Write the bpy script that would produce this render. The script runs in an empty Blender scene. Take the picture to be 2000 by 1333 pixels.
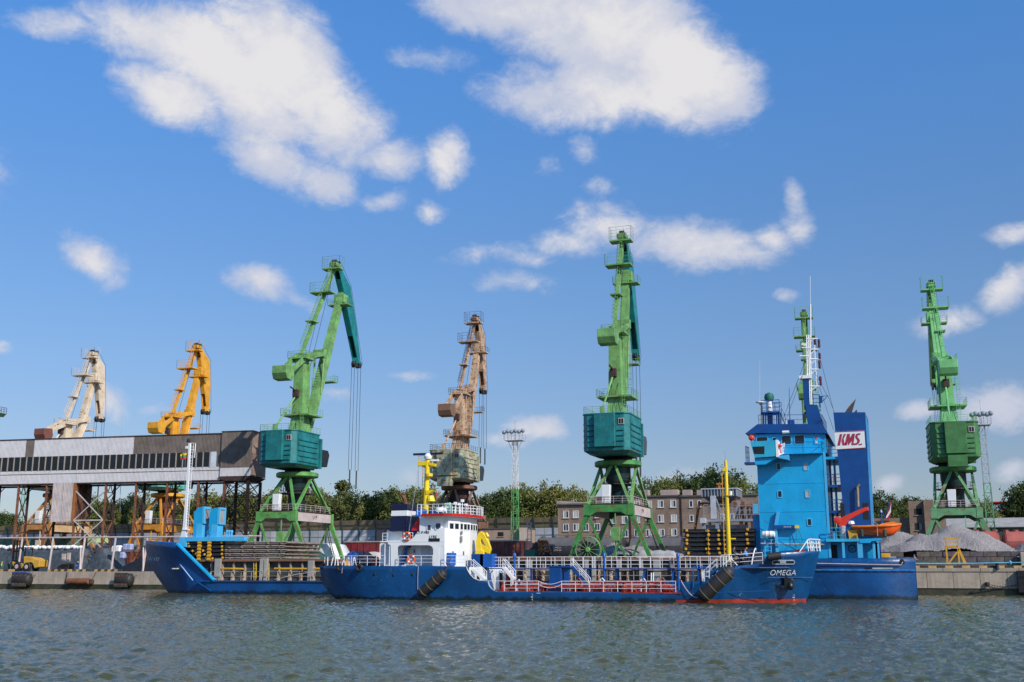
import bpy, math, random
import numpy as np
from mathutils import Vector, Matrix
random.seed(7); RNG = np.random.default_rng(7)
D = bpy.data
SC = bpy.context.scene
COL = SC.collection
R = math.radians
PI = math.pi

# ------------------------------------------------------------------ camera
CAM_H = 3.3; YAW = R(19.5); PITCH = R(11.83); FPX = 2130.0
cd = D.cameras.new("camera"); cam = D.objects.new("camera", cd); COL.objects.link(cam)
cd.sensor_width = 36.0; cd.lens = 36.0 * FPX / 2000.0; cd.clip_start = 0.5; cd.clip_end = 6000
cam.location = (0, 0, CAM_H); cam.rotation_euler = (R(90) + PITCH, 0, YAW)
SC.camera = cam

# ------------------------------------------------------------------ sky, sun, exposure
SUN_EL = R(35); SUN_AZ = R(121)      # azimuth measured from +Y (away from the viewer) towards +X
sun_dir = Vector((math.sin(SUN_AZ) * math.cos(SUN_EL), math.cos(SUN_AZ) * math.cos(SUN_EL), math.sin(SUN_EL)))
sl = D.lights.new("sun", "SUN"); sl.energy = 4.3; sl.angle = R(0.53); sl.color = (1.0, 0.93, 0.83)
so = D.objects.new("sun", sl); COL.objects.link(so); so.location = (60, -60, 90)
so.rotation_euler = (-sun_dir).to_track_quat('-Z', 'Y').to_euler()
SC.view_settings.view_transform = 'Standard'; SC.view_settings.look = 'None'
SC.view_settings.exposure = 0.0; SC.view_settings.gamma = 1.0; SC.view_settings.use_curve_mapping = False

_f = Vector((-math.sin(YAW) * math.cos(PITCH), math.cos(YAW) * math.cos(PITCH), math.sin(PITCH)))
_r = Vector((math.cos(YAW), math.sin(YAW), 0)); _u = _r.cross(_f)
def ray(px, py):
    return _f + _r * ((px - 1000) / FPX) - _u * ((py - 666.5) / FPX)
def P(px, py, Y):
    "the point of the plane y = Y that lies at a given place of the photograph"
    d = ray(px, py); t = Y / d.y
    return Vector((d.x * t, Y, CAM_H + d.z * t))
def PX(px, py, Y): return P(px, py, Y).x
def PZ(px, py, Y): return P(px, py, Y).z
def PG(px, py, z):
    d = ray(px, py); t = (z - CAM_H) / d.z
    return Vector((d.x * t, d.y * t, z))

# ------------------------------------------------------------------ node helpers
class NT:
    def __init__(s, tree): s.t = tree; s.n = tree.nodes; s.l = tree.links
    def new(s, ty, **kw):
        n = s.n.new(ty)
        for k, v in kw.items(): setattr(n, k, v)
        return n
    def link(s, a, b): s.l.new(a, b)
    def put(s, sock, v):
        if v is None: return
        if hasattr(v, 'is_output'): s.l.new(v, sock)
        else: sock.default_value = v
    def math(s, op, a, b=None, c=None, clamp=False):
        n = s.new('ShaderNodeMath', operation=op); n.use_clamp = clamp
        s.put(n.inputs[0], a)
        if b is not None: s.put(n.inputs[1], b)
        if c is not None: s.put(n.inputs[2], c)
        return n.outputs[0]
    def noise(s, vec, scale=5, detail=4, rough=0.55, dist=0.0):
        n = s.new('ShaderNodeTexNoise'); s.put(n.inputs['Vector'], vec)
        n.inputs['Scale'].default_value = scale; n.inputs['Detail'].default_value = detail
        n.inputs['Roughness'].default_value = rough; n.inputs['Distortion'].default_value = dist
        return n.outputs['Fac']
    def mapping(s, vec, scale=(1, 1, 1), loc=(0, 0, 0), rot=(0, 0, 0)):
        n = s.new('ShaderNodeMapping'); s.put(n.inputs['Vector'], vec)
        n.inputs['Scale'].default_value = scale; n.inputs['Location'].default_value = loc; n.inputs['Rotation'].default_value = rot
        return n.outputs[0]
    def ramp(s, fac, a, b, lo=0.0, hi=1.0):
        n = s.new('ShaderNodeMapRange'); n.clamp = True; n.interpolation_type = 'SMOOTHSTEP'
        s.put(n.inputs['Value'], fac); n.inputs['From Min'].default_value = a; n.inputs['From Max'].default_value = b
        n.inputs['To Min'].default_value = lo; n.inputs['To Max'].default_value = hi
        return n.outputs['Result']
    def mix(s, fac, a, b, blend='MIX'):
        n = s.new('ShaderNodeMix', data_type='RGBA', blend_type=blend)
        s.put(n.inputs[0], fac); s.put(n.inputs[6], a); s.put(n.inputs[7], b)
        return n.outputs[2]

# ------------------------------------------------------------------ the world: Nishita sky with clouds laid out by direction
world = D.worlds.new("World"); SC.world = world; world.use_nodes = True
w = NT(world.node_tree); w.n.clear()
sky = w.new('ShaderNodeTexSky', sky_type='NISHITA'); sky.sun_disc = False
sky.sun_elevation = SUN_EL; sky.sun_rotation = SUN_AZ
sky.altitude = 0.0; sky.air_density = 1.0; sky.dust_density = 0.6; sky.ozone_density = 2.2
tc = w.new('ShaderNodeTexCoord'); gen = tc.outputs['Generated']
sep = w.new('ShaderNodeSeparateXYZ'); w.link(gen, sep.inputs[0])
az = w.math('ARCTAN2', sep.outputs[0], sep.outputs[1]); el = w.math('ARCSINE', sep.outputs[2])
wp1 = w.noise(w.mapping(gen, (1, 1, 1.35)), 7.0, 6, 0.58); wp2 = w.noise(w.mapping(gen, (1, 1, 1.35), (3.1, 1.7, 0.4)), 7.0, 6, 0.58)
azw = w.math('MULTIPLY_ADD', w.math('SUBTRACT', wp1, 0.5), 0.06, az)
elw = w.math('MULTIPLY_ADD', w.math('SUBTRACT', wp2, 0.5), 0.045, el)
# centre (px, py), radii (px), tilt (deg), strength: where each cloud stands in the photograph, turned into azimuth and elevation
CLOUDS = [(300, 70, 150, 62, 8, 1.0), (420, 120, 200, 100, 18, 1.5), (560, 130, 190, 120, 35, 1.5), (340, 190, 130, 62, 14, 1.0), (480, 200, 190, 70, 18, 1.2), (640, 225, 110, 100, 20, 1.2), (470, 40, 130, 45, 5, .9),
          (490, 270, 90, 34, 20, .7), (520, 320, 110, 50, 25, .95), (620, 350, 80, 42, 10, .8), (760, 305, 90, 36, 5, .7), (885, 315, 50, 54, 20, .95), (130, 45, 110, 26, -6, .55), (710, 250, 60, 50, 0, .6),
          (1000, 20, 190, 60, 8, 1.3), (1180, 60, 260, 120, 12, 1.6), (1330, 130, 180, 105, 20, 1.6), (1425, 160, 85, 78, 10, 1.2), (1190, 175, 150, 90, 10, 1.2), (1330, 200, 140, 60, 5, .9),
          (860, 118, 60, 20, 0, .28), (1050, 190, 110, 62, 10, .7), (1190, 235, 50, 34, 0, .6),
          (170, 505, 76, 38, 18, .85), (200, 540, 40, 20, 20, .4), (515, 566, 74, 34, 14, .95), (590, 595, 44, 16, 12, .5), (755, 382, 50, 24, -5, .7), (850, 412, 30, 17, 10, .5),
          (1145, 300, 24, 20, 30, .34), (1082, 325, 18, 18, 0, .33), (1172, 362, 22, 15, 0, .33), (1350, 480, 150, 52, 8, .95), (1190, 445, 84, 52, 10, .75), (1110, 480, 60, 30, 0, .45), (1260, 480, 70, 40, 0, .6),
          (1440, 500, 100, 36, 0, .75), (1550, 385, 24, 42, -20, .55), (1562, 440, 42, 36, 0, .55), (1490, 470, 60, 34, 0, .6), (1010, 560, 62, 20, 0, .42), (1040, 515, 50, 16, 0, .3), (960, 500, 70, 18, 0, .22),
          (215, 775, 54, 38, 20, .7), (1035, 828, 74, 30, 4, .95), (985, 850, 50, 20, 0, .6), (805, 740, 50, 12, -3, .45), (655, 777, 32, 13, 0, .32), (1840, 628, 70, 28, 0, .8),
          (1965, 560, 70, 40, -25, .9), (1975, 468, 52, 28, 0, .7), (1955, 790, 100, 50, 10, 1.0), (1800, 797, 50, 20, 0, .7), (1733, 950, 30, 17, 0, .6), (1975, 918, 34, 24, 0, .65),
          (0, 683, 30, 15, 0, .5), (1532, 578, 26, 10, 5, .42), (310, 787, 24, 10, 0, .3), (1330, 930, 60, 14, 0, .25), (820, 920, 40, 14, 0, .22), (10, 950, 30, 10, 0, .2),
          (-250, 250, 260, 90, 10, 1.0), (-500, 600, 200, 60, 0, .8), (2300, 300, 260, 90, 0, 1.0), (2500, 700, 220, 70, 0, .8), (700, -260, 330, 90, 0, 1.0), (2000, -300, 300, 90, 0, .9)]
field = None
for (cx, cy, rx, ry, tilt, st) in CLOUDS:
    d = ray(cx, cy).normalized(); a0 = math.atan2(d.x, d.y); e0 = math.asin(d.z); ce = math.cos(e0)
    k = d.dot(_f)            # smaller angles away from the optical axis
    ra = rx / FPX * k * k / ce; re = ry / FPX * k
    ct, s_t = math.cos(R(tilt)), math.sin(R(tilt))
    dx = w.math('SUBTRACT', azw, a0); dy = w.math('SUBTRACT', elw, e0)
    u1 = w.math('MULTIPLY_ADD', dy, -s_t / ra, w.math('MULTIPLY', dx, ct / ra))
    v1 = w.math('MULTIPLY_ADD', dy, ct / re, w.math('MULTIPLY', dx, s_t / re))
    r2 = w.math('MULTIPLY_ADD', u1, u1, w.math('MULTIPLY', v1, v1))
    b = w.math('MULTIPLY', w.math('SUBTRACT', 1.0, w.math('POWER', r2, 0.75)), st)
    field = b if field is None else w.math('SMOOTH_MAX', field, b, 0.18)
n1 = w.math('MULTIPLY_ADD', w.math('SUBTRACT', w.noise(w.mapping(gen, (1, 1, 1.5), (2, 9, 4)), 75.0, 6, 0.68, .8), .5), .42, w.noise(w.mapping(gen, (1, 1, 1.4)), 22.0, 9, 0.66, 0.5))
n2 = w.noise(w.mapping(gen, (1, 1, 1.25), (1.3, 4.1, 2.2)), 6.0, 5, 0.5)
dens = w.math('ADD', field, w.math('MULTIPLY', w.math('SUBTRACT', n1, 0.5), 1.5))
alpha = w.ramp(dens, -0.28, .88)
n3 = w.noise(w.mapping(gen, (1, 1, 1.3), (7, 2, 5)), 15.0, 7, 0.6)
core = w.ramp(w.math('ADD', w.math('MULTIPLY', dens, .55), w.math('MULTIPLY', w.math('SUBTRACT', w.math('ADD', n2, n3), 1.0), 2.4)), 0.1, 1.0)
lit = w.mix(w.math('MULTIPLY', core, 1.0), (6.7, 7.0, 8.2, 1), (9.3, 9.0, 8.9, 1))
TLO, TMI, THI = (.86, .87, 1.03, 1), (0.90, 1.12, 1.38, 1), (.84, 1.60, 2.28, 1)   # the air of this place: a clear deep blue overhead, paler below
tint = w.mix(w.ramp(el, R(3), R(15)), TLO, TMI); tint = w.mix(w.ramp(el, R(11), R(32)), tint, THI)
skyc = w.mix(1.0, sky.outputs[0], tint, 'MULTIPLY')
outc = w.mix(w.math('MULTIPLY', alpha, 0.93), skyc, lit)
bg = w.new('ShaderNodeBackground'); w.link(outc, bg.inputs[0]); bg.inputs[1].default_value = 0.09
wo = w.new('ShaderNodeOutputWorld'); w.link(bg.outputs[0], wo.inputs[0])

# ------------------------------------------------------------------ materials
MATS = {}
def mat(name, col, rough=0.5, metal=0.0, var=0.18, scale=0.6, rust=0.0, rustcol=(0.16, 0.055, 0.02), streak=0.0, bump=0.02, spec=0.5, fine=0.0, dirtcol=None, wl=0.0, scuff=0.0):
    "paint, steel, concrete: a base colour with cloudy wear, rust patches and vertical run-off streaks in object space"
    if name in MATS: return MATS[name]
    m = D.materials.new(name); m.use_nodes = True; t = NT(m.node_tree); t.n.clear()
    out = t.new('ShaderNodeOutputMaterial'); b = t.new('ShaderNodeBsdfPrincipled'); t.link(b.outputs[0], out.inputs[0])
    oc = t.new('ShaderNodeTexCoord').outputs['Object']
    big = t.noise(oc, scale, 6, 0.6); sm = t.noise(oc, scale * 9, 4, 0.6)
    c = col + (1,)
    dk = tuple(x * (1 - var) for x in col) + (1,); lt = tuple(min(1, x * (1 + var * 0.8)) for x in col) + (1,)
    cc = t.mix(t.ramp(big, 0.32, 0.68), dk, lt)
    cc = t.mix(t.math('MULTIPLY', t.ramp(sm, 0.35, 0.75), 0.25), cc, dk)
    if streak > 0:
        st = t.noise(t.mapping(oc, (2.2, 2.2, 0.12)), 1.4, 5, 0.65)
        dc = (dirtcol or tuple(x * 0.45 + 0.012 for x in col)) + (1,) if not dirtcol else dirtcol + (1,)
        cc = t.mix(t.math('MULTIPLY', t.ramp(st, 0.5, 0.78), streak), cc, dc)
    if rust > 0:
        rn = t.noise(oc, scale * 2.2, 8, 0.72, 0.6); rs = t.noise(t.mapping(oc, (1.6, 1.6, 0.22)), 1.1, 6, 0.7)
        rm = t.math('MAXIMUM', t.ramp(rn, 0.675 - rust * 0.36, 0.72 - rust * 0.32), t.math('MULTIPLY', t.ramp(rs, 0.68 - rust * 0.32, 0.80 - rust * 0.3), 0.75))
        cc = t.mix(rm, cc, t.mix(sm, rustcol + (1,), tuple(x * 1.9 for x in rustcol) + (1,)))
    if fine > 0:
        fn = t.noise(oc, 14, 3, 0.7)
        cc = t.mix(t.math('MULTIPLY', t.ramp(fn, 0.3, 0.7), fine), cc, tuple(x * 0.5 for x in col) + (1,))
    if scuff > 0:
        sc1 = t.noise(oc, .22, 3, .5); sc2 = t.noise(oc, 2.6, 7, .75, .4)
        cc = t.mix(t.math('MULTIPLY', t.math('MULTIPLY', t.ramp(sc1, .5, .62), t.ramp(sc2, .60, .70)), scuff), cc, (.32, .42, .55, 1))
    if wl > 0:
        zz = t.new('ShaderNodeSeparateXYZ'); t.link(oc, zz.inputs[0])
        k = t.math('ADD', zz.outputs[2], t.math('MULTIPLY', t.math('SUBTRACT', t.noise(t.mapping(oc, (1, 1, .5)), .9, 6, .7), .5), 1.3))
        cc = t.mix(t.ramp(k, wl, wl * .3), cc, (.004, .014, .022, 1))
    t.put(b.inputs['Base Color'], cc)
    b.inputs['Metallic'].default_value = metal
    t.put(b.inputs['Roughness'], t.ramp(sm, 0.2, 0.8, max(0.05, rough - 0.1), min(1, rough + 0.12)))
    b.inputs['Specular IOR Level'].default_value = spec
    if bump > 0:
        bn = t.new('ShaderNodeBump'); bn.inputs['Strength'].default_value = 0.5; bn.inputs['Distance'].default_value = bump
        t.link(t.noise(oc, 3.0, 5, 0.6), bn.inputs['Height']); t.link(bn.outputs[0], b.inputs['Normal'])
    MATS[name] = m
    return m
def glassy(name, col=(0.02, 0.025, 0.03), rough=0.08):
    if name in MATS: return MATS[name]
    m = D.materials.new(name); m.use_nodes = True; t = NT(m.node_tree); b = t.n['Principled BSDF']
    oc = t.new('ShaderNodeTexCoord').outputs['Object']
    t.put(b.inputs['Base Color'], t.mix(t.noise(oc, 1.5, 3), tuple(x * 0.5 for x in col) + (1,), tuple(x * 1.8 for x in col) + (1,)))
    b.inputs['Roughness'].default_value = rough; b.inputs['Specular IOR Level'].default_value = 0.4
    MATS[name] = m; return m

# ------------------------------------------------------------------ mesh helpers
def tag(o, label=None, cat=None, group=None, kind=None):
    if label: o['label'] = label
    if cat: o['category'] = cat
    if group: o['group'] = group
    if kind: o['kind'] = kind
    return o
def thing(name, label, cat, loc=(0, 0, 0), rotz=0.0, group=None):
    o = D.objects.new(name, None); COL.objects.link(o); o.empty_display_size = 0.5
    o.location = loc; o.rotation_euler = (0, 0, rotz)
    return tag(o, label, cat, group)
def offset_of(o):
    v = Vector((0, 0, 0))
    while o is not None:
        v += Vector(o.location); o = o.parent
    return v
class MB:
    def __init__(s): s.v = []; s.f = []
    def add(s, vs, fs):
        n = len(s.v); s.v.extend([tuple(a) for a in vs]); s.f.extend([tuple(i + n for i in f) for f in fs]); return s
    def box(s, x0, x1, y0, y1, z0, z1):
        if x0 > x1: x0, x1 = x1, x0
        if y0 > y1: y0, y1 = y1, y0
        if z0 > z1: z0, z1 = z1, z0
        return s.add([(x0, y0, z0), (x1, y0, z0), (x1, y1, z0), (x0, y1, z0), (x0, y0, z1), (x1, y0, z1), (x1, y1, z1), (x0, y1, z1)],
                     [(0, 3, 2, 1), (4, 5, 6, 7), (0, 1, 5, 4), (1, 2, 6, 5), (2, 3, 7, 6), (3, 0, 4, 7)])
    def beam(s, pts, dims, side=(1, 0, 0)):
        "rectangular member through pts; dims = (size along side, size across) per point"
        side = Vector(side).normalized(); pts = [Vector(p) for p in pts]
        if not isinstance(dims, list): dims = [dims] * len(pts)
        vs = []
        for i, p in enumerate(pts):
            d = (pts[min(i + 1, len(pts) - 1)] - pts[max(i - 1, 0)]).normalized()
            sd = side - d * side.dot(d)
            if sd.length < 1e-3: sd = Vector((0, 0, 1)) - d * d.z
            if sd.length < 1e-3: sd = Vector((0, 1, 0))
            sd.normalize(); up = sd.cross(d)
            a, b = dims[i][0] / 2, dims[i][1] / 2
            vs += [p - sd * a - up * b, p + sd * a - up * b, p + sd * a + up * b, p - sd * a + up * b]
        fs = [(0, 1, 2, 3)]
        for i in range(len(pts) - 1):
            k = i * 4
            fs += [(k, k + 4, k + 5, k + 1), (k + 1, k + 5, k + 6, k + 2), (k + 2, k + 6, k + 7, k + 3), (k + 3, k + 7, k + 4, k)]
        k = (len(pts) - 1) * 4; fs.append((k + 3, k + 2, k + 1, k))
        return s.add(vs, fs)
    def bar(s, p, q, a, b=None, side=(1, 0, 0)): return s.beam([p, q], (a, b or a), side)
    def tube(s, pts, r, n=6, r1=None):
        pts = [Vector(p) for p in pts]; m = len(pts); vs = []; fs = []
        for i, p in enumerate(pts):
            d = (pts[min(i + 1, m - 1)] - pts[max(i - 1, 0)]).normalized()
            a = d.orthogonal().normalized(); b = d.cross(a)
            rr = r if r1 is None else r + (r1 - r) * i / (m - 1)
            for k in range(n):
                t = 2 * PI * k / n; vs.append(p + a * (rr * math.cos(t)) + b * (rr * math.sin(t)))
        if m > 2:      # keep rings aligned
            vs = []; a = None
            for i, p in enumerate(pts):
                d = (pts[min(i + 1, m - 1)] - pts[max(i - 1, 0)]).normalized()
                if a is None: a = d.orthogonal().normalized()
                a = (a - d * a.dot(d)).normalized(); b = d.cross(a); rr = r if r1 is None else r + (r1 - r) * i / (m - 1)
                for k in range(n):
                    t = 2 * PI * k / n; vs.append(p + a * (rr * math.cos(t)) + b * (rr * math.sin(t)))
        for i in range(m - 1):
            for k in range(n):
                k2 = (k + 1) % n; fs.append((i * n + k, i * n + k2, (i + 1) * n + k2, (i + 1) * n + k))
        fs.append(tuple(range(n))[::-1]); fs.append(tuple((m - 1) * n + k for k in range(n)))
        return s.add(vs, fs)
    def lathe(s, prof, c=(0, 0, 0), n=16, axis='z'):
        "prof = [(radius, height)...] turned about an axis through c"
        vs = []; fs = []; m = len(prof)
        for (r, h) in prof:
            for k in range(n):
                t = 2 * PI * k / n; x, y = r * math.cos(t), r * math.sin(t)
                p = {'z': (x, y, h), 'y': (x, h, y), 'x': (h, x, y)}[axis]
                vs.append((p[0] + c[0], p[1] + c[1], p[2] + c[2]))
        for i in range(m - 1):
            for k in range(n):
                k2 = (k + 1) % n; fs.append((i * n + k, i * n + k2, (i + 1) * n + k2, (i + 1) * n + k))
        fs.append(tuple(range(n))[::-1]); fs.append(tuple((m - 1) * n + k for k in range(n)))
        return s.add(vs, fs)
    def prism(s, poly, a0, a1, axis='y'):
        "polygon [(p, q)] extruded: axis y -> (x, z) outline, axis x -> (y, z), axis z -> (x, y)"
        n = len(poly); mk = {'y': lambda p, q, a: (p, a, q), 'x': lambda p, q, a: (a, p, q), 'z': lambda p, q, a: (p, q, a)}[axis]
        vs = [mk(p, q, a0) for p, q in poly] + [mk(p, q, a1) for p, q in poly]
        fs = [tuple(range(n)), tuple(range(2 * n - 1, n - 1, -1))]
        for i in range(n):
            j = (i + 1) % n; fs.append((i, i + n, j + n, j))
        return s.add(vs, fs)
    def plate(s, outer, holes, a0, a1, axis='y'):
        "outline with holes, triangulated and extruded"
        from mathutils.geometry import tessellate_polygon
        loops = [outer] + holes; tri = tessellate_polygon([[Vector((p, q, 0)) for p, q in l] for l in loops])
        flat = [p for l in loops for p in l]; n = len(flat)
        mk = {'y': lambda p, q, a: (p, a, q), 'x': lambda p, q, a: (a, p, q), 'z': lambda p, q, a: (p, q, a)}[axis]
        vs = [mk(p, q, a0) for p, q in flat] + [mk(p, q, a1) for p, q in flat]
        fs = [tuple(t) for t in tri] + [tuple(i + n for i in t)[::-1] for t in tri]
        k = 0
        for l in loops:
            m = len(l)
            for i in range(m): j = (i + 1) % m; fs.append((k + i, k + i + n, k + j + n, k + j))
            k += m
        return s.add(vs, fs)
    def rail(s, pts, h=1.05, step=1.6, r=0.035, bars=3, posts=True, up=(0, 0, 1)):
        pts = [Vector(p) for p in pts]; up = Vector(up)
        for b in range(bars):
            z = h * (bars - b) / bars
            for p, q in zip(pts[:-1], pts[1:]): s.tube([p + up * z, q + up * z], r * (1.15 if b == 0 else .8), 4)
        if posts:
            for p, q in zip(pts[:-1], pts[1:]):
                n = max(1, round((q - p).length / step))
                for i in range(n + 1): s.tube([p.lerp(q, i / n), p.lerp(q, i / n) + up * h], r, 4)
        return s
    def ladder(s, p, q, wdt=0.5, side=(1, 0, 0), step=0.45, r=0.03):
        p, q = Vector(p), Vector(q); sd = Vector(side).normalized() * (wdt / 2)
        s.tube([p - sd, q - sd], r, 4); s.tube([p + sd, q + sd], r, 4)
        n = max(2, int((q - p).length / step))
        for i in range(1, n): c = p.lerp(q, i / n); s.tube([c - sd, c + sd], r * .7, 4)
        return s
    def cage(s, p, q, out, rad=0.4, step=0.9, r=0.025):
        "hoops of a caged ladder and their uprights"
        p, q, out = Vector(p), Vector(q), Vector(out).normalized(); d = (q - p).normalized(); sd = d.cross(out).normalized()
        n = max(2, int((q - p).length / step)); L = [[], [], []]
        for i in range(n + 1):
            c = p.lerp(q, i / n); hoop = [c + sd * rad, c + sd * rad * .8 + out * rad, c + out * rad * 1.5, c - sd * rad * .8 + out * rad, c - sd * rad]
            for a, b in zip(hoop[:-1], hoop[1:]): s.tube([a, b], r, 4)
            for k in range(3): L[k].append(hoop[k + 1])
        for k in range(3): s.tube([L[k][0], L[k][-1]], r, 4)
        return s
    def mesh(s, name, m, off=None, smooth=False):
        me = D.meshes.new(name)
        vs = s.v if off is None or off.length == 0 else [(a[0] - off[0], a[1] - off[1], a[2] - off[2]) for a in s.v]
        me.from_pydata(vs, [], s.f); me.validate(); me.update()
        for mm in (m if isinstance(m, (list, tuple)) else [m]): me.materials.append(mm)
        if smooth:
            me.shade_smooth()
        return me
    def build(s, name, m, parent=None, smooth=False, local=False, label=None, bevel=0.0, at=None):
        off = Vector(at) if at is not None else (Vector((0, 0, 0)) if (parent is None or local) else offset_of(parent))
        me = s.mesh(name, m, off, smooth); o = D.objects.new(name, me); COL.objects.link(o)
        if parent is not None: o.parent = parent
        if at is not None: o.location = at if parent is None else Vector(at) - offset_of(parent)
        if label: o['label'] = label
        if bevel > 0:
            b = o.modifiers.new("bevel", 'BEVEL'); b.width = bevel; b.segments = 1; b.limit_method = 'ANGLE'
        if smooth:
            try:
                e = o.modifiers.new("split", 'EDGE_SPLIT'); e.split_angle = R(38)
            except Exception: pass
        return o
def piece(name, me, parent, loc=(0, 0, 0), rot=(0, 0, 0), scale=(1, 1, 1), kind=None):
    o = D.objects.new(name, me); COL.objects.link(o)
    if parent is not None: o.parent = parent
    o.location = loc; o.rotation_euler = rot; o.scale = scale
    if kind: o['kind'] = kind
    return o
def text(name, s, size, m, parent, loc, rot, depth=0.015, shear=0.0, offset=0.0, align='CENTER', xs=1.0):
    cu = D.curves.new(name, 'FONT'); cu.body = s; cu.size = size; cu.extrude = depth; cu.align_x = align; cu.align_y = 'CENTER'
    cu.shear = shear; cu.offset = offset; cu.space_character = 1.05
    tmp = D.objects.new(name + "_tmp", cu); COL.objects.link(tmp)
    dg = bpy.context.evaluated_depsgraph_get(); me = D.meshes.new_from_object(tmp.evaluated_get(dg))
    D.objects.remove(tmp); D.curves.remove(cu)
    me.materials.clear(); me.materials.append(m)
    o = D.objects.new(name, me); COL.objects.link(o)
    o.parent = parent; o.location = Vector(loc) - (offset_of(parent) if parent else Vector((0, 0, 0))); o.rotation_euler = rot; o.scale = (xs, 1, 1)
    return o
def corr(mb, x0, x1, z0, z1, y, pitch=0.28, amp=0.045, axis='x'):
    "a corrugated sheet standing at y"
    n = max(1, round((x1 - x0) / pitch)); vs = []; fs = []
    xs = []
    for i in range(n):
        a = x0 + (x1 - x0) * i / n; p = (x1 - x0) / n
        xs += [(a, 0), (a + p * .35, 0), (a + p * .5, -amp), (a + p * .85, -amp)]
    xs.append((x1, 0))
    for x, d in xs:
        for z in (z0, z1): vs.append((x, y + d, z) if axis == 'x' else (y - d, x, z))
    for i in range(len(xs) - 1): fs.append((i * 2, i * 2 + 2, i * 2 + 3, i * 2 + 1))
    return mb.add(vs, fs)
# ------------------------------------------------------------------ palette
QZ = 2.95                                   # quay level above the water
GREEN = mat("green_crane_paint", (0.165, 0.36, 0.11), .5, var=.30, rust=.26, streak=.5)
GREEN2 = mat("deep_green_crane_paint", (0.06, 0.27, 0.06), .5, var=.32, rust=.34, streak=.5)
PALEGREEN = mat("pale_green_crane_paint", (0.14, 0.33, 0.15), .55, var=.22, rust=.28, streak=.3)
TEAL = mat("teal_house_paint", (0.010, 0.17, 0.17), .45, var=.32, rust=.10, streak=.65)
TEALD = mat("shaded_dark_teal_paint", (0.005, 0.035, 0.034), .5, var=.3, streak=.3)  # dark teal column, deepened further to paint the shade under the house
HOUSEG = mat("bottle_green_house_paint", (0.045, 0.17, 0.045), .5, var=.25, rust=.12, streak=.4)
PALETEAL = mat("pale_teal_house_paint", (0.12, 0.42, 0.33), .5, var=.2, rust=.05)
BROWNC = mat("weathered_beige_crane_paint", (0.52, 0.36, 0.23), .6, var=.25, rust=.42, streak=.5, rustcol=(0.17, 0.06, 0.022))
BROWND = mat("rusted_brown_steel", (0.17, 0.10, 0.07), .7, var=.35, rust=.5, streak=.5)
SAGE = mat("faded_sage_house_paint", (0.40, 0.44, 0.29), .6, var=.25, rust=.46, streak=.6, rustcol=(0.17, 0.06, 0.025))
YELC = mat("yellow_crane_paint", (0.72, 0.34, 0.025), .5, var=.18, rust=.12, streak=.3)
CREAMC = mat("cream_crane_paint", (0.68, 0.55, 0.40), .55, var=.15, rust=.22, streak=.3)
OCHRE = mat("ochre_portal_paint", (0.52, 0.24, 0.07), .55, var=.2, rust=.2, streak=.3)
WHITE = mat("white_ship_paint", (0.80, 0.80, 0.79), .4, var=.05, scale=.3, streak=.12, dirtcol=(.42, .38, .32), bump=.008)
WHITEP = mat("white_rail_paint", (0.80, 0.79, 0.78), .5, var=.06, bump=0)
DIRTYW = mat("dirty_pinkish_white_paint", (0.55, 0.45, 0.42), .6, var=.15, rust=.12, streak=.4)
HULLB = mat("royal_blue_hull_paint", (0.002, 0.060, 0.185), .32, var=.28, scale=.25, streak=.4, dirtcol=(.006, .06, .19), bump=.05, wl=.5, scuff=.6)
HULLK = mat("navy_blue_hull_paint", (0.002, 0.060, 0.205), .35, var=.30, scale=.3, streak=.4, dirtcol=(.006, .06, .22), bump=.05, wl=.6, scuff=.5)
DKBLUE = mat("deep_blue_paint", (0.003, 0.060, 0.235), .35, var=.15, streak=.2, bump=.01)
NAVY = mat("dark_navy_paint", (0.006, 0.010, 0.045), .4, var=.15, bump=.008)
CYAN = mat("cyan_ship_paint", (0.008, 0.36, 0.68), .36, var=.14, scale=.3, streak=.35, dirtcol=(.01, .26, .50), bump=.04)
LCYAN = mat("pale_cyan_ship_paint", (0.07, 0.42, 0.70), .4, var=.10, scale=.4, streak=.15, bump=.01)
PIPEB = mat("blue_pipe_paint", (0.006, 0.10, 0.40), .4, var=.2, bump=0)
RED = mat("red_deck_paint", (0.36, 0.028, 0.016), .5, var=.5, scale=1.5, rust=.3)
BOOT = mat("red_boottop_paint", (0.36, 0.03, 0.015), .5, var=.35, scale=1.2, rust=.2)
ORANGE = mat("orange_boat_paint", (0.80, 0.10, 0.012), .4, var=.12, bump=.005)
CRED = mat("orange_red_davit_paint", (0.72, 0.045, 0.022), .4, var=.12, bump=.005)
YEL = mat("bright_yellow_paint", (0.80, 0.56, 0.012), .42, var=.12, bump=.005, streak=.2)
YEL2 = mat("ochre_yellow_paint", (0.70, 0.36, 0.03), .5, var=.2, rust=.2)
BLACKR = mat("black_rubber", (0.022, 0.020, 0.019), .6, var=.3, streak=.3, dirtcol=(.07, .06, .05))
BLACK = mat("black_paint", (0.012, 0.012, 0.013), .4, var=.3)
DARK = mat("dark_recess", (0.010, 0.010, 0.012), .7, var=.2)
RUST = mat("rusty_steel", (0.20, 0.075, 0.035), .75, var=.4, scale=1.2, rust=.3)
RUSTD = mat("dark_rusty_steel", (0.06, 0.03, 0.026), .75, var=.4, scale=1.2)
GALVL = mat("pale_grey_sheet", (0.56, 0.54, 0.55), .6, var=.08, streak=.45, dirtcol=(.36, .27, .21), bump=.01)
GALVB = mat("brown_grey_sheet", (0.145, 0.117, 0.098), .6, var=.25, streak=.55, dirtcol=(.17, .09, .05), bump=.01)
CONC = mat("quay_concrete", (0.43, 0.355, 0.275), .85, var=.2, scale=.5, streak=.6, dirtcol=(.20, .14, .10), fine=.25, bump=.04)
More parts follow.
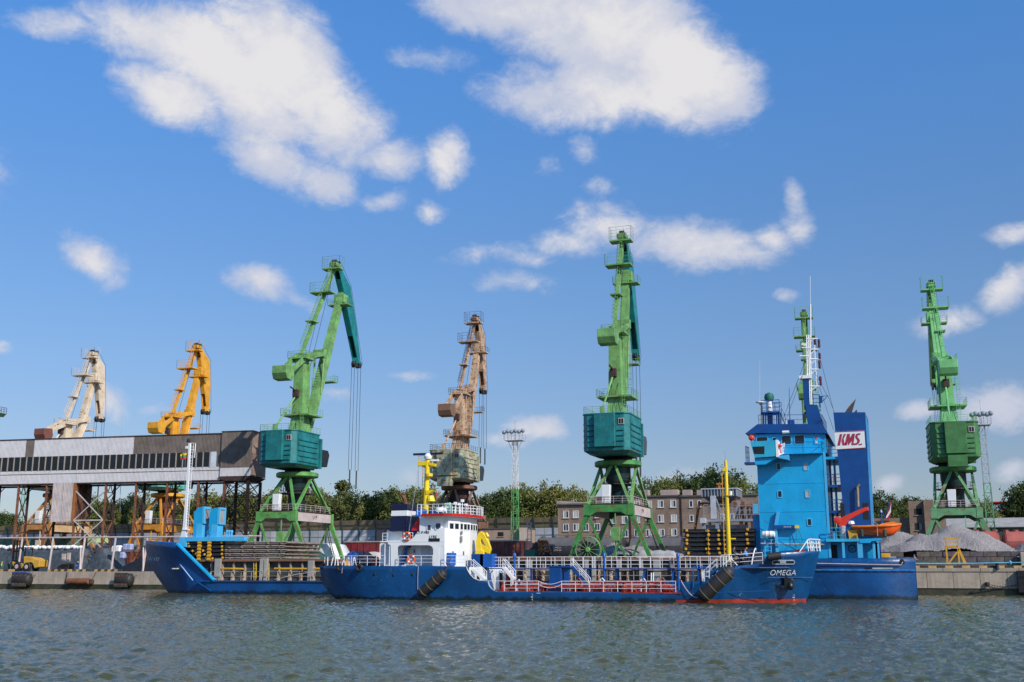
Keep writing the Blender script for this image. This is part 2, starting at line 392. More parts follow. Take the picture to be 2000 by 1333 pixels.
CONCD = mat("wet_algae_concrete", (0.045, 0.045, 0.022), .6, var=.4, scale=1.2, bump=.05)
CONCY = mat("yellow_kerb_paint", (0.62, 0.36, 0.12), .7, var=.25, scale=1.5, fine=.3)
CONCK = mat("black_kerb_paint", (0.05, 0.045, 0.04), .8, var=.3, scale=1.5)
YARD = mat("yard_ground", (0.17, 0.15, 0.13), .9, var=.3, scale=.2, fine=.4)
STEELG = mat("grey_steel_paint", (0.26, 0.29, 0.33), .45, var=.15, streak=.3)
ROPE = mat("wire_rope", (0.05, 0.05, 0.055), .5, var=.2, bump=0)
FLOODG = mat("galvanised_steel", (0.45, 0.46, 0.47), .45, var=.15, metal=.3, bump=0)
GLASS = glassy("dark_window_glass", (.012, .015, .018), .2); GLASSB = glassy("blue_window_glass", (0.03, 0.05, 0.08)); CURTAIN = mat("pale_window_blind", (0.42, 0.43, 0.40), .7, var=.15)
GRATE = mat("beige_stanchion_paint", (0.42, 0.36, 0.28), .6, var=.2, rust=.4, streak=.3)
HOLDG = mat("slate_coaming_plate", (0.05, 0.06, 0.062), .55, var=.35, scale=.8, rust=.18, streak=.4)
SLAB = mat("weathered_hatch_steel", (0.22, 0.18, 0.15), .7, var=.35, scale=1.0, rust=.35, streak=.3)

# ------------------------------------------------------------------ the harbour crane
def crane(name, label, px, py, hd=0.0, pose=None, M=None, rows=None, house=(7.4, 7.6, 1.6), full=True, base_only=False, ring_z=20.0, ropes=None, group='rail mounted harbour cranes', reel=False, portal_rot=0.0, loc=None, letters=None, scale=1.0):
    c = PG(px, py, ring_z) if loc is None else Vector(loc)
    root = thing(name, label, 'harbour crane', (c.x, c.y, QZ), 0.0, group)
    root.scale = (scale,) * 3
    a, b = 3.45, 6.3; fx = 6.6; zb0, zb1 = 8.5, 10.1
    main, top2, hs, prt, prb = M['main'], M['nose'], M['house'], M['portal'], M.get('beam', M['portal'])
    pr = Matrix.Rotation(portal_rot, 3, 'Z')
    def B(mb, nm, m, **k):
        if portal_rot and nm in PORT: mb.v = [tuple(pr @ Vector(v)) for v in mb.v]
        return mb.build(nm, m, root, local=True, **k)
    PORT = {'leg', 'brace', 'sill_beam', 'portal_beam', 'end_beam', 'bogie', 'strut', 'cabinet', 'ladder', 'railing', 'service_platform', 'marking', 'corner_box'}
    for sy in (-1, 1):
        for sx in (-1, 1):
            m = MB(); m.beam([(sx * a, sy * b, zb0 + .3), (sx * fx, sy * b, 1.3)], [(.6, .68), (.5, .55)], (0, 1, 0)); B(m, 'leg', prt)
            m = MB(); m.bar((sx * (a - .1), sy * b, zb0), (sx * .25, sy * b, 1.6), .30, .32, (0, 1, 0)); B(m, 'brace', prt)
            m = MB()
            m.box(sx * fx - 1.5, sx * fx + 1.5, sy * b - .35, sy * b + .35, .75, 1.45)
            for k in (-1.1, -.4, .4, 1.1): m.lathe([(.36, -.12), (.4, -.12), (.4, .12), (.36, .12)], (sx * fx + k, sy * b, .4), 10, 'y')
            B(m, 'bogie', M.get('bogie', RUSTD))
            m = MB(); m.box(sx * a - .48, sx * a + .48, sy * b - .45, sy * b + .45, zb0, zb1 + .1); B(m, 'corner_box', prt)
        m = MB(); m.box(-fx + .2, fx - .2, sy * b - .26, sy * b + .26, 1.25, 1.75); B(m, 'sill_beam', prt)
        m = MB(); m.prism([(-a + .5, zb0 - .1), (-a + 1.5, zb0 + .5), (a - 1.5, zb0 + .5), (a - .5, zb0 - .1), (a - .5, zb1), (-a + .5, zb1)], sy * b - .4, sy * b + .4); B(m, 'portal_beam', prt)
    for sx in (-1, 1):
        m = MB(); m.box(sx * a - .38, sx * a + .38, -b + .5, b - .5, zb0 + .05, zb1); B(m, 'end_beam', prb)
        m = MB(); m.box(sx * a - .5, sx * a + .5, -b + .5, b - .5, zb1, zb1 + .1); B(m, 'end_beam', M.get('bogie', RUSTD))
    # inverted V frames from the corners up to the ring
    zr = 16.4
    apex = [(0, -3.0), (2.9, 0), (0, 3.0), (-2.9, 0)]; crn = [(-a, -b), (a, -b), (a, b), (-a, b)]
    for k in range(4):
        ax, ay = apex[k]
        for q in (crn[k], crn[(k + 1) % 4]):
            m = MB(); sd = (1, 0, 0) if k % 2 == 0 else (0, 1, 0)
            m.beam([(q[0] * .97, q[1] * .97, zb1 + .1), (ax + (.3 if q[0] > 0 else -.3) * (k % 2 == 0), ay, zr)], [(.46, .46), (.38, .38)], sd); B(m, 'strut', M.get('strut', prt))
    m = MB(); m.lathe([(2.9, 16.35), (3.6, 16.45), (3.75, 16.6), (3.75, 17.15), (3.5, 17.3), (1.5, 17.3)], n=32); B(m, 'ring_table', M.get('ring', prt), smooth=True)
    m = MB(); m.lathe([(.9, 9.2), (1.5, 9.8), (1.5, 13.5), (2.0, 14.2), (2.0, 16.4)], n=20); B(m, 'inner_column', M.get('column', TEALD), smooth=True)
    m = MB(); m.box(-a, a, -b, b, zb1 + .12, zb1 + .2); B(m, 'service_platform', RUSTD)
    m = MB(); m.lathe([(2.0, 13.5), (2.9, 13.5), (2.9, 13.65), (2.0, 13.65)], n=20)
    for k in range(14):
        t = 2 * PI * k / 14; t2 = 2 * PI * (k + 1) / 14
        m.tube([(2.85 * math.cos(t), 2.85 * math.sin(t), 13.6), (2.85 * math.cos(t), 2.85 * math.sin(t), 14.7)], .035, 4)
        for z in (14.15, 14.7): m.tube([(2.85 * math.cos(t), 2.85 * math.sin(t), z), (2.85 * math.cos(t2), 2.85 * math.sin(t2), z)], .035, 4)
    B(m, 'ring_walkway', M.get('bogie', RUSTD))
    if full:
        m = MB()
        for yy in (-b + .2, b - .2): m.rail([(-a, yy, zb1 + .2), (a, yy, zb1 + .2)], 1.1, 1.4, .035)
        m.rail([(a, -b + .3, zb1 + .2), (a, b - .3, zb1 + .2)], 1.1, 1.8, .035)
        B(m, 'railing', M.get('rail', DIRTYW))
        m = MB(); m.ladder((a - .7, b - 1, zb1), (a + 2.6, b - 2.4, 1.2), .7, (0, 1, 0), .4, .06); B(m, 'ladder', DARK)
        m = MB(); m.ladder((-2.2, -.5, zb1 + .3), (-1.2, -2.2, 16), .6, (0, 1, 0), .4, .05); B(m, 'ladder', DARK)
        m = MB(); m.prism([(-1.2, 10.35), (.0, 10.35), (.12, 13.2), (-1.25, 13.2)], -b + .3, -b + 1.2); B(m, 'cabinet', WHITE, bevel=.05, label='white electrical cabinet on the portal deck')
        m = MB(); m.bar((1.0, -b - .1, 8.9), (1.0, -b - .1, 1.4), .16)
        m.box(.35, 1.65, -b - .6, -b + .3, 4.6, 6.7); B(m, 'cable_box', main)
        if letters:
            t_ = text('marking', letters, .95, BLACK, root, (c.x, c.y, QZ), (R(90), 0, R(90)))
            t_.location = (a + .40, 0, 9.3)
    if reel:
        m = MB(); cxr, cyr, czr = -3.1, -b - 1.0, 3.3
        pts = [(cxr + 1.95 * math.cos(2 * PI * k / 28), cyr, czr + 1.95 * math.sin(2 * PI * k / 28)) for k in range(29)]
        for dy in (-.28, .28):
            pp = [(p[0], p[1] + dy, p[2]) for p in pts]; m.tube(pp, .07, 5)
            for k in range(12):
                t = 2 * PI * k / 12; m.tube([(cxr, cyr + dy, czr), (cxr + 1.95 * math.cos(t), cyr + dy, czr + 1.95 * math.sin(t))], .045, 4)
        m.lathe([(.3, -.5), (.38, -.45), (.38, .45), (.3, .5)], (cxr, cyr, czr), 12, 'y')
        B(m, 'cable_reel', main)
        m = MB(); m.lathe([(1.1, -.2), (1.2, -.2), (1.2, .2), (1.1, .2)], (cxr, cyr, czr), 20, 'y'); m.box(cxr - .3, cxr + .3, cyr + .5, cyr + 1.0, 1.4, 3.6); B(m, 'cable_drum', DARK)
    # ---------------- slewing part
    rh = Matrix.Rotation(-hd, 3, 'Z')
    def U(v, u, z): return rh @ Vector((v, u, z))
    latv = U(1, 0, 0)
    def T(mb): mb.v = [tuple(rh @ Vector(q)) for q in mb.v]; return mb
    wd, back, front = house; hw = wd / 2; z0, z1 = 18.35, 24.0
    ch = .75
    outline = [(-hw, -back + ch), (-hw + ch, -back), (hw - ch, -back), (hw, -back + ch), (hw, front - ch), (hw - ch, front), (-hw + ch, front), (-hw, front - ch)]
    m = MB(); m.prism(outline, z0, z1, 'z'); ins = [(x * .82, (y + 3) * .86 - 3) for x, y in outline]
    n = len(outline); base = len(m.v)
    m.add([(x, y, z0 - .0) for x, y in outline] + [(x * .8, y * .8 - .5, z0 - .5) for x, y in outline], [(i, (i + 1) % n, n + (i + 1) % n, n + i) for i in range(n)] + [tuple(range(n, 2 * n))])
    hb = B(T(m), 'machine_house', hs)
    m = MB(); m.lathe([(2.2, 17.25), (2.3, 17.7), (1.9, 17.75), (1.9, 18.0), (2.4, 18.05), (2.5, z0)], n=20); m.box(-2.6, 2.6, -3.4, 1.4, z0 - .55, z0 + .1); B(T(m), 'slewing_gear', M.get('gear', DARK))
    m = MB(); m.prism([(x * 1.03, (y + 3) * 1.03 - 3) for x, y in outline], z1, z1 + .18, 'z'); B(T(m), 'house_roof', M.get('roof', hs))
    # louvred panels: rear left and right, both sides
    lv = M.get('louvre', hs)
    def slats(pts0, pts1, za, zb, nn, out):
        for i in range(nn):
            zz = za + (zb - za) * i / nn; hh = (zb - za) / nn
            m = MB(); p, q = Vector(pts0), Vector(pts1); o = Vector(out) * .16
            m.add([(p.x, p.y, zz), (q.x, q.y, zz), (q.x, q.y, zz + hh * .95), (p.x, p.y, zz + hh * .95), (p.x + o.x, p.y + o.y, zz + hh * .1), (q.x + o.x, q.y + o.y, zz + hh * .1), (q.x + o.x * .9, q.y + o.y * .9, zz + hh * .3), (p.x + o.x * .9, p.y + o.y * .9, zz + hh * .3)],
                  [(0, 1, 5, 4), (4, 5, 6, 7), (7, 6, 2, 3), (0, 4, 7, 3), (1, 2, 6, 5)])
            ob = T(m).build('louvre_slat', lv, hb, local=True)
    slats((-hw + ch + .1, -back - .01), (-1.7, -back - .01), z0 + .5, z1 - (.9), 5, (0, -1))
    slats((1.7, -back - .01), (hw - ch - .1, -back - .01), z0 + .5, z1 - 1.9, 4, (0, -1))
    slats((hw + .01, -back + ch + .4), (hw + .01, front - ch - .6), z0 + .35, z1 - .7, 5, (1, 0))
    slats((-hw - .01, front - ch - .6), (-hw - .01, -back + ch + .4), z0 + .35, z1 - .7, 5, (-1, 0))
    m = MB(); m.box(-1.65, 1.65, -back - .75, -back - .05, z0 + .5, z1 + .1); B(T(m), 'rear_panel', M.get('panel', hs), bevel=.06)
    if M.get('lowpanel'): m = MB(); m.box(-1.45, 1.5, -back - .65, -back + .6, z0 - 1.6, z0 + .25); B(T(m), 'lower_panel', M.get('panel', hs))
    m = MB(); m.box(2.1, 3.0, -back - .14, -back + .0, z1 - 1.7, z1 - .75); wf = T(m).build('window_frame', M.get('wframe', DIRTYW), hb, local=True)
    m = MB(); m.box(2.2, 2.5, -back - .17, -back - .1, z1 - 1.6, z1 - .85); m.box(2.6, 2.9, -back - .17, -back - .1, z1 - 1.6, z1 - .85); B(T(m), 'window_pane', GLASS)
    m = MB(); m.prism([(front, z0 + .2), (front + 2.2, z0 + .2), (front + 2.9, z0 + 2.4), (front + 2.4, z0 + 3.2), (front, z0 + 3.2)], hw - 2.1, hw + .15, 'x'); B(T(m), 'operator_cab', GLASS, bevel=.04)
    m = MB(); m.box(hw - 2.2, hw + .2, front - .6, front + .1, z0 - .3, z1 - .6); B(T(m), 'cab_mount', hs)
    m = MB(); m.rail([(-hw + .2, -back + .3, z1 + .18), (hw - .2, -back + .3, z1 + .18), (hw - .2, front - .2, z1 + .18)], 1.1, 1.3, .032); m.rail([(-hw + .2, -back + .3, z1 + .18), (-hw + .2, front - .2, z1 + .18)], 1.1, 1.3, .032)
    B(T(m), 'roof_railing', M.get('railc', main))
    # tower
    tz = pose['tz']; tb = z1 + .18
    m = MB(); m.beam([(0, .2, tb), (0, .1, tb + 3.2), (0, 0, tz - 1.5), (0, 0, tz)], [(2.8, 3.8), (2.2, 2.4), (1.8, 2.1), (1.6, 2.3)], (1, 0, 0)); B(T(m), 'tower', main)
    for sx in (-1, 1):
        m = MB(); m.beam([(sx * 1.08, .9, tb), (sx * 1.08, .85, tz - 1)], (.18, .5), (1, 0, 0)); B(T(m), 'tower_rib', main)
    pz = 28.0 - 2.95 + 2.95 - 0.2
    for (zp, hx, u0, u1) in ((pz, 2.9, -1.9, 3.2), (tz - .2, 1.9, -1.9, 1.6)):
        m = MB(); m.prism([(-hx, u0), (hx, u0), (hx, u1), (-hx, u1)], zp - .28, zp, 'z'); B(T(m), 'tower_platform', main)
        m = MB(); m.rail([(-hx, u1, zp), (-hx, u0, zp), (hx, u0, zp), (hx, u1, zp)], 1.1, 1.1, .032); B(T(m), 'tower_railing', M.get('railc', main))
    m = MB(); m.ladder((1.5, -1.7, tb), (1.5, -1.6, pz), .5); m.cage((1.5, -1.7, tb + 2), (1.5, -1.6, pz), (0, -1, 0)); m.ladder((1.75, .9, pz), (1.75, .9, tz), .5, (0, 1, 0)); m.cage((1.75, .9, pz + 2), (1.75, .9, tz), (1, 0, 0)); B(T(m), 'tower_ladder', M.get('railc', main))
    # stay strut to the rear of the house, with its jack arm
    m = MB(); m.tube([(-.2, -1.1, pz + 3.6), (-.6, -back + .4, z1 + .6)], .17, 6); m.box(-.85, -.25, -back + .0, -back + .7, z1 + .1, z1 + 1.2); B(T(m), 'stay_strut', M.get('stay', main))
    m = MB(); m.box(-.6, .4, -1.9, -1.1, pz + 3.1, pz + 4.4); m.tube([(-.1, -1.6, pz + 4.2), (-.3, -3.2, pz + 4.7)], .14, 6); B(T(m), 'stay_bracket', RUSTD)
    # counterweight on its rocking lever
    cu, cz = pose['cw']
    m = MB(); m.prism([(cu - 1.25, cz + 1.15), (cu + 1.2, cz + 1.35), (cu + 1.55, cz - .3), (cu + .9, cz - 1.35), (cu - .8, cz - 1.2), (cu - 1.3, cz - .2)], -1.45, 1.45, 'x'); B(T(m), 'counterweight', M.get('cw', main), bevel=.05)
    lu, lz = pose['lever']
    for sx in (-1, 1):
        m = MB(); m.beam([(sx * 1.15, cu + .9, cz + .5), (sx * 1.15, cu + 2.6, cz + 1.6), (sx * 1.15, 0, tz + .3), (sx * 1.15, lu, lz)], [(.25, 1.1), (.25, .9), (.25, 1.2), (.25, .6)], (1, 0, 0)); B(T(m), 'rocking_lever', main)
    m = MB(); m.box(-1.3, 1.3, -.35, .35, tz, tz + .7); m.box(-1.2, 1.2, lu - .6, lu + .5, lz - .7, lz + .8); B(T(m), 'lever_pivot', main)
    # boom
    H_ = pose['head']; F_ = (2.6, tb + .4); L = math.hypot(H_[0] - F_[0], H_[1] - F_[1])
    def along(t): return (0, F_[0] + (H_[0] - F_[0]) * t, F_[1] + (H_[1] - F_[1]) * t)
    m = MB(); m.beam([along(0), along(.22), along(.5), along(.85), along(1.0)], [(1.4, .7), (1.55, 1.4), (1.5, 1.4), (1.3, 1.2), (1.2, 1.1)], (1, 0, 0)); bm = B(T(m), 'boom', main)
    for sx in (-1, 1):
        m = MB(); m.beam([tuple(Vector(along(t)) + Vector((sx * .68, -.0, 0))) for t in (.1, .9)], (.14, .35), (1, 0, 0)); T(m).build('boom_flange', main, bm, local=True)
    dn = Vector((0, H_[1] - F_[1], -(H_[0] - F_[0]))).normalized()   # towards the front/underside
    m = MB(); p = Vector(along(.98)); m.box(-1.15, 1.15, p.y - .7, p.y + 1.0, p.z - 1.4, p.z + .3); B(T(m), 'boom_head', main, bevel=.06)
    m = MB(); m.prism([(-2.1, p.y - 1.4), (2.3, p.y - 1.4), (2.3, p.y + 1.0), (-2.1, p.y + 1.0)], p.z - 2.0, p.z - 1.8, 'z'); B(T(m), 'boom_platform', main)
    m = MB(); m.rail([(-2.1, p.y + 1, p.z - 1.8), (-2.1, p.y - 1.4, p.z - 1.8), (2.3, p.y - 1.4, p.z - 1.8), (2.3, p.y + 1, p.z - 1.8)], 1.1, 1.0, .028); B(T(m), 'boom_railing', M.get('railc', main))
    p = Vector(along(.36)); m = MB(); m.box(-.2, 2.4, p.y + .6, p.y + 2.6, p.z - .1, p.z + .1); B(T(m), 'boom_platform', main)
    m = MB(); m.rail([(0, p.y + 2.6, p.z + .1), (2.4, p.y + 2.6, p.z + .1), (2.4, p.y + .6, p.z + .1)], 1.1, .9, .028); B(T(m), 'boom_railing', M.get('railc', main))
    m = MB()
    for k in range(16):
        q = Vector(along(.30 + .018 * k)); q += Vector((0, -dn.y * .92, -dn.z * .92)); m.tube([(-.35, q.y, q.z), (-.35, q.y - .15, q.z + .05), (.35, q.y - .15, q.z + .05), (.35, q.y, q.z)], .03, 4)
    B(T(m), 'boom_rungs', RUSTD)
    m = MB(); q = Vector(along(.27)); m.tube([(.95, lu, lz - .4), (.95, q.y, q.z)], .13, 6); m.tube([(-.95, lu, lz - .4), (-.95, q.y, q.z)], .13, 6); B(T(m), 'lever_link', main)
    # flying jib (nose): top end tied to the pull rod, tip carries the sheaves
    Tt, N_ = pose['top'], pose['tip']; bu, bz = pose['bulge']
    hx, hz = H_
    poly = [(Tt[0] - .3, Tt[1] + .4), (Tt[0] + .9, Tt[1] + .3), (bu, bz), ((bu * .5 + N_[0] * .5) + .75, (bz + N_[1]) / 2), (N_[0] + .55, N_[1] + .6), (N_[0] + .3, N_[1]), (N_[0] - .3, N_[1] + .1), (N_[0] * .6 + hx * .4 - .1, N_[1] * .6 + hz * .4), (hx + .2, hz - .4), (hx - .2, hz + .6), (Tt[0] * .55 + hx * .45 + .1, Tt[1] * .55 + hz * .45)]
    for sx in (-1, 1):
        m = MB(); m.prism(poly, sx * .55 - .09, sx * .55 + .09, 'x'); B(T(m), 'jib_side', top2)
    m = MB(); outer = poly[1:6]
    m.beam([(0, u_, z_) for u_, z_ in outer[:-1]], [(1.1, .14)] * 4, (1, 0, 0)); m.beam([(0, u_, z_) for u_, z_ in poly[7:]], [(1.1, .14)] * 4, (1, 0, 0)); B(T(m), 'jib_web', M.get('nosel', top2))
    for (uu, zz, rr) in ((N_[0] - .75, N_[1] - .2, .72), (N_[0] + .85, N_[1] - .1, .72)):
        m = MB(); m.lathe([(.2, -.42), (rr, -.42), (rr * .82, -.3), (rr, -.18), (.2, -.18), (.2, .18), (rr, .18), (rr * .82, .3), (rr, .42), (.2, .42)], (0, uu, zz), 18, 'x'); B(T(m), 'sheave', BLACKR)
    m = MB(); m.beam([(0, N_[0] - .9, N_[1] + .1), (0, N_[0] + 1.0, N_[1] + .2)], (1.0, .3)); m.box(-.5, .5, N_[0] - .9, N_[0] - .4, N_[1] + .3, N_[1] + 1.1); B(T(m), 'sheave_block', top2)
    for (uu, zz) in ((Tt[0] - .4, Tt[1] + .9), (Tt[0] + 1.0, Tt[1] + .9)):
        m = MB(); m.lathe([(.15, -.4), (.52, -.4), (.45, -.2), (.52, 0), (.45, .2), (.52, .4), (.15, .4)], (0, uu, zz), 14, 'x'); B(T(m), 'sheave', BLACKR)
    m = MB(); m.box(-.8, .8, Tt[0] - 1.0, Tt[0] + .9, Tt[1] + .0, Tt[1] + .75); B(T(m), 'jib_top_block', main, bevel=.05)
    m = MB(); m.box(-1.9, 1.9, Tt[0] - 1.9, Tt[0] + .1, Tt[1] - .85, Tt[1] - .6); B(T(m), 'top_platform', main)
    m = MB(); m.rail([(-1.9, Tt[0] + .1, Tt[1] - .6), (-1.9, Tt[0] - 1.9, Tt[1] - .6), (1.9, Tt[0] - 1.9, Tt[1] - .6), (1.9, Tt[0] + .1, Tt[1] - .6)], 2.3, 1.2, .028, 4); B(T(m), 'top_railing', M.get('railc', main))
    # pull rod with its ladder
    A0 = Vector((0, -.3, tz + .6)); A1 = Vector((0, Tt[0] - .1, Tt[1] - .1))
    m = MB(); m.beam([A0, A0.lerp(A1, .12), A0.lerp(A1, .9), A1], [(.55, .4), (.6, .55), (.6, .55), (.5, .4)], (1, 0, 0)); B(T(m), 'pull_rod', main)
    nd = Vector((0, -(A1.z - A0.z), A1.y - A0.y)).normalized()
    m = MB(); m.ladder(A0 + nd * .8 + Vector((0, 0, 0)), A1 + nd * .8, .55, (1, 0, 0), .45, .03); m.cage(A0.lerp(A1, .08) + nd * .8, A1 + nd * .8, nd, .42, .75, .032); B(T(m), 'rod_ladder', M.get('railc', main))
    for t_ in ((.68, 2.2), (.35, .9)):
        p = A0.lerp(A1, t_[0]); hw_ = t_[1]; m = MB(); m.box(-hw_, hw_, p.y - 1.9 * min(1, hw_), p.y + .5, p.z - .15, p.z + .08); B(T(m), 'rod_platform', main)
        if hw_ > 1: m = MB(); m.rail([(-hw_, p.y + .4, p.z), (-hw_, p.y - 1.9, p.z), (hw_, p.y - 1.9, p.z), (hw_, p.y + .4, p.z)], 1.9, 1.2, .028, 3); B(T(m), 'rod_railing', M.get('railc', main))
    rz = ropes if ropes is not None else None
    if rz is not None:
        for (du, dv) in ((-1.4, -.3), (-1.3, .3), (1.3, -.3), (1.4, .3)):
            m = MB(); m.tube([(dv, N_[0] + du, N_[1] - .2), (dv, N_[0] + du * 1.05, rz)], .045, 4); B(T(m), 'hoist_rope', ROPE)
        if rz > 12:
            for du in (-1.4, 1.4): m = MB(); m.lathe([(.05, 0), (.16, .1), (.16, 3.5), (.05, 3.6)], (0, N_[0] + du, rz - 3.5), 6); B(T(m), 'rope_socket', ROPE)
    for dv in (-.6, .6):
        m = MB(); m.tube([(dv, Tt[0] - .9, Tt[1] + .9), (dv * .8, -2.2, tb + 1)], .04, 4); B(T(m), 'luffing_rope', ROPE)
        m = MB(); m.tube([(dv, Tt[0] + 1.5, Tt[1] + .9), (dv, bu + .3, bz + .2), (dv, N_[0] + 1.5, N_[1])], .035, 4); B(T(m), 'hoist_rope', ROPE)
    return root
# ------------------------------------------------------------------ water
wm = D.materials.new("harbour_water"); wm.use_nodes = True; t = NT(wm.node_tree); b = t.n['Principled BSDF']
geo = t.new('ShaderNodeNewGeometry').outputs['Position']
b.inputs['Base Color'].default_value = (0.062, 0.066, 0.020, 1); b.inputs['Roughness'].default_value = 0.06; b.inputs['IOR'].default_value = 1.33
h1 = t.noise(t.mapping(geo, (1.0, 1.5, 1)), 1.6, 4, 0.6, .4); h2 = t.noise(t.mapping(geo, (1, 1.3, 1), (5, 3, 1)), 6.0, 3, 0.6)
bn = t.new('ShaderNodeBump'); bn.inputs['Strength'].default_value = 1.0; bn.inputs['Distance'].default_value = 0.06
t.put(bn.inputs['Height'], t.math('MULTIPLY_ADD', h2, .22, h1)); t.link(bn.outputs[0], b.inputs['Normal'])
def water_mesh():
    # fan of rows that get wider with distance so that wavelets keep about the same size in the picture
    nr, nc = 420, 560
    dist = 24.0 * (190 / 24.0) ** (np.linspace(0, 1, nr) ** 1.0)
    xs = np.linspace(-1, 1, nc)
    Dm, Xm = np.meshgrid(dist, xs, indexing='ij')
    hw = Dm * 0.56
    fx, fy = -math.sin(YAW), math.cos(YAW); rx, ry = math.cos(YAW), math.sin(YAW)
    X = Dm * fx + Xm * hw * rx; Y = Dm * fy + Xm * hw * ry
    Z = np.zeros_like(X); rng = np.random.default_rng(3)
    for k in range(46):
        lam = 0.42 * (8.5 ** (k / 45.0)); ang = rng.normal(R(200), .75); kx, ky = math.cos(ang) * 2 * PI / lam, math.sin(ang) * 2 * PI / lam
        amp = 0.0094 * lam ** 0.80 * rng.uniform(.4, 1.2) * (1.25 if lam < 2.2 else .85)
        ph = rng.uniform(0, 2 * PI); wig = .9 * np.sin(X * .21 + Y * .13 + k) + .7 * np.sin(X * .07 - Y * .19 + 2 * k)
        s = np.sin(kx * X + ky * Y + ph + wig)
        Z += amp * (1 - np.abs(s)) * 1.6 - amp * .8 if k % 3 == 0 else amp * s
    fade = np.clip((Dm - 0) / 1, 0, 1)
    V = np.stack([X, Y, Z * fade], -1).reshape(-1, 3)
    i = np.arange(nr - 1)[:, None] * nc + np.arange(nc - 1)[None, :]
    F = np.stack([i, i + 1, i + nc + 1, i + nc], -1).reshape(-1, 4)
    me = D.meshes.new("water"); me.vertices.add(len(V)); me.vertices.foreach_set("co", V.astype(np.float32).ravel())
    me.loops.add(F.size); me.loops.foreach_set("vertex_index", F.astype(np.int32).ravel())
    me.polygons.add(len(F)); me.polygons.foreach_set("loop_start", np.arange(0, F.size, 4, dtype=np.int32)); me.polygons.foreach_set("loop_total", np.full(len(F), 4, dtype=np.int32))
    me.update(); me.validate(); me.shade_smooth(); me.materials.append(wm); return me
wo_ = D.objects.new("water", water_mesh()); COL.objects.link(wo_); tag(wo_, kind='structure')
m = MB(); m.add([(-2500, -600, -.12), (2500, -600, -.12), (2500, 161, -.12), (-2500, 161, -.12)], [(0, 1, 2, 3)]); tag(m.build("water", wm), kind='structure')
# far water outside the fan stands a little lower, hidden by the wavelets

# ------------------------------------------------------------------ ground and quays
m = MB(); m.add([(-3000, 160.6, QZ), (3000, 160.6, QZ), (3000, 4000, QZ), (-3000, 4000, QZ)], [(0, 1, 2, 3)]); tag(m.build("ground", YARD), kind='structure')
QY = 160.0
quay_l = D.objects.new("quay_wall", None); COL.objects.link(quay_l); quay_l.location = (-150, QY, 0); quay_l['kind'] = 'structure'
quay_r = D.objects.new("quay_wall", None); COL.objects.link(quay_r); quay_r.location = (5, QY, 0); quay_r['kind'] = 'structure'
x = -250.0
pm = {}
while x < 0:
    wdt = 8.0; key = 'l'
    if key not in pm:
        mm = MB(); mm.box(.03, wdt - .03, 0, 1.2, .75, QZ); pm[key] = mm.mesh("quay_panel", CONC)
        mm = MB(); mm.box(0, wdt, .06, 1.2, -1.5, .75); pm['lw'] = mm.mesh("wet_footing", CONCD)
    piece("quay_panel", pm[key], quay_l, (x - quay_l.location.x, 0, 0)); piece("wet_footing", pm['lw'], quay_l, (x - quay_l.location.x, 0, 0)); x += wdt
m = MB(); m.box(-250, 0, QY + .08, QY + 1.3, -1.4, QZ - .02); m.build("backing", DARK, quay_l)
# black and yellow kerb blocks along the left quay
def kerb(px0, px1, n, Yk=QY + .35):
    x0, x1 = PX(px0, 1116, Yk), PX(px1, 1116, Yk)
    for i in range(n):
        a = x0 + (x1 - x0) * i / n; bb = a + (x1 - x0) / n - .03
        m = MB(); m.prism([(a, QZ + .004), (bb, QZ + .004), (bb + .12, QZ + .38), (a + .12, QZ + .38)], Yk - .32, Yk + .05); m.build("kerb_block", CONCY if i % 2 == 0 else CONCK, quay_l)
kerb(-60, 28, 9); kerb(95, 140, 7); kerb(150, 176, 4); kerb(186, 238, 8)
# raised quay beam to the right
RQ = 3.62
m = MB(); m.box(-14, 60, QY + .0, QY + 2.2, -1.5, RQ - .55); m.build("backing", CONCD, quay_r)
x = -14.0; mm = MB(); mm.box(.025, 3.27, -.12, .1, .85, RQ - .62); pm['r'] = mm.mesh("quay_panel", CONC)
mm = MB(); mm.box(.02, 4.6, -.22, 1.9, RQ - .6, RQ - .12); pm['rb'] = mm.mesh("capping_beam", CONC)
while x < 60: piece("quay_panel", pm['r'], quay_r, (x - 5, 0, 0)); x += 3.3
x = -14.0
while x < 60: piece("capping_beam", pm['rb'], quay_r, (x - 5, 0, 0)); x += 4.65
x = -14.0; i = 0
while x < 60:
    m = MB(); m.box(x, x + 1.0, QY - .12, QY + .5, RQ - .12, RQ + .18); m.build("kerb_block", CONCY if i % 2 == 0 else CONCK, quay_r); x += 1.05; i += 1
    if i > 70: break
m = MB(); m.add([(-14, QY + .6, RQ - .1), (120, QY + .6, RQ - .1), (120, QY + 8, RQ - .1), (-14, QY + 8, RQ - .1)], [(0, 1, 2, 3)]); m.box(-14, -13.6, QY + .5, QY + 8, QZ, RQ - .11); tag(m.build("quay_apron", YARD), kind='structure')

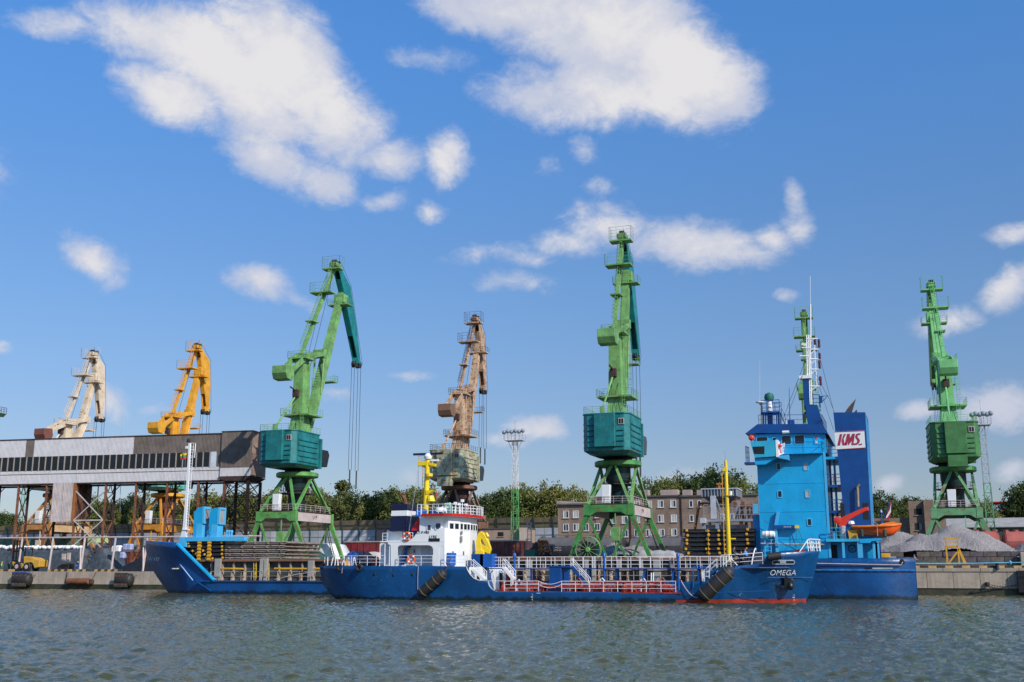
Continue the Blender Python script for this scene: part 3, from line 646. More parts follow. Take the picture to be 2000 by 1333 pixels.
# ------------------------------------------------------------------ quay fenders on the wall
def dfender(px0, px1, label, top=None):
    x0, x1 = PX(px0, 1120, QY - .8), PX(px1, 1120, QY - .8)
    r = thing('quay_fender', label, 'fender', ((x0 + x1) / 2, QY - .2, .2), group='rubber fenders on the quay wall')
    m = MB(); m.box(x0, x1, QY - 1.15, QY - .95, .3, 2.75); m.build('facing_panel', mat('worn_fender_rubber', (.055, .046, .042), .75, var=.4, scale=1.5, rust=.25, streak=.5), r, bevel=.03)
    m = MB(); m.lathe([(1.05, 0), (1.15, .1), (1.15, x1 - x0 - .1), (1.0, x1 - x0 + .1), (.3, x1 - x0 + .45)], (x0 + .15, QY - .15, 1.5), 18, 'x'); m.build('rubber_drum', BLACKR, r, smooth=True)
    for zz in (.75, 1.5, 2.2):
        for k in range(4): m = MB(); xx = x0 + (x1 - x0) * (k + .5) / 4; m.box(xx - .14, xx + .14, QY - 1.2, QY - 1.14, zz - .1, zz + .1); m.build('bolt_plate', RUST, r)
    if top: m = MB(); m.box(x0 - .03, x1 + .03, QY - 1.17, QY - .2, 2.76, 2.9); m.build('cap', top, r)
    m = MB(); m.tube([(x1 + .6, QY - .8, 1.9), (x1 + 1.3, QY - .2, 2.4)], .05, 5); m.build('chain', RUSTD, r)
    return r
dfender(26, 54, 'black drum fender with blue cap on the quay wall below the forklift', PIPEB)
dfender(226, 252, 'black drum fender on the quay wall just left of the blue bow')
def rollf(px0, px1):
    x0, x1 = PX(px0, 1136, QY - .6), PX(px1, 1136, QY - .6)
    r = thing('roller_fender', 'rusty horizontal roller fender hung low on the quay wall between the drum fenders', 'fender', ((x0 + x1) / 2, QY - .6, .8))
    m = MB(); m.lathe([(.3, 0), (.55, .1), (.55, x1 - x0 - .1), (.3, x1 - x0)], (x0, QY - .65, 1.25), 16, 'x'); m.build('roller', RUST, r, smooth=True)
    for xx in (x0 - .2, x1 + .2):
        m = MB(); m.tube([(xx, QY - .65, 1.25), (xx - .5 * (1 if xx < x0 else -1), QY - .1, QZ - .1)], .07, 5); m.box(xx - .15, xx + .15, QY - .95, QY + .05, .9, 1.6); m.build('bracket', RUSTD, r)
rollf(132, 176)
r = thing('quay_fender', 'tall black box fender at the right edge of the picture', 'fender', (PX(2000, 1135, QY - .7), QY - .3, .2))
x0 = PX(1986, 1120, QY - .7); m = MB(); m.box(x0, x0 + 4, QY - 1.0, QY - .1, .35, 3.15); m.build('facing_panel', BLACK, r, bevel=.04)
for k in range(3): m = MB(); m.box(x0 - .02, x0 + 4.02, QY - 1.04, QY - .99, .9 + k * .8, 1.0 + k * .8); m.build('rib', BLACKR, r)
r = thing('mooring_chain', 'rusty hanging chain with shackle on the right quay wall beside the black fender', 'chain', (PX(1950, 1143, QY - .3), QY - .3, 1.2))
a = P(1930, 1141, QY - .3); bq = P(1984, 1143, QY - .3)
for k in range(22):
    tt = k / 21; c = a.lerp(bq, tt); c.z -= .28 * math.sin(PI * tt); m = MB(); m.lathe([(.05, -.02), (.09, -.02), (.09, .02), (.05, .02)], c, 6, 'y' if k % 2 else 'z'); m.build('link', RUSTD, r)
m = MB(); m.lathe([(.1, 0), (.3, .1), (.3, .45), (.1, .5)], a + Vector((-.1, 0, -.25)), 8); m.build('shackle', RUSTD, r)
r = thing('bollard', 'black cast bollard on the right quay beam above the hanging chain', 'bollard', (PX(1948, 1106, QY), QY + .1, RQ))
m = MB(); c = P(1948, 1110, QY - .3); m.lathe([(.28, 0), (.22, .3), (.2, .55), (.34, .7), (.3, .85)], (c.x, c.y, c.z - .1), 12); m.build('bollard_body', BLACK, r, smooth=True)

# ------------------------------------------------------------------ cranes
mG = dict(main=GREEN, nose=mat("teal_jib_paint", (0.008, 0.20, 0.20), .42, var=.25, rust=.16, streak=.2), house=TEAL, portal=mat("mid_green_portal_paint", (0.11, 0.33, 0.08), .5, var=.32, rust=.32, streak=.5), beam=DIRTYW)
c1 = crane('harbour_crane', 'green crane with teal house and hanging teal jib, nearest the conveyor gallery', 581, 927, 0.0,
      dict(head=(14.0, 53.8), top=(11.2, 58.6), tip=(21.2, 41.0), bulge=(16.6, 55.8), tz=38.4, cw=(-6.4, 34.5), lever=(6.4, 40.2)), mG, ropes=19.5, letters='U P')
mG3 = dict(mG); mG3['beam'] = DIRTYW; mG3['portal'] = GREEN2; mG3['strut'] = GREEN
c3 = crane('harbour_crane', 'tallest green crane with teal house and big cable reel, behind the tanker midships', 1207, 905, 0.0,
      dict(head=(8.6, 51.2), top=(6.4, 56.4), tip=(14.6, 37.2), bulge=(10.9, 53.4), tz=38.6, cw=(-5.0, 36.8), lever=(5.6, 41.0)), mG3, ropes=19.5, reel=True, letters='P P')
mP = dict(main=mat("mint_green_crane_paint", (0.17, 0.47, 0.17), .5, var=.2, rust=.1, streak=.3), nose=GREEN, house=HOUSEG, portal=PALEGREEN, beam=PALEGREEN, ring=GREEN2, lowpanel=True, bogie=RUSTD)
c4 = crane('harbour_crane', 'mint green crane with bottle green house standing behind the gravel heap', 1861, 916, R(-3.5),
      dict(head=(12.5, 47.2), top=(11.4, 51.6), tip=(19.5, 34.5), bulge=(15, 49), tz=35.6, cw=(-5.2, 33.6), lever=(6.0, 37.4)), mP, ropes=20.0, portal_rot=R(-2))
mB = dict(main=BROWNC, nose=BROWNC, house=SAGE, portal=BROWND, beam=BROWND, ring=BROWND, column=RUSTD, louvre=SAGE, panel=SAGE, lowpanel=True, railc=RUSTD, strut=mat("beige_brown_strut", (0.26, 0.17, 0.13), .7, var=.3, rust=.35), cw=mat("brown_counterweight", (0.20, 0.12, 0.08), .7, rust=.4))
c2 = crane('harbour_crane', 'rusty beige crane with faded sage house behind the white bridge', 897, 952, 0.0,
      dict(head=(10.3, 49.6), top=(8.4, 54.2), tip=(13.4, 39.4), bulge=(12.6, 52.0), tz=36.8, cw=(-7.2, 32.2), lever=(5.4, 38.6)), mB, ropes=26.5)
mY = dict(main=YELC, nose=YELC, house=PALETEAL, portal=mat("orange_portal_paint", (0.62, 0.26, 0.03), .55, var=.2, rust=.15, streak=.3), ring=YELC, column=RUST)
c5 = crane('harbour_crane', 'yellow crane rising behind the brown part of the gallery', 328, 967, 0.0,
      dict(head=(9.2, 48.2), top=(7.6, 52.6), tip=(12.4, 38.0), bulge=(12.2, 50.4), tz=35.2, cw=(-5.8, 31.8), lever=(6.2, 36.6)), mY, ropes=20)
mW = dict(main=CREAMC, nose=CREAMC, house=mat("pale_mint_house_paint", (0.42, 0.55, 0.46), .5, var=.2, rust=.1), portal=OCHRE, ring=BROWND, cw=mat("rust_red_counterweight", (0.20, 0.07, 0.05), .7), column=BROWND, beam=mat("peach_beam_paint", (0.62, 0.40, 0.20), .6, rust=.1))
c6 = crane('harbour_crane', 'cream white crane behind the left end of the gallery', 118, 967, 0.0,
      dict(head=(8.0, 46.6), top=(7.0, 50.8), tip=(11.0, 36.0), bulge=(10.6, 48.8), tz=33.6, cw=(-7.0, 30.2), lever=(6.0, 35.0)), mW, ropes=20)
mF = dict(main=GREEN, nose=GREEN2, house=TEAL, portal=GREEN2)
c7 = crane('harbour_crane', 'distant green crane rising behind the cyan bridge of the cargo ship', 1586, 950, R(-2.0),
      dict(head=(9.5, 49.5), top=(8.0, 54.6), tip=(16.0, 36.0), bulge=(12.0, 51.6), tz=37.5, cw=(-5.0, 35.6), lever=(6.0, 39.5)), mF, full=False)
# the tip of one more crane reaches into the picture at the far left
r = thing('harbour_crane_jib', 'jib end of a crane cut by the left edge, with a green platform and rails', 'crane jib', tuple(P(-60, 800, 190)))
a = P(-90, 840, 190); bq = P(-2, 799, 190)
m = MB(); m.beam([a, bq], [(1.2, 1.6), (.8, .9)], (0, 1, 0)); m.build('jib', OCHRE, r)
m = MB(); q = P(-12, 808, 190); m.prism([(q.x - 2, q.z), (q.x + 2.2, q.z), (q.x + 1.4, q.z - .7), (q.x - 2, q.z - .5)], 189, 191.5); m.build('platform', GREEN, r)
m = MB(); m.rail([(q.x - 2, 189.1, q.z), (q.x + 2.2, 189.1, q.z), (q.x + 2.2, 191.4, q.z)], 1.3, .9, .05); m.build('railing', RUSTD, r)

# ------------------------------------------------------------------ conveyor gallery on trestles
GP = R(6.0); g0 = P(491, 935, 176.0)
gal = thing('conveyor_gallery', 'long elevated conveyor gallery clad in grey and brown corrugated sheet on rusty trestles', 'conveyor gallery', (g0.x, g0.y, QZ), GP)
gz = lambda z: z - QZ
zB, zS, zW0, zW1, zT = gz(19.75), gz(21.6), gz(22.2), gz(25.0), gz(28.45)
GD = 5.5; SL = -74.0; SE = -6.35
def gb(mb, n, m, par=gal, **k): return mb.build(n, m, par, local=True, **k)
def s_of(px, py, w=0.0):
    a = Vector((math.cos(GP), math.sin(GP), 0)); n = Vector((-a.y, a.x, 0)); p0 = Vector((g0.x, g0.y, 0)) + n * w
    d = ray(px, py); C = Vector((0, 0, CAM_H)); tt = (p0 - C).dot(n) / d.dot(n); p = C + d * tt; return (p - p0).dot(a)
m = MB(); m.box(SL, SE, .12, GD, zB + .06, zT - .1); gb(m, 'inner_wall', DARK)
m = MB(); m.box(SL, 0.05, -.15, GD + .15, zT - .06, zT + .12); gb(m, 'roof', RUSTD)
m = MB(); m.box(SL, SE, .02, .3, zB - .25, zB); m.box(SL, SE, GD - .3, GD, zB - .35, zB); gb(m, 'bottom_beam', RUSTD)
# upper band panels: pale, brown, pale, brown
brk = [SL, s_of(51, 870), s_of(67, 870), s_of(262, 860), SE]
for i in range(4):
    m_ = (GALVL, GALVB, GALVL, GALVB)[i]; x0, x1 = brk[i], brk[i + 1]; n = max(1, round((x1 - x0) / 6.0))
    for k in range(n): m = MB(); corr(m, x0 + (x1 - x0) * k / n, x0 + (x1 - x0) * (k + 1) / n - .02, zW1, zT - .06, 0.0); gb(m, 'upper_sheet', m_)
n = 11
for k in range(n):
    x0 = SL + (SE - SL) * k / n; x1 = SL + (SE - SL) * (k + 1) / n - .02
    m = MB(); corr(m, x0, x1, zS, zW0, .0); gb(m, 'sill_sheet', GALVL)
    m = MB(); corr(m, x0, x1, zB, zS - .06, .0); gb(m, 'lower_sheet', GALVL)
m = MB(); m.box(SL, SE, -.1, -.02, zS - .06, zS); gb(m, 'drip_rail', RUST)
# window band
wl, wr = SL, s_of(410, 900); npn = round((wr - wl) / 1.42); pw = (wr - wl) / npn
mm = MB(); mm.box(.09, pw - .09, .0, .05, 0, zW1 - zW0); pane = mm.mesh('window_pane', GLASS)
mm = MB(); mm.box(-.09, .09, -.12, .1, 0, zW1 - zW0); mull = mm.mesh('mullion', mat("stained_mullion", (.36, .31, .27), .7, streak=.4))
for k in range(npn):
    piece('window_pane', pane, gal, (wl + k * pw, 0.02, zW0), (R(random.uniform(-1.2, 1.2)), 0, 0)); piece('mullion', mull, gal, (wl + k * pw, 0, zW0))
piece('mullion', mull, gal, (wr, 0, zW0))
m = MB(); m.box(wr + .15, wr + 1.3, -.05, .05, zW0 - .05, zW1 + .05); gb(m, 'blank_panel', mat("bluish_white_sheet", (.55, .60, .66), .5))
m = MB(); corr(m, wr + 1.3, SE, zW0, zW1, .02); gb(m, 'blank_sheet', GALVB)
# end block
eb0, eb1 = gz(20.35), gz(28.75)
m = MB(); m.box(SE + .05, -.05, -.25, GD + .1, eb0 + .05, eb1 - .05); gb(m, 'end_block_core', RUSTD)
m = MB(); m.box(SE - .05, .1, -.45, GD + .3, eb1 - .05, eb1 + .1); gb(m, 'end_block_roof', RUSTD)
for k in range(4):
    x0 = SE + (0 - SE) * k / 4; x1 = SE + (0 - SE) * (k + 1) / 4 - .01
    m = MB(); corr(m, x0, x1, gz(21.9), eb1 - .05, -.32); gb(m, 'end_sheet', GALVB)
    m = MB(); corr(m, x0, x1, eb0, gz(21.9), -.32); gb(m, 'end_sheet', GALVL)
for k in range(3):
    y0 = -.3 + (GD + .4) * k / 3; y1 = -.3 + (GD + .4) * (k + 1) / 3
    m = MB(); corr(m, y0, y1, eb0, eb1 - .05, 0.02, axis='y'); m.v = [(-v[0] + .0 if False else v[0], v[1], v[2]) for v in m.v]
    gb(m, 'side_sheet', mat("pinkish_brown_sheet", (0.26, 0.17, 0.13), .6, var=.25, streak=.5, rust=.15, dirtcol=(.30, .13, .06)))
m = MB(); m.prism([(SE - .4, eb0 - .1), (.2, eb0 - .1), (-1.2, eb0 - .9), (SE + .8, eb0 - .8)], -.3, GD + .2); gb(m, 'hopper_floor', RUSTD)
# trestles
S_ = [s_of(20 + 0, 1110) + .0 - 6.6 * 2, s_of(20, 1110) - 6.6, s_of(20, 1110), s_of(76, 1110), s_of(135, 1110), s_of(193, 1110), s_of(253, 1110), s_of(253, 1110) + 6.6, s_of(253, 1110) + 13.2]
WR = 3.3; LEGR = RUST
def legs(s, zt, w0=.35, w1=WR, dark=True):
    for wv, mm_ in ((w0, RUST), (w1, RUSTD if dark else RUST)):  # front legs sunlit rust, rear legs darker: shade put into the colour
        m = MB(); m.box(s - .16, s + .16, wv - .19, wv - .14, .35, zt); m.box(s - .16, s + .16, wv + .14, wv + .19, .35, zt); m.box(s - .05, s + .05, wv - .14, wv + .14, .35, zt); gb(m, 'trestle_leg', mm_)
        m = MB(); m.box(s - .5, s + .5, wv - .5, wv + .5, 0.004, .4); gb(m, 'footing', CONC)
def xb(p, q, r=.1, m_=RUSTD, n='cross_brace'): m = MB(); m.bar(p, q, r * 2, r * 1.6); gb(m, n, m_)
lev = [zB - .3, zB - 1.9, zB - 7.2, zB - 12.0, .9]
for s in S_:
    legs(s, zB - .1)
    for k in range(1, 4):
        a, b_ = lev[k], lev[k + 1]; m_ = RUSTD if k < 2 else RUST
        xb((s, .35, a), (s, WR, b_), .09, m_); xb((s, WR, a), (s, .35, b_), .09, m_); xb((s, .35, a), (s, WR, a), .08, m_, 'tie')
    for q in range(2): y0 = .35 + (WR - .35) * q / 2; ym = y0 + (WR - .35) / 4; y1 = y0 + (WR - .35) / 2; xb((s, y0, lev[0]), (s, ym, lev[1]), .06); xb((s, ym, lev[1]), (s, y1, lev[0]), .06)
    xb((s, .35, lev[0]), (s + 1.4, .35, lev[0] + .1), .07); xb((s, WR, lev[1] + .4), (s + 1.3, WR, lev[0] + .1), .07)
sa, sb = S_[4], S_[5]
PALE = mat("pale_brace_paint", (.52, .46, .42), .6, rust=.15)
for (z1_, z2_) in ((lev[1] + .3, lev[2]), (lev[2], lev[3] - .3), (lev[3] - .3, .8)):
    c_ = PALE if z2_ > 2 else RUST
    xb((sa, .2, z1_), (sb, .2, z2_), .09, c_); xb((sb, .2, z1_), (sa, .2, z2_), .09, c_)
    xb((sa, WR + .1, z1_), (sb, WR + .1, z2_), .07); xb((sb, WR + .1, z1_), (sa, WR + .1, z2_), .07)
xb((sa, .2, lev[2]), (sb, .2, lev[2]), .11, PALE, 'tie'); xb((sa, WR, lev[2]), (sb, WR, lev[2]), .1, RUSTD, 'tie')
# end tower of four legs
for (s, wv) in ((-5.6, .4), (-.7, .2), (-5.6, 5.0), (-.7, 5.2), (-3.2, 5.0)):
    m = MB(); m.box(s - .22, s + .22, wv - .22, wv + .22, .35, eb0 - .8); gb(m, 'tower_leg', RUST if wv < 1 else RUSTD)  # rear tower legs in darker rust as painted shade
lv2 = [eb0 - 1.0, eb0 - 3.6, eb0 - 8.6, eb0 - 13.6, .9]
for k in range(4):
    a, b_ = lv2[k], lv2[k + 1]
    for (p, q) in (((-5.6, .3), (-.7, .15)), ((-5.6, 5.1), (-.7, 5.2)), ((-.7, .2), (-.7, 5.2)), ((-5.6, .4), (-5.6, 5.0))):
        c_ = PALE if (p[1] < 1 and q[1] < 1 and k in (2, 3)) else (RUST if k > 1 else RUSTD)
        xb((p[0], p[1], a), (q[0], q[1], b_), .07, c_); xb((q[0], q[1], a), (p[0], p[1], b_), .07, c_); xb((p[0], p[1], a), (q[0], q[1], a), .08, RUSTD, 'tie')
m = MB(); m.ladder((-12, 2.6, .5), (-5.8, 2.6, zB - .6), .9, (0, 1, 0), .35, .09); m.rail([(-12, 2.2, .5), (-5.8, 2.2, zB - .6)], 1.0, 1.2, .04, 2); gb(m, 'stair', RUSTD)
# hanging transfer chute
x0, x1 = s_of(104, 948), s_of(144, 948)
for k in range(2): m = MB(); corr(m, x0 + (x1 - x0) * k / 2, x0 + (x1 - x0) * (k + 1) / 2 - .04, gz(12.3), zB - .02, -.05, pitch=.3); gb(m, 'chute_sheet', mat("pinkish_pale_sheet", (.50, .43, .41), .6, streak=.5, dirtcol=(.33, .17, .1)))
m = MB(); m.box(x0 + .02, x1, .05, .2, gz(12.3), zB - .02); m.box(x1 - .1, x1 + .5, .0, .45, gz(12.3), zB); gb(m, 'chute_frame', mat("orange_rust_steel", (.32, .12, .035), .75, rust=.3))
m = MB(); m.prism([(.4, gz(12.3)), (GD, gz(13.5)), (GD, zB), (.4, zB)], x1 + .2, x1 + .35, 'x'); gb(m, 'chute_side', mat("dark_rust_sheet", (.12, .05, .025), .8, rust=.2))

# white pipe rail on slanted posts in front of the trestles
r = thing('pipe_rail', 'long pale pipe rail carried on slanted posts along the left quay edge', 'pipe', (PX(150, 1050, 162.5), 162.5, QZ))
pts = [P(px, 1051.3 - px * .0075, 162.5) for px in range(-90, 520, 60)]
m = MB(); m.tube(pts, .14, 6); m.build('pipe', DIRTYW, r)
for px, topd in ((36, 8), (96, 8), (158, 8), (218, 8), (280, 8), (-24, 8), (345, 6), (405, 6)):
    a = P(px + 8, 1051, 162.5); b_ = P(px - 1, 1113, 162.4); m = MB(); m.tube([a, (b_.x, 162.4, QZ + .02)], .19, 8); m.build('post', DIRTYW, r)
for px in (158, 280): a = P(px, 1070, 162.5); m = MB(); m.tube([a, (a.x + 1.3, 161.2, QZ + .02)], .13, 6); m.build('prop', DIRTYW, r)
# ------------------------------------------------------------------ ships
def hull_mesh(st, yc, zref, nz=9):
    "st = [(x, ztop, zbot, half beam at reference height, fullness at the bottom, flare power)]"
    mb = MB(); rows = []
    for (x, zt, zb, hb, fu, pw) in st:
        col = []
        for k in range(nz):
            z = zb + (zt - zb) * k / (nz - 1)
            q = max(0.0, min(1.25, (z - zb) / max(.01, zref - zb)))
            col.append((x, hb * (fu + (1 - fu) * q ** pw), z))
        rows.append(col)
    vs = []; fs = []
    for sgn in (-1, 1):
        base = len(vs)
        for col in rows: vs += [(c[0], yc + sgn * c[1], c[2]) for c in col]
        for i in range(len(rows) - 1):
            for k in range(nz - 1):
                a = base + i * nz + k; q = (a, a + nz, a + nz + 1, a + 1); fs.append(q if sgn < 0 else q[::-1])
    n = len(rows) * nz
    for e in (0, len(rows) - 1):          # close the ends
        for k in range(nz - 1): a = e * nz + k; fs.append((a, a + 1, a + n + 1, a + n))
    mb.add(vs, fs); return mb
def lifebuoy(parent_label, loc, rx=(PI / 2, 0, 0)):
    r = thing('lifebuoy', parent_label, 'lifebuoy', loc, group='orange and white lifebuoys on the tanker')
    m = MB(); pts = [(.42 * math.cos(2 * PI * k / 20), 0, .42 * math.sin(2 * PI * k / 20)) for k in range(21)]; m.tube(pts, .11, 8); m.build('ring', ORANGE, r, local=True)
    for k in range(4):
        t_ = PI / 4 + k * PI / 2; m = MB(); pp = [(.42 * math.cos(t_ + d), 0, .42 * math.sin(t_ + d)) for d in (-.16, 0, .16)]; m.tube(pp, .122, 8); m.build('band', WHITE, r, local=True)
    for t_ in (PI / 2, PI * 7 / 6, PI * 11 / 6): m = MB(); m.tube([(0, .06, 0), (.5 * math.cos(t_), .06, .5 * math.sin(t_))], .035, 5); m.build('bracket', WHITE, r, local=True)
    return r
def box_px(mb, px0, py0, px1, py1, Y, dep):
    a = P(px0, py0, Y); b_ = P(px1, py1, Y); mb.box(a.x, b_.x, Y, Y + dep, b_.z, a.z); return mb
def window_on(parent, px0, py0, px1, py1, Y, frame, pane=GLASS, t=.09, name='window', proud=.06):
    a = P(px0, py0, Y); b_ = P(px1, py1, Y); x0, x1, z0, z1 = a.x, b_.x, b_.z, a.z
    c = min(.10, (x1 - x0) * .12)
    def rr(x0, x1, z0, z1, c): return [(x0 + c, z0), (x1 - c, z0), (x1, z0 + c), (x1, z1 - c), (x1 - c, z1), (x0 + c, z1), (x0, z1 - c), (x0, z0 + c)]
    m = MB(); m.plate(rr(x0 - t, x1 + t, z0 - t, z1 + t, c + t * .5), [rr(x0, x1, z0, z1, c)], Y - proud, Y + .02); f = m.build(name, frame, parent)
    m = MB(); m.prism(rr(x0 - .01, x1 + .01, z0 - .01, z1 + .01, c), Y - .02, Y + .0); m.build('pane', pane, f)
    return f

# ================================================================== tanker OMEGA
YN, YC = 114.0, 119.5
om = thing('tanker_ship', 'small blue tanker lettered OMEGA with a white bridge aft, moored alongside in front', 'ship', (-35, YC, 0))
def ox(px, py, Y=YN): return PX(px, py, Y)
def oz(px, py, Y=YN): return PZ(px, py, Y)
ZD = oz(1100, 1156)                       # main deck edge
zq = oz(780, 1106)                        # quarter deck bulwark top
ZR = 4.6
S = []
xs0 = ox(632, 1106, 118)
S += [(xs0 - .1, zq + .02, 1.6, 2.6, .55, .8), (ox(640, 1106, 116.5), zq, .4, 3.9, .5, .7), (ox(655, 1106, 115.4), zq, -.6, 4.6, .55, .6), (ox(680, 1106, 114.6), zq, -1, 5.1, .7, .6), (ox(715, 1106), zq, -1, 5.45, .86, .6), (ox(760, 1106), zq, -1, 5.5, .97, 1), (ox(850, 1106), zq, -1, 5.5, 1, 1)]
for px, py in ((911, 1107), (913, 1111), (916, 1118), (921, 1125), (928, 1131), (936, 1134), (952, 1135), (953, 1138), (955, 1144), (959, 1150), (965, 1154), (972, 1156), (1100, 1156.4), (1319, 1157.4), (1325, 1155), (1329, 1150), (1333, 1143), (1338, 1138), (1345, 1136), (1368, 1136), (1380, 1133), (1390, 1127), (1398, 1119), (1405, 1112), (1412, 1109)):
    hb = 5.5 if px < 1340 else 5.5 - ((px - 1340) / 260) ** 2 * 1.2
    Yl = YC - hb; S.append((ox(px, py, Yl), oz(px, py, Yl), -1, hb, 1 if px < 1300 else 1 - .22 * (px - 1300) / 112, .8))
bow = [(1440, 1106, 4.9, .70, -1), (1465, 1103.5, 4.65, .62, -1), (1488, 1101, 4.35, .55, -1), (1492, 1098, 4.3, .54, -1), (1496, 1090, 4.22, .53, -1), (1501, 1083, 4.15, .5, -1), (1520, 1081.5, 3.75, .42, -1), (1540, 1080, 3.2, .33, -1), (1560, 1078.5, 2.5, .20, -.9),
       (1566, 1078.2, 2.25, .06, -.2), (1573, 1078, 1.95, .03, .9), (1583, 1077.5, 1.4, .03, 2.3), (1593, 1077, .8, .03, 3.9), (1601, 1077, .25, .1, 5.2)]
for px, py, hb, fu, zb in bow:
    Yl = YC - hb; S.append((ox(px, py, Yl), oz(px, py, Yl), zb, hb, fu, 1.25))
h = hull_mesh(S, YC, 4.6, 12).build('hull', HULLB, om, smooth=True); sm_ = h.modifiers.new('thick', 'SOLIDIFY'); sm_.thickness = .07; sm_.offset = -1
# red boot top, just proud of the plating
SB = [(x, .07 if x < ox(1200, 1170) else .07 + .27 * min(1, (x - ox(1200, 1170)) / 12), zb if zb > -.9 else -.5, hb * 1.004 + .012, fu, pw) for (x, zt, zb, hb, fu, pw) in S if zb < .3 and x > ox(1180, 1170)]
def boot():
    mb = MB(); rows = []
    for (x, zt, zb, hb, fu, pw) in SB:
        src = [s for s in S if abs(s[0] - x) < 1e-6][0]; col = []
        for k in range(4):
            z = max(-.5, src[2]) + (zt - max(-.5, src[2])) * k / 3; q = max(0, min(1.25, (z - src[2]) / (4.6 - src[2]))); col.append((x, src[3] * (fu + (1 - fu) * q ** pw) + .03, z))
        rows.append(col)
    vs = []; fs = []
    for c in rows: vs += [(p[0], YC - p[1], p[2]) for p in c]
    for i in range(len(rows) - 1):
        for k in range(3): a = i * 4 + k; fs.append((a, a + 4, a + 5, a + 1))
    return mb.add(vs, fs)
boot().build('boot_top', BOOT, om, smooth=True)
x_aft, x_fwd = ox(632, 1106) + 1.0, ox(1412, 1109)
m = MB(); m.box(ox(955, 1156), ox(1330, 1156), YN + .06, YC + 5.4, ZD - .15, ZD); m.build('main_deck', RED, om)
zqd = oz(780, 1106) - .12
m = MB(); m.prism([(ox(640, 1106), YC - 3.2), (ox(700, 1106), YN + .35), (ox(915, 1106), YN + .1), (ox(915, 1106), YC + 5.4), (ox(700, 1106), YC + 5), (ox(640, 1106), YC + 3)], zqd - .1, zqd, 'z'); m.build('quarter_deck', mat("blue_deck_paint", (.02, .07, .2), .6, rust=.1), om)
zfd = oz(1450, 1107) - .05
m = MB(); m.prism([(ox(1405, 1108), YN + .9), (ox(1480, 1104), YC - 4.4), (ox(1540, 1100, 117), YC - 2.9), (ox(1580, 1100, 119), YC), (ox(1540, 1100, 117), YC + 2.9), (ox(1405, 1108), YC + 4.6)], zfd - .1, zfd, 'z'); m.build('foredeck', mat("blue_deck_paint", (.02, .07, .2)), om)
m = MB(); m.box(ox(1400, 1120), ox(1402, 1120), YC - 4.7, YC + 4.9, ZD, zfd); m.build('forecastle_bulkhead', HULLB, om)
m = MB(); m.box(ox(914, 1120), ox(916, 1120), YN + .2, YC + 5.2, ZD, zqd); m.build('poop_bulkhead', WHITE, om)
for (x0, x1, y0, y1) in ((983, 992, 1112, 1133), (942, 957, 1112, 1130)):
    pass
m = MB(); xb_ = ox(916, 1120) + .02; m.box(xb_, xb_ + .05, YN + 2.3, YN + 3.1, ZD + .1, ZD + 2.0); m.build('door', BLACK, om)
m = MB(); m.box(ox(942, 1120), ox(972, 1120), YN + 4.2, YN + 6.2, ZD, ZD + 2.2); m.build('pump_house', WHITE, om, bevel=.05)
m = MB(); m.box(ox(950, 1120), ox(956, 1120), YN + 4.14, YN + 4.22, ZD + .15, ZD + 1.9); m.build('door', BLACK, om)
m = MB(); m.box(ox(963, 1120), ox(972, 1120), YN + 4.14, YN + 4.22, ZD + .15, ZD + 1.9); m.build('door', mat("maroon_door", (.10, .012, .012), .5), om)
# half round rubbing strakes and plate seams on the side
m = MB()
for py in (1128,): m.tube([P(1590 - 2, py, YC - .9), P(1500, py, YC - 3.9)], .03, 4)
m.build('seam', PIPEB, om)
m = MB(); m.tube([(ox(1340, 1160), YN - .0, oz(1340, 1160)), (ox(1500, 1154), YN + 1.7, oz(1500, 1154, YN + 1.7))], .03, 4); m.build('seam', PIPEB, om)
# ---- main deck railing in lengths
def railobj(name, pts, par, m_, h=1.05, step=1.6, r=.035, bars=3, label=None): mb = MB(); mb.rail(pts, h, step, r, bars); return mb.build(name, m_, par, label=label)
yr = YN + .12
def dl(px0, px1, py0=1156, py1=None, Y=yr): return [(ox(px0, py0, Y), Y, oz(px0, py0, Y)), (ox(px1, py1 or py0, Y), Y, oz(px1, py1 or py0, Y))]
railobj('railing', dl(985, 1052), om, WHITEP, 1.12, 1.15); railobj('railing', dl(1097, 1320, 1156.5, 1157.3), om, WHITEP, 1.12, 1.5)
m = MB(); a = Vector(dl(1052, 1097)[0]); b_ = Vector(dl(1052, 1097)[1])
for hh, sg in ((1.1, .32), (.75, .35)): m.tube([a.lerp(b_, q / 10) + Vector((0, 0, hh - sg * math.sin(PI * q / 10))) for q in range(11)], .035, 4)
m.build('gangway_rope', WHITEP, om)
m = MB(); a = P(957, 1135, YN + .1); b_ = P(1320, 1136, YN + .1); m.tube([P(953, 1135, yr), P(985, 1135, yr)], .04, 4)
pts = [P(953, 1135, yr), P(956, 1144, yr), P(960, 1150, yr), P(966, 1154.5, yr), P(972, 1156, yr)]; m.tube(pts, .05, 4); m.build('bulwark_edge', WHITEP, om)
m = MB(); m.tube([P(911, 1107, YN - .03), P(913, 1113, YN - .03), P(918, 1122, YN - .03), P(926, 1130, YN - .03), P(936, 1134, YN - .03)], .05, 4); m.build('bulwark_edge', WHITEP, om)
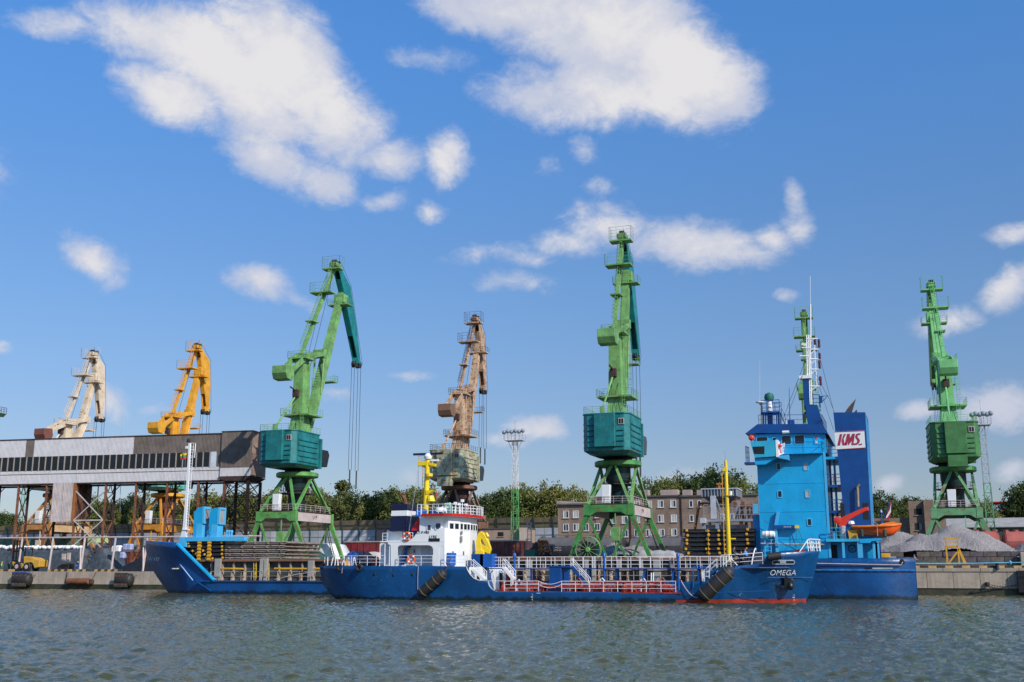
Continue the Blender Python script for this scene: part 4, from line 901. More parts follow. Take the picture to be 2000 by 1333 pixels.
# quarter deck railings
railobj('railing', [P(634, 1105, YC - 2), P(646, 1105, YN + 1.5), P(700, 1105, YN + .4), P(752, 1105, YN + .2)], om, WHITEP, 1.1, 1.2)
railobj('railing', [P(778, 1105, YN + .2), P(845, 1105, YN + .2)], om, WHITEP, 1.1, 1.5)
railobj('railing', [P(868, 1105, YN + .2), P(913, 1106, YN + .2)], om, WHITEP, 1.1, 1.4)
railobj('railing', [P(1409, 1107, YN + .8), P(1445, 1105.5, YN + .8), P(1490, 1102, YN + 1.2)], om, WHITEP, 1.15, 1.6)
m = MB()
for k in range(9):
    px = 640 + k * 7; p = P(px, 1105, YN + .7); q = P(px + random.uniform(-5, 5), 1089, YN + 1.2); m.tube([p, q], .05, 4)
m.build('fairlead_frames', WHITEP, om)
# ---- catwalk amidships
yc1, yc2 = YC - .6, YC + .7
c0, c1_ = P(925, 1110, yc1), P(1428, 1109, yc1); zc = c0.z
m = MB(); m.box(c0.x, c1_.x, yc1, yc2, zc - .12, zc); m.build('catwalk', DKBLUE, om)
railobj('catwalk_railing', [(c0.x, yc1, zc), (c1_.x, yc1, zc)], om, WHITEP, 1.22, 1.1, .038); railobj('catwalk_railing', [(c0.x, yc2, zc), (c1_.x, yc2, zc)], om, WHITEP, 1.22, 1.3, .032)
for px in (985, 1040, 1095, 1150, 1205, 1260, 1315, 1365): x = PX(px, 1110, YC); m = MB(); m.box(x - .1, x + .1, yc1 + .1, yc1 + .25, ZD, zc - .1); m.box(x - .1, x + .1, yc2 - .25, yc2 - .1, ZD, zc - .1); m.build('catwalk_support', DKBLUE, om)
for px in (1005, 1180, 1324):          # vent posts
    x = PX(px, 1090, YC - 1.1); zt = PZ(px, 1081, YC - 1.1); r_ = .15; m = MB(); m.lathe([(r_ * .85, ZD), (r_ * .85, zt - .5), (r_ * 1.3, zt - .45), (r_ * 1.3, zt - .1), (r_ * .6, zt + .05)], (x, YC - 1.1, 0), 12); m.build('vent_post', PIPEB, om, smooth=True)
for px in (902 + 50, 958, 1137, 1256, 1313):
    x = PX(px, 1120, YC - 1.4); m = MB(); m.tube([(x, YC - 1.4, ZD), (x, YC - 1.4, ZD + 1.9), (x + .3, YC - 1.4, ZD + 2.2)], .07, 6); m.build('standpipe', PIPEB, om)
# stairs
def stair(px0, py0, px1, py1, Y, wd, m_, rm=WHITEP, n=9, h=.95):
    a, b_ = P(px0, py0, Y), P(px1, py1, Y); m = MB(); m.bar(a, b_, .06, .28, (0, 1, 0)); m.bar(a + Vector((0, wd, 0)), b_ + Vector((0, wd, 0)), .06, .28, (0, 1, 0))
    for k in range(1, n): c = a.lerp(b_, k / n); m.box(c.x - .14, c.x + .14, c.y, c.y + wd, c.z - .02, c.z + .02)
    st = m.build('stair', m_, om); m = MB()
    for dy in (0, wd):
        o = Vector((0, dy, 0)); m.tube([a + o, a + o + Vector((0, 0, h)), b_ + o + Vector((0, 0, h)), b_ + o], .038, 4); m.tube([a + o + Vector((0, 0, h * .5)), b_ + o + Vector((0, 0, h * .5))], .03, 4); c = a.lerp(b_, .5) + o; m.tube([c, c + Vector((0, 0, h))], .03, 4)
    m.build('handrail', rm, st)
stair(920, 1110, 946, 1134, YN + .5, .7, WHITE); stair(982, 1108, 1003, 1133, YN + 3.0, .7, WHITE); stair(1115, 1108, 1150, 1148, YN + 2.2, .8, DKBLUE); stair(1400, 1110, 1372, 1136, YN + .8, .7, HULLB)
# blue locker
m = MB(); a = P(1072, 1107, YN + 1.2); b_ = P(1091, 1146, YN + 1.2); m.box(a.x, b_.x + .3, YN + 1.2, YN + 3.6, ZD, a.z); m.build('deck_locker', DKBLUE, om, bevel=.04)
m = MB(); m.box(a.x - .1, b_.x + 1.3, YN + 1.2, YN + 3.6, a.z - .1, a.z + .08); m.box(b_.x + .5, b_.x + 1.0, YN + 1.6, YN + 2.2, ZD, a.z); m.build('locker_canopy', DKBLUE, om)
# ---- deck piping and valves, all red
x0p, x1p = ox(975, 1150), ox(1322, 1150)
for i, (yy, zz, rr) in enumerate(((YN + 1.0, .45, .10), (YN + 1.5, .75, .12), (YN + 2.1, .4, .09), (YN + 2.6, 1.0, .10), (YN + 3.2, .55, .14), (YN + 8.2, .6, .12))):
    a_ = x0p + random.uniform(0, 3); b_ = x1p - random.uniform(0, 3); m = MB(); m.tube([(a_, yy, ZD + zz), (b_, yy, ZD + zz)], rr, 7)
    k = a_
    while k < b_: m.box(k - .06, k + .06, yy - rr * 1.6, yy + rr * 1.6, ZD + zz - rr * 1.6, ZD + zz + rr * 1.6); m.box(k + .9, k + 1.0, yy - .05, yy + .05, ZD, ZD + zz); k += 2.3
    m.build('deck_pipe', RED if i % 3 != 1 else mat("dirty_pink_pipe", (.45, .22, .2), .5), om)
for i in range(34):
    px = 980 + i * 10 + random.uniform(-3, 3)
    if 1068 < px < 1096: continue
    Y = YN + random.uniform(.7, 4.2); x = PX(px, 1150, Y); hh = random.uniform(.5, 1.0); m = MB()
    kind = i % 4
    if kind == 0: m.lathe([(.30, 0), (.30, hh * .5), (.18, hh * .7), (.18, hh), (.26, hh), (.26, hh + .06)], (x, Y, ZD), 10); nm, mt = 'tank_hatch', RED
    elif kind == 1: m.tube([(x, Y, ZD), (x, Y, ZD + hh)], .06, 6); m.lathe([(.03, -.02), (.2, -.02), (.2, .02), (.03, .02)], (x, Y, ZD + hh), 10); nm, mt = 'valve', RED
    elif kind == 2: m.box(x - .35, x + .35, Y - .3, Y + .3, ZD, ZD + hh * .8); m.box(x - .1, x + .1, Y - .1, Y + .1, ZD + hh * .8, ZD + hh); nm, mt = 'valve_box', RED
    else: m.tube([(x, Y, ZD), (x, Y, ZD + hh + .5), (x + .25, Y, ZD + hh + .7), (x + .5, Y, ZD + hh + .4)], .07, 6); nm, mt = 'gooseneck_vent', (WHITEP if i % 8 == 3 else RED)
    m.build(nm, mt, om)
for px in (1168, 1210, 1232, 1305): x = PX(px, 1150, YN + 1.6); m = MB(); m.prism([(x - .55, ZD), (x + .55, ZD), (x + .3, ZD + .8), (x - .3, ZD + .8)], YN + 1.3, YN + 2.1); m.build('hatch_trunk', RED, om, bevel=.05)
m = MB(); x0_ = PX(1110, 1150, YN + 4.4); m.box(x0_, PX(1145, 1150, YN + 4.4), YN + 4.4, YN + 5, ZD, ZD + .9); m.build('tank_trunk', RED, om)
# ---- deckhouse
YH = YN + .55; H1 = oz(800, 1105, YH)
z1 = oz(800, 1059, YH); z2 = oz(857, 1037, YH)
Hs = lambda px, py: (PX(px, py, YH), PZ(px, py, YH))
arch = [Hs(*p) for p in ((776, 1105), (776, 1070), (779, 1066.5), (783, 1065.3), (838, 1065.3), (844, 1068), (846, 1073), (846, 1105))]
arch2 = [Hs(*p) for p in ((857.5, 1105), (857.5, 1072), (860, 1067), (863, 1065.5), (866, 1068), (867, 1072), (867, 1105))]
outer = [Hs(*p) for p in ((763, 1106.5), (763, 1066), (757, 1062), (758.5, 1059), (790, 1059), (800, 1056), (808, 1050), (814, 1041), (816, 1038.5), (850, 1037.5), (857.5, 1034), (868, 1034), (868, 1106.5), (867, 1106.5))]
outer = outer[:-1] + arch2[::-1] + [Hs(857.5, 1106.5), Hs(846, 1106.5)] + arch[::-1] + [Hs(776, 1106.5)]
m = MB(); m.plate(outer, [], YH, YH + .12); m.build('side_plating', WHITE, om)
xa, xf = PX(763, 1100, YH + 1.4), PX(868, 1100, YH)
m = MB(); m.box(xa, xf - .02, YH + 1.5, YC + 4.9, zqd, z1); m.build('lower_house', WHITE, om)
m = MB(); m.box(PX(742, 1061, YH), xf, YH - .02, YC + 4.9, z1 + .0, z1 + .12); m.build('boat_deck', WHITE, om)
# curved bridge front: plan polygon
xw0 = PX(815, 1035, YH + .3); zw1 = PZ(868, 1006.5, YH); zw0 = z1 + .1
plan = [(PX(857, 1040, YH), YH + .02), (xf, YH + .02), (xf + .75, YH + 2.2), (xf + 1.05, YC), (xf + .75, YC + 3.1), (xf, YC + 4.9), (PX(857, 1040, YH), YC + 4.9)]
m = MB(); m.prism(plan, zqd, z2 + .3, 'z'); m.build('front_house', WHITE, om)
bt = PZ(868, 1008, YH)
plan2 = [(xw0, YH + .9), (PX(862.5, 1030, YH + .5), YH + .9), (xf - .2, YH + .7), (xf + .15, YH + .6), (xf + .8, YH + 2.4), (xf + 1.05, YC), (xf + .8, YC + 3.0), (xf + .1, YC + 4.6), (xw0, YC + 4.6)]
m = MB(); m.prism(plan2, z2 + .0, bt, 'z'); m.build('wheelhouse', WHITE, om)
rp = [(PX(822, 1010, YH + .2), YH + .35), (PX(866, 1005, YH - .2), YH - .1), (xf + .7, YH + .1), (xf + 1.5, YH + 2.3), (xf + 1.75, YC), (xf + 1.5, YC + 3.2), (xf + .6, YC + 5), (PX(822, 1010, YH), YC + 5)]
m = MB(); m.prism(rp, bt, bt + .12, 'z'); m.build('wheelhouse_roof', WHITE, om)
m = MB(); q = [(x_ + .02 if i in (2, 3, 4, 5) else x_, y_) for i, (x_, y_) in enumerate(rp)]
for (p, r2) in zip(q[:-1], q[1:]): m.bar((p[0], p[1], bt + .14), (r2[0], r2[1], bt + .14), .07, .30, (p[1] - r2[1], r2[0] - p[0], 0))
m.build('roof_fascia', mat("signal_red_trim", (.55, .015, .012), .4), om)
m = MB(); m.rail([(x_, y_ + .05, bt + .28) for x_, y_ in rp], 1.05, .75, .035, 3); m.build('roof_railing', WHITEP, om)
m = MB(); m.rail([P(815, 1008, YH + .4) + Vector((0, 0, .1)), P(822, 1008, YH + .3) + Vector((0, 0, .1))], 1.2, .5, .04); m.build('roof_railing', WHITEP, om)
# wheelhouse windows: side and front

window_on(om, 835, 1026, 841.5, 1036, YH + .88, WHITE, GLASSB); 
a_, b_ = Vector((PX(853, 1030, YH + .5), YH + .9, 0)), Vector((xf - .35, YH + .35, 0))
def wallwin(p, q, f0, f1, zz0, zz1, par, frame=WHITE, pane=GLASS, name='window', out=.04):
    d = (q - p); L_ = d.length; d.normalize(); n_ = Vector((d.y, -d.x, 0))
    c0_, c1__ = p + d * (L_ * f0), p + d * (L_ * f1)
    def quad(c0_, c1__, za, zb, o, th):
        m = MB(); vs = [];
        for oo in (o, o - th):
            for (c, z) in ((c0_, za), (c1__, za), (c1__, zb), (c0_, zb)): vs.append(c + n_ * oo + Vector((0, 0, z)))
        return m.add(vs, [(0, 1, 2, 3), (7, 6, 5, 4), (0, 4, 5, 1), (1, 5, 6, 2), (2, 6, 7, 3), (3, 7, 4, 0)])
    f_ = quad(c0_ - d * .07, c1__ + d * .07, zz0 - .07, zz1 + .07, out, .05).build(name, frame, par); quad(c0_, c1__, zz0, zz1, out + .02, .04).build('pane', pane, f_); return f_
wz0, wz1 = PZ(860, 1034, YH + .5), PZ(860, 1022, YH + .5)
window_on(om, 851.5, 1022.5, 860.5, 1034, YH + .88, WHITE, GLASSB)
fr = [Vector((xf + .15, YH + .6, 0)), Vector((xf + .8, YH + 2.4, 0)), Vector((xf + 1.05, YC, 0)), Vector((xf + .8, YC + 3.0, 0)), Vector((xf + .1, YC + 4.6, 0))]
for (p, q, ws) in ((fr[0], fr[1], ((.12, .44), (.58, .9))), (fr[1], fr[2], ((.06, .28), (.40, .66), (.74, .95))), (fr[2], fr[3], ((.08, .32), (.42, .64), (.74, .94))), (fr[3], fr[4], ((.2, .75),))):
    for (f0, f1) in ws: wallwin(p, q, f0, f1, wz0 + .05, wz1 - .02, om)
for (p, q, f) in ((Vector(plan[1] + (0,)), Vector(plan[2] + (0,)), .55), (Vector(plan[2] + (0,)), Vector(plan[3] + (0,)), .4), (Vector(plan[3] + (0,)), Vector(plan[4] + (0,)), .4)):
    wallwin(p, q, f, f + .07, zqd + 1.35, zqd + 1.75, om, GALVL, BLACK, 'porthole')
m = MB(); p = (Vector(plan[2] + (0,)) + Vector(plan[3] + (0,))) / 2
m.lathe([(.22, 0), (.22, .05)], (p.x + .05, p.y - .9, z2 - .15), 12, 'x'); m.box(p.x - .05, p.x + .09, p.y - 1.1, p.y - .72, z2 - 1.2, z2 - .55); m.build('emblem', mat("grey_emblem", (.22, .22, .2), .5), om)
for (px0, px1, dz) in ((840, 861, 0),): m = MB(); box_px(m, 837.5, 1052, 858.5, 1057.5, YH - .07, .06); m.build('name_board', BLACK, om)
text('lettering', 'LYRE', .42, BLACK, om, P(845.5, 1049, YH - .03), (R(90), 0, 0), .01)
text('lettering', 'LT-P-985', .40, BLACK, om, P(826, 1040.7, YH - .03), (R(90), 0, 0), .01)
# recessed house face: blue raking stair, doors, railing screens
stair(783, 1103, 797, 1066, YH + .9, .6, DKBLUE, DKBLUE)
for (a0, a1) in ((795, 812), (823, 838)): m = MB(); box_px(m, a0, 1070, a1, 1105, YH + 1.44, .05); m.build('door', mat("shaded_white_door", (.6, .62, .64), .45), om, bevel=.03)
m = MB(); box_px(m, 808, 1074, 810, 1080, YH + 1.4, .05); m.build('porthole', BLACK, om)
for px in (742.5, 752, 761): a = P(px, 1062, YH + .1); m = MB(); m.tube([a, (a.x, a.y, zqd)], .05, 5); m.build('deck_post', WHITEP, om)
m = MB(); box_px(m, 744, 1061, 762, 1105, YH + 1.6, .08); m.build('stair_screen', WHITE, om)
for pts in ([P(733 + 14, 1060, YH + .1), P(757, 1060, YH + .1)], [P(788, 1059, YH + .1), P(806, 1059, YH + .1)]): railobj('railing', pts, om, WHITEP, 1.05, .8)
m = MB(); m.prism([(PX(757, 1050, YH + 3), z1 + .1), (PX(790, 1050, YH + 3), z1 + .1), (PX(790, 1038, YH + 3), z2 + .2), (PX(760, 1038, YH + 3), z2 + .2)], YH + 2.4, YC + 3); m.build('upper_house', WHITE, om)
m = MB(); m.box(PX(788, 1050, YH + 3), xw0 + .1, YH + 3.6, YC + 3, z1 + .1, z2 + .3); m.build('companionway', DKBLUE, om)
m = MB(); m.prism([(xw0 - .05, z2 + .1), (xw0 - 1.2, z2 + .1), (xw0 - .1, z2 + 1.8)], YH + 1.2, YH + 1.3); m.build('bracket_plate', mat("signal_red_trim", (.55, .015, .012)), om)
# funnel
YF = YH + 1.6
f0, f1 = PX(760, 1037, YF), PX(794, 1037, YF); zf0, zf1 = PZ(777, 1038, YF), PZ(777, 985, YF)
def funnel_part(t0, t1, nm, mt, grow=0.0):
    m = MB(); sh = lambda t: .35 * t
    za, zb = zf0 + (zf1 - zf0) * t0, zf0 + (zf1 - zf0) * t1
    vs = []
    for (z, t) in ((za, t0), (zb, t1)):
        x0, x1 = f0 + sh(t) - grow, f1 + .35 * t * .2 + grow; vs += [(x0, YF - grow, z), (x1, YF - grow, z), (x1, YF + 3.6 + grow, z), (x0, YF + 3.6 + grow, z)]
    m.add(vs, [(0, 3, 2, 1), (4, 5, 6, 7), (0, 1, 5, 4), (1, 2, 6, 5), (2, 3, 7, 6), (3, 0, 4, 7)]); return m.build(nm, mt, om, bevel=.04)
funnel_part(0, .555, 'funnel', NAVY); funnel_part(.555, .76, 'funnel_band', WHITE, .03); funnel_part(.76, 1, 'funnel_cap', NAVY, .05)
m = MB(); p = Vector((f0 + 1.3, YF + 1.6, zf1)); m.tube([p, p + Vector((-.15, 0, .7)), p + Vector((-.5, 0, 1.1)), p + Vector((-.3, 0, 1.35))], .24, 8); m.build('exhaust_pipe', RUST, om); m = MB(); p = Vector((f0 + 2.2, YF + 2, zf1)); m.tube([p, p + Vector((.1, 0, .8))], .14, 6); m.build('exhaust_pipe', BLACK, om)
# blue lockers and gear on top
for (a0, b0, a1, b1, yy) in ((812, 996, 817, 1010, 2.4), (818, 995, 827, 1007, 3.2), (840, 996, 850, 1006, 4)): m = MB(); box_px(m, a0, b0, a1, b1, YH + yy, 1.2); m.build('roof_locker', PIPEB, om, bevel=.03)
# yellow radar mast
Ym = YC
def mp(px, py): return P(px, py, Ym)
mast = MB(); mast.tube([mp(830.5, 1006), mp(833, 960), mp(835, 905), mp(836, 897)], .38, 12, .24); mast = mast.build('radar_mast', YEL, om, smooth=True)
m = MB(); m.ladder(mp(826.5, 1004), mp(829.5, 905), .45, (1, 0, 0), .4, .035); m.build('mast_ladder', YEL2, mast)
m = MB(); m.bar(mp(817, 907), mp(836, 905.5), .5, .45, (0, 1, 0)); m.bar(mp(836, 905.5), mp(851, 909), .5, .35, (0, 1, 0)); m.prism([(mp(817, 907).x, mp(817, 907).z), (mp(851, 910).x, mp(851, 910).z), (mp(838, 915).x, mp(838, 915).z), (mp(829, 915).x, mp(829, 915).z)], Ym - .1, Ym + .1); m.build('crosstree', YEL, mast)
m = MB(); m.rail([mp(817, 906), mp(830, 905)], .9, .8, .03); m.build('mast_railing', YEL2, mast)
m = MB(); m.prism([(mp(834, 960).x, mp(834, 958.5).z), (mp(851, 958).x, mp(851, 958).z), (mp(835, 967).x, mp(835, 967).z)], Ym - .4, Ym + .4); m.build('lamp_bracket', YEL, mast)
m = MB(); m.lathe([(.2, 0), (.45, .1), (.45, .4), (.2, .5)], mp(840, 933) + Vector((0, -.3, 0)), 10); m.build('mast_lamp', YEL, mast); m = MB(); m.lathe([(.3, 0), (.5, .1), (.4, .5)], mp(841, 977), 10); m.lathe([(.3, 0), (.55, .1), (.4, .4)], mp(842, 981), 10); m.build('mast_lamp', YEL, mast)
m = MB(); m.lathe([(.42, 0), (.5, .3), (.3, .65), (.15, .7)], mp(836, 897), 14); m.build('scanner_base', WHITE, mast, smooth=True)
m = MB(); p = mp(836, 887); m.box(p.x - 1.0 - .9, p.x + 1.0 + .9, p.y - .12, p.y + .12, p.z - .12, p.z + .12); m.build('radar_scanner', NAVY, mast)
m = MB(); p = mp(849, 899.5); m.box(p.x - .5, p.x + .5, p.y - .15, p.y + .15, p.z - .1, p.z + .1); m.tube([mp(845, 905), mp(846, 897)], .05); m.build('aerial', WHITE, mast)
for (a, b_) in ((mp(818, 908), P(797, 1050, YN + 1)), (mp(843, 955), P(851, 1004, YC)), (mp(817, 908), P(816, 1000, YC + 2))): m = MB(); m.tube([a, b_], .025, 4); m.build('stay_wire', FLOODG, mast)
m = MB(); p = P(861, 1000, YC - 1); m.lathe([(.5, 0), (.65, .1), (.65, .35), (.45, .5)], p, 16); m.build('satellite_dome', WHITE, om, smooth=True)
m = MB(); p = P(881, 1006, YC); m.tube([p, p + Vector((0, 0, .9)), p + Vector((-.2, 0, 1.25)), p + Vector((-.6, 0, 1.2)), p + Vector((-.65, 0, .9))], .24, 8); m.build('ventilator', mat("sage_green_vent", (.25, .45, .32), .5), om, smooth=True)
for px, hh in ((889, 1.3), (897, 1.2), (903, 1.6), (910, 1.1), (917, .9), (866, .8), (872, .9)): p = P(px, 1006, YC + 1); m = MB(); m.tube([p, p + Vector((0, 0, hh))], .05, 5); m.box(p.x - .16, p.x + .16, p.y - .15, p.y + .15, p.z + hh - .1, p.z + hh + .2); m.build('roof_lamp', WHITE if px != 917 else mat("signal_red_trim", (.55, .015, .012)), om)
r = thing('pennant', 'small red flag flying beside the yellow radar mast', 'flag', tuple(P(853, 985, YC))); m = MB(); m.tube([P(853, 1004, YC), P(853.5, 960, YC)], .02, 4); m.build('halyard', FLOODG, r)
m = MB(); a = P(850.5, 963, YC); m.add([a, a + Vector((.28, .05, 0)), a + Vector((.3, -.04, -.5)), a + Vector((.02, .03, -.52)), a + Vector((.32, .06, -.5))], [(0, 1, 2, 3)]); m = MB(); m.prism([(a.x, a.z), (a.x + .28, a.z + .03), (a.x + .31, a.z - .5), (a.x + .03, a.z - .53)], YC, YC + .02); m.build('cloth', mat("signal_red_cloth", (.7, .02, .015), .7), r)
lifebuoy('orange lifebuoy on the upper rail beside the navy funnel', tuple(P(794.5, 1048, YN + .45))); lifebuoy('orange lifebuoy on the lower rail inside the white arch', tuple(P(802.5, 1093, YN + .1)))
# gear on the foredeck side of the house
m = MB(); p = P(878, 1104, YN + 1.6); m.lathe([(.75, 0), (.75, 1.3), (.6, 1.35)], p, 18); m.build('deck_tank', PIPEB, om, smooth=True)
for px in (867, 872): p = P(px, 1104, YN + .9); m = MB(); m.tube([p, p + Vector((0, 0, .8)), p + Vector((-.2, 0, 1.0)), p + Vector((-.4, 0, .85))], .10, 6); m.build('gooseneck_vent', DKBLUE if px == 872 else WHITE, om)
for px in (928, 945): p = P(px, 1105, YN + 4); m = MB(); m.box(p.x - .5, p.x + 1.0, p.y, p.y + 1.5, p.z - .2, p.z + 1.3); m.build('deck_tank', PIPEB if px == 945 else DKBLUE, om, bevel=.04)
# mooring winches aft, a heap of navy covers
def lump(px, py, Y, rx, ry, rz, mt, seed, name='covered_winch'):
    rg = random.Random(seed); p = P(px, py, Y); m = MB(); n, q = 20, 9; ph = [rg.uniform(0, 6) for _ in range(6)]
    for j_ in range(q):
        e = j_ / (q - 1)
        for k in range(n):
            t_ = 2 * PI * k / n; wob = 1 + .10 * math.sin(3 * t_ + ph[0]) + .07 * math.sin(7 * t_ + ph[1] + e * 4) + .05 * math.sin(11 * t_ + ph[2]); rr = (1 - e ** 3.2) * wob + .02
            m.v.append((p.x + rx * rr * math.cos(t_), p.y + ry * rr * math.sin(t_), p.z + rz * e * (1 + .10 * math.sin(2 * t_ + ph[3])) + (.08 * math.sin(5 * t_ + ph[4]) if e < .8 else 0)))
    for j_ in range(q - 1):
        for k in range(n): k2 = (k + 1) % n; m.f.append((j_ * n + k, j_ * n + k2, (j_ + 1) * n + k2, (j_ + 1) * n + k))
    m.f.append(tuple((q - 1) * n + k for k in range(n))); return m.build(name, mt, om, smooth=True)
CANV = mat("midnight_canvas", (.004, .008, .035), .75, var=.4, scale=2, bump=.06)
lump(688, 1104, YC - 1, 1.0, 1.2, 1.55, mat("blue_canvas", (.004, .05, .22), .7, var=.3, scale=2, bump=.05), 1); lump(702, 1104, YC - .4, .9, 1.2, 1.65, CANV, 2); lump(717, 1104, YC - .8, 1.0, 1.2, 1.6, CANV, 3); lump(733, 1104, YC, .5, .8, 1.0, CANV, 4)
for (px, mt) in ((665, RED), (730, RED), (737, RED), (744, DKBLUE), (676, YEL2)): p = P(px, 1104, YN + 2.5); m = MB(); m.box(p.x - .3, p.x + .3, p.y, p.y + .5, p.z - .1, p.z + .5); m.tube([p, p + Vector((.1, 0, .9))], .07); m.build('deck_fitting', mt, om, bevel=.03)
for px, py in ((634, 1107), (666, 1109), (703, 1109)):
    r = thing('tyre_fender', {634: 'black tyre fender at the corner of the stern', 666: 'black tyre fender hanging below the stern rail with a short rope', 703: 'black tyre fender hanging below the winches near the white house'}[px], 'fender', tuple(P(px, py, YN + (3.2 if px < 640 else .3 if px > 690 else 1.2))), group='tyres hung on the tanker side')
    m = MB(); pts = [(.30 * math.cos(2 * PI * k / 14), -.2, .30 * math.sin(2 * PI * k / 14)) for k in range(15)]; m.tube(pts, .14, 7); m.build('tyre', BLACKR, r, local=True, smooth=True); m = MB(); m.tube([(0, -.15, .3), (0, -.05, .8)], .03); m.build('rope', DIRTYW, r, local=True)
# big cylindrical fenders hanging over the side
def bigfender(pxa, pya, pxb, pyb, rad, label):
    a, b_ = P(pxa, pya, YN - rad - .12), P(pxb, pyb, YN - rad - .12)
    r = thing('floating_fender', label, 'fender', tuple((a + b_) / 2), group='long black fenders slung on the tanker side')
    ax = (b_ - a); L_ = ax.length; rot = ax.to_track_quat('Z', 'Y').to_matrix()
    prof = [(rad * .15, 0), (rad * .6, rad * .12), (rad * .9, rad * .45), (rad, rad * .9), (rad, L_ - rad * .9), (rad * .9, L_ - rad * .45), (rad * .6, L_ - rad * .12), (rad * .15, L_)]
    m = MB(); m.lathe(prof, n=24); m.v = [tuple(rot @ Vector(v) + a) for v in m.v]; m.build('body', BLACKR, r, smooth=True)
    for k in (.12, .36, .6, .84): m = MB(); m.lathe([(rad + .0, L_ * k - .05), (rad + .035, L_ * k), (rad + .0, L_ * k + .05)], n=24); m.v = [tuple(rot @ Vector(v) + a) for v in m.v]; m.build('band', mat("brown_grey_band", (.12, .09, .07), .7), r)
    m = MB(); m.tube([a, a + Vector((.2, .4, .9)), a + Vector((.3, .7, 1.5))], .05, 5); m.build('chain', RUSTD, r)
bigfender(870, 1117, 818, 1163, .56, 'long black fender slung slantwise below the white bridge')
bigfender(1430, 1112, 1366, 1170, .72, 'long black fender slung slantwise near the bow')
r = thing('bow_fender', 'short black roller lying on the bulwark rail just behind the high bow', 'fender', tuple(P(1512, 1086, YC - 4.3)))
a, b_ = P(1500, 1088, YC - 4.35), P(1525, 1085, YC - 4.05); m = MB(); m.tube([a, b_], .38, 12); m.build('roller', BLACKR, r, smooth=True)
# bow details: name, anchor, mooring port, bow rail, marks
def on_bow(px, py, off=.05):
    # point of the near hull side under a place of the picture (march along the ray)
    d = ray(px, py)
    lo = 108.0
    for i in range(1600):
        Y = lo + i * .01; tt = Y / d.y; x = d.x * tt; z = CAM_H + d.z * tt
        for s0, s1 in zip(S[:-1], S[1:]):
            if s0[0] <= x <= s1[0] and s1[0] > s0[0]:
                f = (x - s0[0]) / (s1[0] - s0[0])
                def hbz(s): q = max(0, min(1.25, (z - s[2]) / max(.01, 4.6 - s[2]))); return s[3] * (s[4] + (1 - s[4]) * q ** s[5])
                if Y >= YC - (hbz(s0) * (1 - f) + hbz(s1) * f): return Vector((x, Y - off, z))
                break
    return P(px, py, YN)
pa, pb = on_bow(1510, 1120), on_bow(1548, 1119); pm = on_bow(1529, 1119.5, .09)
ang = math.atan2(pb.y - pa.y, pb.x - pa.x); pt_, pb_ = on_bow(1529, 1114), on_bow(1529, 1125); tilt = math.atan2(pt_.y - pb_.y, pt_.z - pb_.z)
text('lettering', 'OMEGA', .83, WHITEP, om, pm, (R(90) - tilt, 0, ang), .01, shear=.18, offset=-.012, xs=.94)
def pill(cx, cz, L_, h_, n=6): return [(cx - L_ / 2 + h_ / 2 - h_ / 2 * math.sin(PI * k / n), cz + h_ / 2 * math.cos(PI * k / n)) for k in range(n + 1)] + [(cx + L_ / 2 - h_ / 2 + h_ / 2 * math.sin(PI * k / n), cz - h_ / 2 * math.cos(PI * k / n)) for k in range(n + 1)]
p0, p1 = on_bow(1508, 1099), on_bow(1553, 1098); pm = on_bow(1530, 1098.5); L_ = (p1 - p0).length; a2 = math.atan2(p1.y - p0.y, p1.x - p0.x)
m = MB(); m.plate(pill(0, 0, L_, .46), [pill(0, 0, L_ - .16, .30)], -.06, .06); o = m.build('mooring_port', mat("pale_blue_rim", (.35, .45, .6), .4), om, local=True); o.location = pm - offset_of(om); o.rotation_euler = (-tilt, 0, a2)
m = MB(); m.prism(pill(0, 0, L_ - .1, .36), -.02, .03); m2 = m.build('port_opening', BLACK, om, local=True); m2.location = pm - offset_of(om); m2.rotation_euler = (-tilt, 0, a2)
m = MB(); m.box(-.4, .25, -.1, .0, -.1, .12); m3 = m.build('fairlead', FLOODG, om, local=True); m3.location = pm - offset_of(om); m3.rotation_euler = (-tilt, 0, a2)
anc = thing('anchor', 'black anchor housed in the tanker bow below the name', 'anchor', tuple(on_bow(1534, 1138, .2)))
m = MB(); m.lathe([(.30, 0), (.45, .1), (.42, .35), (.25, .5)], (.32, -.15, -.35), 10, 'x'); m.box(-.1, .65, -.3, .1, -.5, .45); m.build('crown', BLACK, anc, local=True, bevel=.06)
m = MB(); m.beam([(.4, -.15, .35), (-.2, -.2, .55), (-.95, -.15, .70)], [(.2, .25), (.22, .24), (.1, .1)], (0, 1, 0)); m.beam([(.4, -.15, -.40), (-.3, -.2, -.42), (-1.15, -.15, -.2)], [(.2, .25), (.22, .24), (.1, .1)], (0, 1, 0)); m.build('flukes', BLACK, anc, local=True)
m = MB(); m.lathe([(.5, 0), (.62, .12), (.5, .2)], (.25, .2, 0), 14, 'y'); m.build('hawse_ring', HULLB, anc, local=True)
m = MB(); z_ = on_bow(1588, 1078).z
pts = [on_bow(1560, 1079, -.05), on_bow(1566, 1079, -.05), on_bow(1574, 1078.5, -.05), on_bow(1582, 1078, -.05), on_bow(1592, 1077.5, -.05)]
top_ = [P(1561, 1079, YC - 2.2), P(1566, 1072, YC - 2), P(1574, 1060, YC - 1.7), P(1580, 1053.5, YC - 1.5), P(1601, 1054.5, YC - .1), P(1602, 1077, YC - .1)]
m.tube(top_, .055, 5)
for k, px in enumerate((1578, 1583, 1586, 1589, 1595, 1600)): yy = YC - 1.6 + k * .3; m.tube([P(px + 1, 1077.5, yy), P(px - 2, 1054, yy)], .055, 5)
